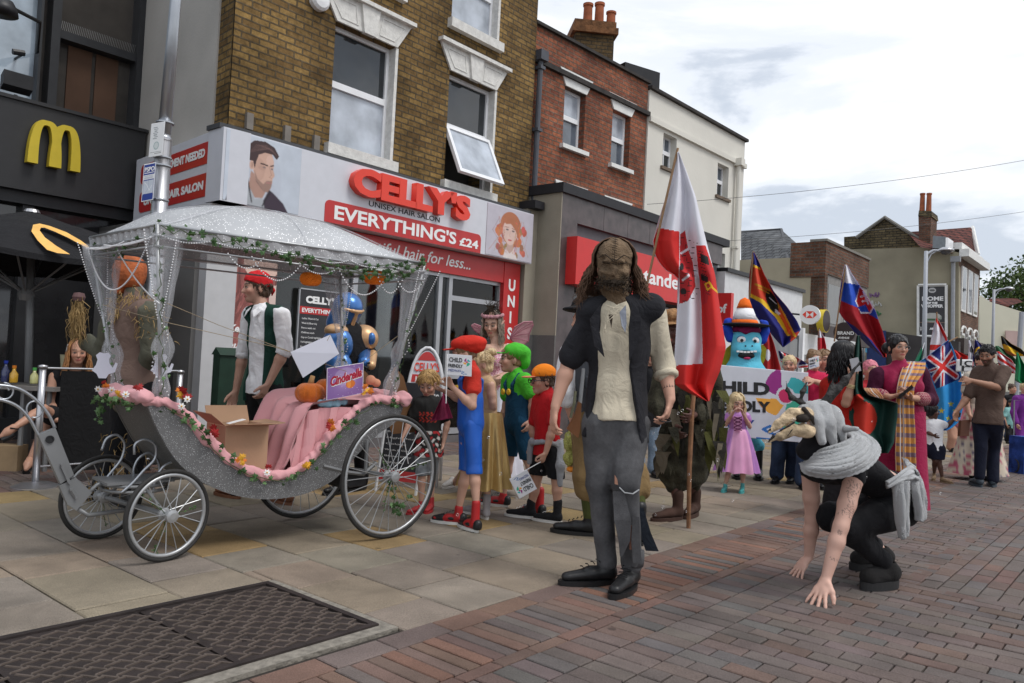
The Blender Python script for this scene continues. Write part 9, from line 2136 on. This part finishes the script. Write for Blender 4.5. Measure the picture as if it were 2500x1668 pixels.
# man with beard, toddler, woman behind
p=std('bearded man in brown polo shirt and navy trousers pointing with one hand',9.2,J_(zF,hd=(1200,292),nk=(1228,385),sA=(1130,430,-.12),sB=(1340,425,.10),eA=(1040,640,-.1),eB=(1290,555,.22),wA=(962,735,-.05),wB=(1075,500,.38),pv=(1210,820),kA=(1150,1040,0),kB=(1255,1050,-.1),aA=(1140,1275,.0),aB=(1245,1305,-.05),tA=(1110,1325,-.1),tB=(1235,1355,-.2)),sc=1.0,skinc=SK_B,face=(-.75,-.7,-.25),h=.010,cover='L',dirs=dict(A=(-.3,0,-1),B=(-1,-.1,.15)),point='B',tint=dict(beard=(.02,.015,.012,.8),brow=(.01,.008,.008),lips=(.2,.07,.06)))
p.hair_shell(M_hblack,low=-.03,h=.008);p.tufts(M_hblack,140,.02,.005)
p.top(cloth('brown_pique',(.095,.063,.050)),'polo_shirt',add=.018,sleeve=.85,hem=.02,h=.010,wr=(3,22,.006),sl_add=.022);p.legs_(cloth('navy_trousers',(.010,.012,.025)),'trousers',add=.002,length=1.98,h=.011,wr=(4,20,.007),flare=.02)
[p.shoe(q_,mat('grey_blue_clog',(.045,.06,.075),rough=.6),h=.010,size=1.12)for q_ in 'AB']
p=std('dark haired toddler in white T-shirt and navy shorts holding hands with the bearded man',9.45,J_(zF,hd=(748,752),nk=(765,812),sA=(728,850),sB=(815,848),eA=(715,920),eB=(880,865),wA=(765,945,-.12),wB=(945,800,-.05),pv=(775,1050),kA=(775,1150),kB=(810,1160),aA=(770,1250,.2),aB=(835,1285),tA=(760,1290,.1),tB=(870,1310,-.05)),sc=.58,hs=.78,skinc=SK_D,face=(.85,-.5,0),h=.009,tint=dict(lips=(.1,.03,.03)))
p.hair_shell(M_hblack,low=-.07,grow=.015);p.top(M_wsh,'shirt',add=.025,sleeve=.6,hem=.02,h=.008,sl_add=.03);p.legs_(cloth('navy_trousers',(.01,.012,.025)),'shorts',add=.035,length=.85,h=.009,flare=.04);[p.shoe(q_,mat('tan_sandal',(.25,.17,.10)),h=.009)for q_ in 'AB']
M_flo=mat('floral_cotton',(1,1,1),rough=.8,vcol=True)
def flo(P):s_=np.sin(P[:,0]*38+2*np.sin(P[:,2]*22))*np.sin(P[:,2]*34+2*np.sin(P[:,0]*30));c=np.ones((len(P),3))*np.array((.58,.50,.40));c[s_>.45]=(.45,.10,.16);c[s_<-.7]=(.12,.10,.16);return c
p=bust_person('woman in cream floral wide trousers mostly hidden behind the bearded man',9.9,2398,882,cloth('cream_top',(.5,.45,.38)),M_hblack,style='tied',hh=1.6,skirt=(M_flo,.95,.17,.07,.36,'floral_trousers',6,.07,None,.6,90,20,1.0,None,flo))
mb=MB();mb.boxc(at(2344,1066,9.75),V(.12,.02,.01),V(0,.06,0),V(.01,0,.20));hb=mb.build('handbag',mat('brown_leather',(.12,.045,.025),rough=.45),label='brown leather handbag beside the bearded man',cat='handbag')
bust_person('woman in black sleeveless top far down the street at the right',17.5,2472,950,M_blk,M_hbrown,style='tied',skinc=SK_T,legs=M_jean,slv=0,eyes=False,sc=.95)
bust_person('child in pale tie dye shirt far down the street',16.5,2470,985,cloth('tie_dye',(.25,.50,.48),var=.5),M_hblack,hh=1.1,skinc=SK_B,legs=M_blk,eyes=False,sc=.65,hs=.75)
bust_person('person in purple coat at the right edge far down the street',15.0,2502,948,cloth('purple_cloth',(.16,.03,.22)),M_hfair,style='short',legs=cloth('purple_cloth',(.16,.03,.22)),eyes=False,slv=1.9)
bust_person('woman with bare legs and black trainers behind the blue starred flag',13.8,2338,935,cloth('dusky_top',(.3,.1,.12)),M_hbrown,legs=mat('bare_leg',SK_T),eyes=False,style='short')
bust_person('person in pale blue jeans behind the masked man',8.6,1590,868,M_blk,M_hbrown,legs=denim('light_denim',(.30,.40,.52)),eyes=False)
bust_person('tall man in black jacket far behind the black haired woman',14.0,2120,905,M_blk,M_hbrown,eyes=False)
bust_person('woman in scarlet and pink sari behind the woman in magenta',8.3,2125,905,cloth('scarlet_sari',(.45,.03,.04)),mat('pink_flower_hair',(.6,.2,.25),var=.4,scale=30),hh=1.5,skinc=SK_T,eyes=False,style='short')
T=thing('shopping_trolley','blue patterned two wheeled shopping trolley at the right edge','shopping trolley',V(at(2492,1150,10.9).x,10.9,0));c0=V(at(2505,1150,10.9).x,10.9,0)
mb=MB();mb.box(c0+V(0,0,.22),.34,.25,.58,.2);mb.build('bag',cloth('blue_pattern',(.02,.05,.22),var=.6),T)
for s_ in(-1,1):mb=MB();mb.tube([c0+V(s_*.16+math.cos(t)*.0,math.cos(t)*.09,.1+math.sin(t)*.09)for t in np.linspace(0,6.28,18,endpoint=False)],.012,6,closed=True);mb.build('wheel',M_tyre,T)
mb=MB();mb.tube([c0+V(-.1,.13,.1),c0+V(-.1,.15,1.0),c0+V(.1,.15,1.0),c0+V(.1,.13,.1)],.01,6);mb.build('handle',M_gsteel,T)
# flags
M_fc=painted('flag_cloth',rough=.7);M_pole=mat('bamboo',(.28,.17,.09),rough=.7,var=.2,scale=20)
def pflag(name,label,rows,Y,paint,nx=60,ny=90,pole=None,amp=.05,group=None,nf=3.0,seed=0,poler=.010):
 """hanging flag cloth; rows: (py, left px, right px) of its outline; folds give it depth"""
 R=np.array(rows,float);ys=np.linspace(R[0,0],R[-1,0],60);lx=np.interp(ys,R[:,0],R[:,1]);rx=np.interp(ys,R[:,0],R[:,2])
 P=Paint(nx,ny,(1,1,1));yy=np.interp(P.Vv,np.linspace(0,1,60),ys);l=np.interp(yy,ys,lx);r=np.interp(yy,ys,rx);P.U=l+(r-l)*P.U;P.Vv=yy;paint(P)
 M_=np.array(CM3);o=np.array(CAMP)
 def pos(u,v):
  y=ys[0]+(ys[-1]-ys[0])*v;l=np.interp(y,ys,lx);r=np.interp(y,ys,rx);x=l+(r-l)*u
  d=np.stack([(x-1250)/F_PX,(834-y)/F_PX,-np.ones_like(x)],-1)@M_.T;dy=Y+amp*np.sin(u*6.28*nf/2+v*2.2+seed)*np.clip(v*3,.15,1)
  return o+d*(dy/d[...,1])[...,None]
 f=sheet(name,pos,P,M_fc,None,label=label,cat='flag',group=group,thick=.004)
 if pole:
  mb=MB();mb.tube([at(x,y,yy_)for x,y,yy_ in pole],poler,7);mb.build('pole',M_pole,f)
 return f
WH,RE,BL,GRc,YE,BK=(.70,.70,.76),(.60,.022,.018),(.012,.015,.16),(.01,.22,.08),(.75,.45,.02),(.012,.012,.012)
def gib(P):
 P.a[:]=WH
 P.poly([(1590,600),(1606,556),(1658,566),(1658,680),(1590,680)],RE)
 P.poly([(1700,600),(1722,600),(1790,800),(1790,990),(1640,990),(1640,893),(1716,888),(1712,740)],RE)
 castle=(.50,.02,.025)
 P.poly([(1660,572),(1672,563),(1680,605),(1683,690),(1668,740),(1659,742)],castle);P.poly([(1672,575),(1684,620),(1692,640),(1697,700),(1680,735),(1660,742),(1659,600)],castle)
 P.poly([(1700,600),(1716,602),(1733,640),(1738,690),(1726,740),(1714,745),(1708,680)],castle)
 for i in range(26):
  x=1660+(i*17)%38;y=580+i*6.2;P.line(x,y,x+9,y+1,1.5,BK)
 for i in range(14):P.line(1704+i*1.6,612+i*8,1716+i*1.4,616+i*8,1.6,BK);P.line(1662+(i*11)%30,590+i*10,1662+(i*11)%30,597+i*10,1.5,BK)
 P.poly([(1710,618),(1728,628),(1731,648),(1712,640)],BK);P.poly([(1711,668),(1729,676),(1729,690),(1712,684)],BK);P.ell(1664,652,5,9,BK);P.ell(1669,712,8,8,BK);P.poly([(1659,618),(1681,604),(1683,610),(1662,622)],WH);P.poly([(1664,684),(1682,668),(1684,674),(1668,688)],WH)
 P.curve([(1722,694),(1732,689),(1738,700),(1728,708),(1722,694)],4,YE);P.curve([(1738,702),(1754,716)],4,YE)
pflag('flag','very large white and red flag with red castle and yellow key on thin pole',[(371,1653,1657),(430,1641,1680),(480,1626,1698),(540,1608,1712),(590,1594,1724),(625,1600,1733),(645,1612,1738),(662,1628,1743),(675,1655,1746),(760,1653,1758),(850,1648,1772),(904,1645,1758),(942,1650,1742),(962,1688,1736),(980,1726,1731)],5.62,gib,190,280,[(1655,362,5.62),(1608,566,5.64),(1578,704,5.66),(1548,880,5.7)],.07,nf=3.6,poler=.009)
F4=lambda x,y:(1800+x/3.357,450+y/3.357)
def rows4(r):return[(450+y/3.357,1800+a/3.357,1800+b/3.357)for y,a,b in r]
def esw(P):
 f=lambda*q:[F4(x,y)for x,y in q]
 P.a[:]=(.55,.05,.02);P.poly(f((100,560),(180,560),(190,690),(110,650)),BL);P.poly(f((110,645),(190,685),(195,705),(105,665)),YE)
 P.poly(f((80,890),(200,960),(330,1080),(440,1230),(430,1360),(360,1360),(80,1000)),BL);P.poly(f((80,880),(210,945),(340,1070),(435,1240),(405,1240),(310,1090),(190,970),(80,910)),YE)
 P.poly(f((255,815),(420,990),(530,1160),(540,1200),(460,1220),(400,1080),(300,900)),BL);P.poly(f((300,920),(395,1070),(470,1220),(490,1260),(440,1230),(370,1080),(310,960)),YE);P.poly(f((340,985),(390,1090),(465,1240),(420,1230),(350,1080)),(.70,.10,.02))
 P.ell(*F4(285,965),12,30,BK,rot=-.4);P.poly(f((310,1020),(355,1060),(340,1075),(308,1050)),WH);P.line(*F4(150,820),*F4(270,870),5,(.5,.25,.02));P.line(*F4(170,850),*F4(260,895),3,(.5,.25,.02));P.line(*F4(262,930),*F4(320,980),2.5,WH)
pflag('flag','orange red flag with navy and yellow bands and dark shield near the dragon costume',rows4([(560,125,140),(640,115,180),(740,100,222),(880,93,300),(1000,94,405),(1120,180,490),(1190,250,520),(1260,305,480),(1335,372,380)]),10.0,esw,80,110,[(*F4(132,550),10),(*F4(95,1000),10)],.1)
def slo(P):
 f=lambda*q:[F4(x,y)for x,y in q]
 P.a[:]=(.32,.008,.015);P.poly(f((860,640),(960,640),(1010,830),(860,810)),WH);P.poly(f((850,800),(1010,830),(1150,1060),(1160,1110),(980,1010),(840,950)),(.015,.07,.45));P.poly(f((840,1090),(960,1160),(1100,1280),(1200,1420),(1230,1440),(1100,1400),(900,1180)),BL)
 P.poly(f((1005,828),(1045,870),(1120,1010),(1095,1060),(1010,1060),(965,960)),WH);P.poly(f((1005,842),(1040,880),(1108,1010),(1085,1050),(1015,1048),(975,960)),(.60,.02,.02));P.poly(f((985,1010),(1050,985),(1085,1050),(1015,1048)),(.015,.07,.45));P.line(*F4(1035,880),*F4(1075,980),5,WH);P.line(*F4(1012,922),*F4(1070,905),5,WH);P.line(*F4(1025,960),*F4(1090,945),5,WH)
 P.poly(f((1180,1300),(1225,1300),(1222,1420),(1205,1400)),(.55,.03,.02))
pflag('flag','white blue and dark red flag with a shield flying above the black haired woman',rows4([(660,880,900),(740,862,945),(830,848,1005),(950,832,1085),(1040,830,1135),(1090,860,1150),(1200,950,1190),(1310,1060,1218),(1420,1195,1222)]),10.5,slo,80,110,[(*F4(893,650),10.5),(*F4(830,1040),10.5),(*F4(795,1290),10.5)],.1)
def halfr(P):P.a[:]=(.62,.03,.05);P.mask(P.Vv<450+1260/3.357,WH)
pflag('flag','small white over red flag behind the women in cerise',rows4([(1190,670,676),(1260,658,715),(1330,657,730),(1395,662,735)]),12,halfr,24,30,[(*F4(674,1180),12),(*F4(672,1420),12)],.05)
def nep(P):P.a[:]=(.42,.02,.02);P.line(1874,740,1912,905,5,(.02,.02,.12));P.ell(*F4(250,1400),6,14,WH)
pflag('flag','red flag with dark blue edge directly behind the dragon costume',[(795,1866,1874),(840,1864,1890),(900,1860,1906),(912,1866,1905)],9.8,nep,40,50,None,.05)
def ujack(P,cx,cy,s,rot=0):
 c,q=math.cos(rot),math.sin(rot);L_=lambda x0,y0,x1,y1,w,col:P.line(cx+(x0*c-y0*q)*s,cy+(x0*q+y0*c)*s,cx+(x1*c-y1*q)*s,cy+(x1*q+y1*c)*s,w*s,col)
 for a in((-1,-.7,1,.7),(-1,.7,1,-.7)):L_(*a,.26,WH)
 for a in((-1,-.7,1,.7),(-1,.7,1,-.7)):L_(*a,.10,RE)
 L_(-1.2,0,1.2,0,.42,WH);L_(0,-1,0,1,.42,WH);L_(-1.2,0,1.2,0,.24,RE);L_(0,-1,0,1,.24,RE)
def uk1(P):P.a[:]=(.012,.015,.13);ujack(P,1935,900,42,.45)
pflag('flag','blue flag with red and white crosses partly behind the blond bob',rows4([(1365,335,345),(1410,345,470),(1450,355,545),(1480,380,578),(1505,395,580)]),10.5,uk1,50,30,None,.05)
zFr=lambda r:[(780+y/3.336,2050+a/3.336,2050+b/3.336)for y,a,b in r]
def tuv(P):
 P.a[:]=(.03,.30,.68)
 f=lambda*q:[zF(x,y)for x,y in q];P.poly(f((690,320),(890,170),(990,480),(790,565)),(.012,.02,.14));m0=P.a.copy();inside=P.inpoly(f((690,320),(890,170),(990,480),(790,565)))
 ujack(P,*zF(838,385),40,-.95);P.a=np.where(inside[...,None],P.a,m0)
 for x,y in((790,660),(905,690),(830,745),(945,745),(885,805)):
  X,Y_=zF(x,y);P.poly([(X+8*(1 if i%2==0 else.42)*math.sin(i*math.pi/5),Y_-8*(1 if i%2==0 else.42)*math.cos(i*math.pi/5))for i in range(10)],(.78,.66,.06))
pflag('flag','sky blue flag with yellow stars and crossed red and white canton',zFr([(170,880,895),(250,780,930),(320,690,955),(345,645,962),(420,690,985),(560,740,1010),(700,770,1010),(830,800,975),(880,815,920),(905,825,870)]),10.6,tuv,90,130,[(*zF(960,145),10.6),(*zF(880,185),10.6)],.10)
def wr(P):P.a[:]=WH;P.line(*zF(790,0),*zF(880,180),7,RE);P.rect(2200,780+205/3.336,2330,900,RE);P.rect(2260,780+250/3.336,2330,900,WH)
pflag('flag','white flag with red edge rising above the sky blue flag',zFr([(-10,785,795),(60,765,835),(140,748,872),(200,737,885),(300,733,800)]),11.2,wr,40,50,[(*zF(790,-60),11.2),(*zF(800,120),11.2)],.06)
def gw_(P):P.a[:]=(.01,.25,.12);P.line(*zF(688,190),*zF(672,370),6,WH)
pflag('flag','green and white flag left of the sky blue flag',zFr([(190,685,696),(270,645,690),(340,612,680),(362,605,660)]),11.5,gw_,24,30,None,.05)
def mal(P):
 P.a[:]=WH
 for i in range(7):P.line(2360+i*6,835+i*2,2350+i*8,930,2.6,RE)
 P.poly([zF(1100,165),zF(1185,200),zF(1170,350),(zF(1080,345))],(.015,.02,.13));P.ell(*zF(1132,282),10,17,YE);P.ell(*zF(1142,282),8,14,(.015,.02,.13))
pflag('flag','striped red and white flag with navy corner and yellow moon behind the bearded man',zFr([(168,1100,1120),(230,1095,1180),(330,1078,1170),(400,1065,1150),(470,1062,1120)]),11.0,mal,40,60,None,.06)
def wdark(P):P.a[:]=WH;P.ell(*zF(1076,245),5,9,(.1,.1,.12))
pflag('flag','narrow white flag with a small dark figure',zFr([(172,1050,1062),(250,1050,1092),(335,1045,1090)]),11.3,wdark,20,30,None,.03)
def byr(P):P.a[:]=BK;P.line(*zF(1335,215),*zF(1480,300),10,YE);P.line(*zF(1330,250),*zF(1500,340),9,(.35,.1,.03))
pflag('flag','black and yellow striped flag at the upper right of the crowd',zFr([(135,1313,1325),(200,1322,1400),(240,1335,1480),(275,1360,1510),(300,1410,1510)]),12,byr,40,30,None,.06)
def rws(P):
 P.a[:]=RE
 for i in range(3):P.line(*zF(1275,275+i*52),*zF(1450,395+i*45),6,WH)
pflag('flag','red and white striped flag behind the head of the bearded man',zFr([(262,1278,1300),(330,1285,1400),(400,1300,1446),(440,1380,1430)]),11.6,rws,30,30,None,.05)
pflag('flag','dull green flag above the striped red flag',zFr([(215,1268,1290),(270,1272,1380),(330,1340,1440),(365,1400,1440)]),12.2,lambda P:P.a.__setitem__(slice(None),(.05,.16,.08)),20,20,None,.04)
pflag('flag','plain bright green flag at the right edge',zFr([(270,1440,1452),(380,1432,1510),(500,1428,1515),(520,1470,1515)]),11.0,lambda P:P.a.__setitem__(slice(None),GRc),20,20,None,.05)
pflag('flag','red flag behind the lettered card',zFr([(250,925,940),(300,930,1045),(330,945,1050)]),12,lambda P:P.a.__setitem__(slice(None),RE),20,20,None,.04)
A,B,D=at(*zF(950,325),10.3),at(*zF(1082,328),10.3),at(*zF(945,425),10.3);P=Paint(8,8,(.66,.67,.68));T=sheet('lettered_card',flatpos(A,B,D),P,painted('notice_print'),None,label='white card with black lettering between the blue flag and the bearded man',cat='sign',smooth=False)
ez=(A-D).normalized();a=A+(D-A)*.48-V(0,.004,0);text_box('lceus',a+V(.03,0,0),a+V(.58*1.0,0,-.02),ez,.11,M_ink,T);a=A+(D-A)*.92-V(0,.004,0);text_box('rts',a+V(.05,0,0),a+V(.40,0,-.01),ez,.11,M_ink,T)
def ban(P):P.a[:]=(.008,.045,.035);P.ell(2112,1022,28,40,(.52,.03,.015));P.ell(2095,985,14,22,(.52,.03,.015))
pflag('flag','dark green flag with a red disc held between the two women',zFr([(130,140,165),(250,120,180),(400,105,188),(560,95,190),(620,85,240),(680,80,475),(800,75,470),(930,90,450),(1010,200,440),(1090,300,395)]),6.55,ban,80,80,None,.08)
# cafe front: parasol, table, bottles, barrier, cabinet, boards
YP=7.6
pc=at(78,560,YP);T=thing('parasol','large black cafe parasol with yellow curved logo at the left','parasol',V(at(66,1100,YP).x,YP,0))
M_par=cloth('black_canvas_parasol',(.016,.016,.018))
ap=at(78,517,YP);Rp=1.3;zr=at(78,640,YP).z;n_=8;rim=[V(ap.x+Rp*math.cos(a),YP+Rp*math.sin(a),zr)for a in[math.pi/8+i*math.pi/4 for i in range(n_)]];rimc=[]
mb=MB();
for i in range(n_):
 a,b_=rim[i],rim[(i+1)%n_];ns=10;nt_=6;top=V(ap.x,YP,ap.z-.05)
 for s_ in range(ns):
  for t in range(nt_):
   f=lambda u,v:(lambda e:top+(e-top)*v+V(0,0,-.07*math.sin(math.pi*u)*v*0+.10*math.sin(math.pi*v)*1.0-.03*math.sin(math.pi*u)*v))(a+(b_-a)*u)
   mb.quad(f(s_/ns,t/nt_),f((s_+1)/ns,t/nt_),f((s_+1)/ns,(t+1)/nt_),f(s_/ns,(t+1)/nt_))
 for s_ in range(ns):
  f=lambda u:a+(b_-a)*u-V(0,0,.03*math.sin(math.pi*u));mb.quad(f(s_/ns),f((s_+1)/ns),f((s_+1)/ns)-V(0,0,.05),f(s_/ns)-V(0,0,.05))
mb.build('canopy',M_par,T,smooth=False)
mb=MB();mb.lathe(ap-V(0,0,.12),[(.42,-.03),(.3,.03),(.12,.09),(.05,.11)],16,wav=.05,wn=8);mb.build('vent_cap',M_par,T);mb=MB();mb.lathe(ap-V(0,0,.01),[(.075,0),(.06,.03),(0,.045)],14);mb.build('finial',M_steel,T)
mb=MB();mb.tube([V(at(66,1100,YP).x,YP,0),ap],.035,12);mb.build('pole',M_gsteel,T,smooth=True);hubp=V(ap.x,YP,at(78,720,YP).z)
mb=MB();mb.lathe(hubp,[(.06,-.06),(.075,0),(.06,.06)],12);[mb.tube([hubp,ap+(r_-ap)*.62-V(0,0,.03)],.010,5)for r_ in rim];mb.build('ribs',M_gsteel,T)
pts=[(82,578),(84,560),(95,550),(120,552),(170,570),(218,605)];pts2=[(82,560),(92,580),(115,605),(145,622),(172,624)]
def onpar(x,y):
 best=None
 for Yq in np.linspace(YP-1.3,YP+.2,160):
  P=at(x,y,Yq);r=math.hypot(P.x-ap.x,P.y-YP);t=r/(Rp*.955);zc=(ap.z-.05)+(zr-(ap.z-.05))*t+.10*math.sin(math.pi*min(t,1));d=abs(P.z-zc)
  if t<1.02 and(best is None or d<best[0]):best=(d,P)
 return best[1]+V(0,-.02,.008)
mb=MB()
oc=[(80,568),(84,552),(100,549),(125,555),(165,570),(200,590),(220,605)];ic=[(100,566),(103,559),(112,559),(135,568),(168,583),(200,600),(219,611)]
for i in range(6):mb.quad(onpar(*oc[i]),onpar(*oc[i+1]),onpar(*ic[i+1]),onpar(*ic[i]))
oc=[(80,568),(95,590),(118,613),(143,621)];ic=[(100,566),(113,583),(140,603),(174,624)]
for i in range(3):mb.quad(onpar(*oc[i]),onpar(*oc[i+1]),onpar(*ic[i+1]),onpar(*ic[i]))
mb.build('yellow_logo',mat('amber_print',(.80,.46,.13),rough=.7),T)
tb=at(60,935,7.2);T=thing('cafe_table','grey high cafe table with bottles at the left edge','table',V(tb.x-.1,7.2,0))
mb=MB();mb.box(V(tb.x-.1,7.2,tb.z-.03),1.1,.6,.035);mb.build('tabletop',mat('grey_laminate',(.18,.17,.16),rough=.5),T)
for dx in(-.2,.12,.35):mb=MB();mb.tube([V(tb.x+dx,7.0,0),V(tb.x+dx,7.0,tb.z-.03)],.022,8);mb.build('leg',M_gsteel,T)
for px,h_,c1,c2,lb in((12,.17,(.03,.04,.12),(.02,.05,.4),'dark bottle with blue cap on the cafe table'),(33,.13,(.62,.35,.03),(.65,.2,.02),'orange juice bottle on the cafe table'),(83,.12,(.50,.50,.22),(.08,.35,.08),'small bottle with green cap nearest the barrier on the cafe table')):
 P0=V(at(px,930,7.05).x,7.05,tb.z+.005);B_=thing('bottle',lb,'bottle',P0);mb=MB();mb.lathe(P0,[(.03,0),(.034,.01),(.034,h_*.6),(.014,h_*.85),(.014,h_)],14);mb.build('body',mat('bottle_%d'%px,c1,rough=.15,spec=.8),B_,smooth=True);mb=MB();mb.lathe(P0+V(0,0,h_),[(.017,0),(.017,.025)],12);mb.build('cap',mat('cap_%d'%px,c2),B_)
cu=V(at(158,880,7.6).x,7.6,at(158,880,7.6).z-.08);B_=thing('paper_cup','pale drinks cup with straw behind the seated woman','cup',cu);mb=MB();mb.lathe(cu,[(.03,0),(.042,.13),(.045,.135)],16);mb.build('cup',mat('cup_yellow',(.5,.46,.3)),B_);mb=MB();mb.tube([cu+V(0,0,.12),cu+V(.02,0,.24)],.004,5);mb.build('drinking_straw',M_wh,B_)
bg_=thing('paper_bag','brown paper carrier bag on the ground under the cafe table','bag',V(at(10,1110,7.0).x,7.0,0));mb=MB();mb.box(V(at(12,1110,7.0).x,7.0,.05),.3,.18,.34,.1);mb.build('bag',mat('kraft_paper',(.27,.19,.11),rough=.9),bg_)
def post(px,pyb,Y,pyt,label):
 b0=V(at(px-6,pyb,Y).x,Y,0);t_=at(px+5,pyt,Y);T=thing('barrier_post',label,'barrier post',b0,'cafe barrier posts');mb=MB();mb.lathe(b0,[(.17,0),(.17,.012),(.12,.03),(.03,.045)],24);mb.build('base',M_steel,T,smooth=False);mb=MB();mb.tube([b0+V(0,0,.03),V(b0.x,Y,t_.z)],.027,14);mb.lathe(V(b0.x,Y,t_.z),[(.035,-.02),(.035,.0),(0,.01)],14);mb.build('tube',M_steel,T,smooth=True);return b0,V(b0.x,Y,t_.z)
b1,t1=post(92,1182,6.25,892,'steel cafe barrier post with round base behind the carriage handle');b2,t2=post(432,1140,7.2,905,'steel cafe barrier post seen between the front curtain and the grey column')
d=(t2-t1);T=thing('barrier_screen','black fabric cafe screen stretched between the steel posts','screen',(b1+b2)/2);dd=V(d.x,d.y,0)
z1_=t1.z-.02;mb=MB();A=V(b1.x,b1.y,z1_)+dd*.12;mb.boxc(A-V(0,0,z1_-.10),dd*.82,V(0,.012,0),V(0,0,z1_-.12));mb.build('fabric',cloth('black_screen',(.010,.010,.011)),T);mb=MB();mb.tube([t1-V(0,0,.02),t1+dd-V(0,0,.02)],.009,8);mb.tube([b1+V(0,0,.16),b1+dd+V(0,0,.16)],.009,8);mb.build('rails',M_steel,T)
T=thing('utility_cabinet','dark green street cabinet with sloped top by the salon window','cabinet',at(560,1000,7.4));c0=V(at(566,1000,7.35).x,7.35,0);zc_t=at(560,852,7.35).z
mb=MB();mb.boxc(c0-FD*.15,FD*.30,-ND*.12,V(0,0,zc_t-.06));mb.build('body',mat('cabinet_green',(.012,.035,.022),rough=.5,var=.2),T);mb=MB();mb.extr([c0-FD*.16+ND*.02+V(0,0,zc_t-.06),c0-FD*.16-ND*.14+V(0,0,zc_t-.06),c0-FD*.16-ND*.07+V(0,0,zc_t+.01)],FD*.32);mb.build('lid',MATS['cabinet_green'],T)
def aboard(px0,px1,pyt,pyb,Y,label,arch=True):
 A=at(px0,pyb,Y);bl=V(A.x,Y,0);br=V(at(px1,pyb,Y).x,Y+.05,0);H=at(px0,pyt,Y).z;wv=br-bl;T=thing('pavement_sign',label,'pavement sign',bl+wv/2);ar=[(0,0),(0,H*.62)]+[(.5-.5*math.cos(t),H*.62+(H*.38)*math.sin(t))for t in np.linspace(0,math.pi,14)]+[(1,H*.62),(1,0)]
 for lean,nm in((-.18,'front'),(.25,'back')):
  f=lambda u,z:bl+wv*u+V(0,lean*(1-z/H),z);mb=MB();mb.tube([f(u,z)for u,z in ar],.016,8);fr_=mb.build('frame',mat('white_tube',(.65,.66,.68),rough=.35),T,smooth=True)
  mb=MB();q=[f(.04,.18),f(.96,.18)]+[f(.5+.46*math.cos(t),H*.62+(H*.36)*math.sin(t))for t in np.linspace(0,math.pi,14)];mb.extr(q,V(0,.01,0));pn=mb.build('panel',M_sign if nm=='front'else mat('grey_back',(.35,.35,.36)),fr_)
  if nm=='front':
   g=lambda u,z,e=0:f(u,z*H)-V(0,.004+e,0);up=(f(0,H)-f(0,0)).normalized()
   rc=lambda z0,z1,e,nm2,mm:MB().extr([g(.06,z0,e),g(.94,z0,e),g(.94,z1,e),g(.06,z1,e)],V(0,.002,0)).build(nm2,mm,pn)
   MB().extr([g(.5+.46*math.cos(t),.62+.35*math.sin(t))for t in np.linspace(.95,math.pi-.95,10)],V(0,.002,0)).build('red_panel',M_red,pn)
   rc(.745,.80,0,'red_panel',M_red);rc(.18,.70,0,'price_panel',MATS['black_board']);rc(.47,.55,.003,'red_panel',M_red)
   for s_,u0,u1,z_,sz,mm,e in(("CELLY'S",.14,.86,.825,.062,M_redl,.003),('JUST WALK IN',.2,.8,.757,.028,M_wh,.003),("CELLY'S",.1,.9,.60,.06,M_wh,.006),("EVERYTHING'S",.1,.9,.49,.04,M_wh,.008)):text_box(s_,g(u0,z_,e),g(u1,z_,e),up,H*sz,mm,pn,bold=.002)
aboard(988,1072,846,1115,7.35,'arched white pavement sign behind the blond boy')
A0=V(at(925,1100,6.9).x,6.9,0);B0_=V(at(1020,1130,6.7).x,6.75,0);wv=B0_-A0;T=thing('pavement_sign','black price board on white legs behind the rear wheel','pavement sign',A0+wv/2);z0,z1=.10,at(975,930,6.8).z;nn=V(-wv.y,wv.x,0).normalized()
f=lambda u,t:A0+wv*u+nn*(.16*t-.0)+V(0,0,z0+(z1-z0)*t);mb=MB()
for u in(0,1):mb.tube([f(u,-.12),f(u,1)],.014,6)
mb.build('legs',MATS['white_tube'],T);mb=MB();mb.extr([f(.03,.02),f(.97,.02),f(.97,.98),f(.03,.98)],nn*.01);pn=mb.build('board',MATS['black_board'],T);mb=MB();mb.extr([f(.03,.0)-nn*.004,f(.97,.0)-nn*.004,f(.97,.1)-nn*.004,f(.03,.1)-nn*.004],nn*.003);mb.build('red_panel',M_red,pn);mb=MB();mb.extr([f(.03,.6)-nn*.004,f(.97,.6)-nn*.004,f(.97,.72)-nn*.004,f(.03,.72)-nn*.004],nn*.003);mb.build('red_panel',M_red,pn)
for i in range(8):a=f(.08,.53-i*.06)-nn*.005;text_box(('Wash & Cut','Blow Dry','Highlights','Colour')[i%4],a,f(.6+.08*(i%3),.53-i*.06)-nn*.005,V(0,0,1),.014,M_wh,pn)
M_bub=bpy.data.materials.new('soap_film');M_bub.use_nodes=True;Nn=M_bub.node_tree.nodes;Ll=M_bub.node_tree.links
for n_2 in list(Nn):Nn.remove(n_2)
o_=Nn.new('ShaderNodeOutputMaterial');tr_=Nn.new('ShaderNodeBsdfTransparent');gl_2=Nn.new('ShaderNodeBsdfGlossy');gl_2.inputs[1].default_value=.05;fz=Nn.new('ShaderNodeLayerWeight');fz.inputs[0].default_value=.25;mxs=Nn.new('ShaderNodeMixShader');Ll.new(fz.outputs['Facing'],mxs.inputs[0]);Ll.new(tr_.outputs[0],mxs.inputs[1]);Ll.new(gl_2.outputs[0],mxs.inputs[2]);Ll.new(mxs.outputs[0],o_.inputs[0])
for i in range(30):
 x,y=rnd.uniform(1100,2350),rnd.uniform(1000,1260);mb=MB();mb.ball(at(x,y,rnd.uniform(3.6,5)),rnd.uniform(.005,.010),10,8)
 mb.build('soap_bubble',M_bub,smooth=True,label='tiny clear soap bubble drifting above the street',cat='bubble',group='soap bubbles above the street')
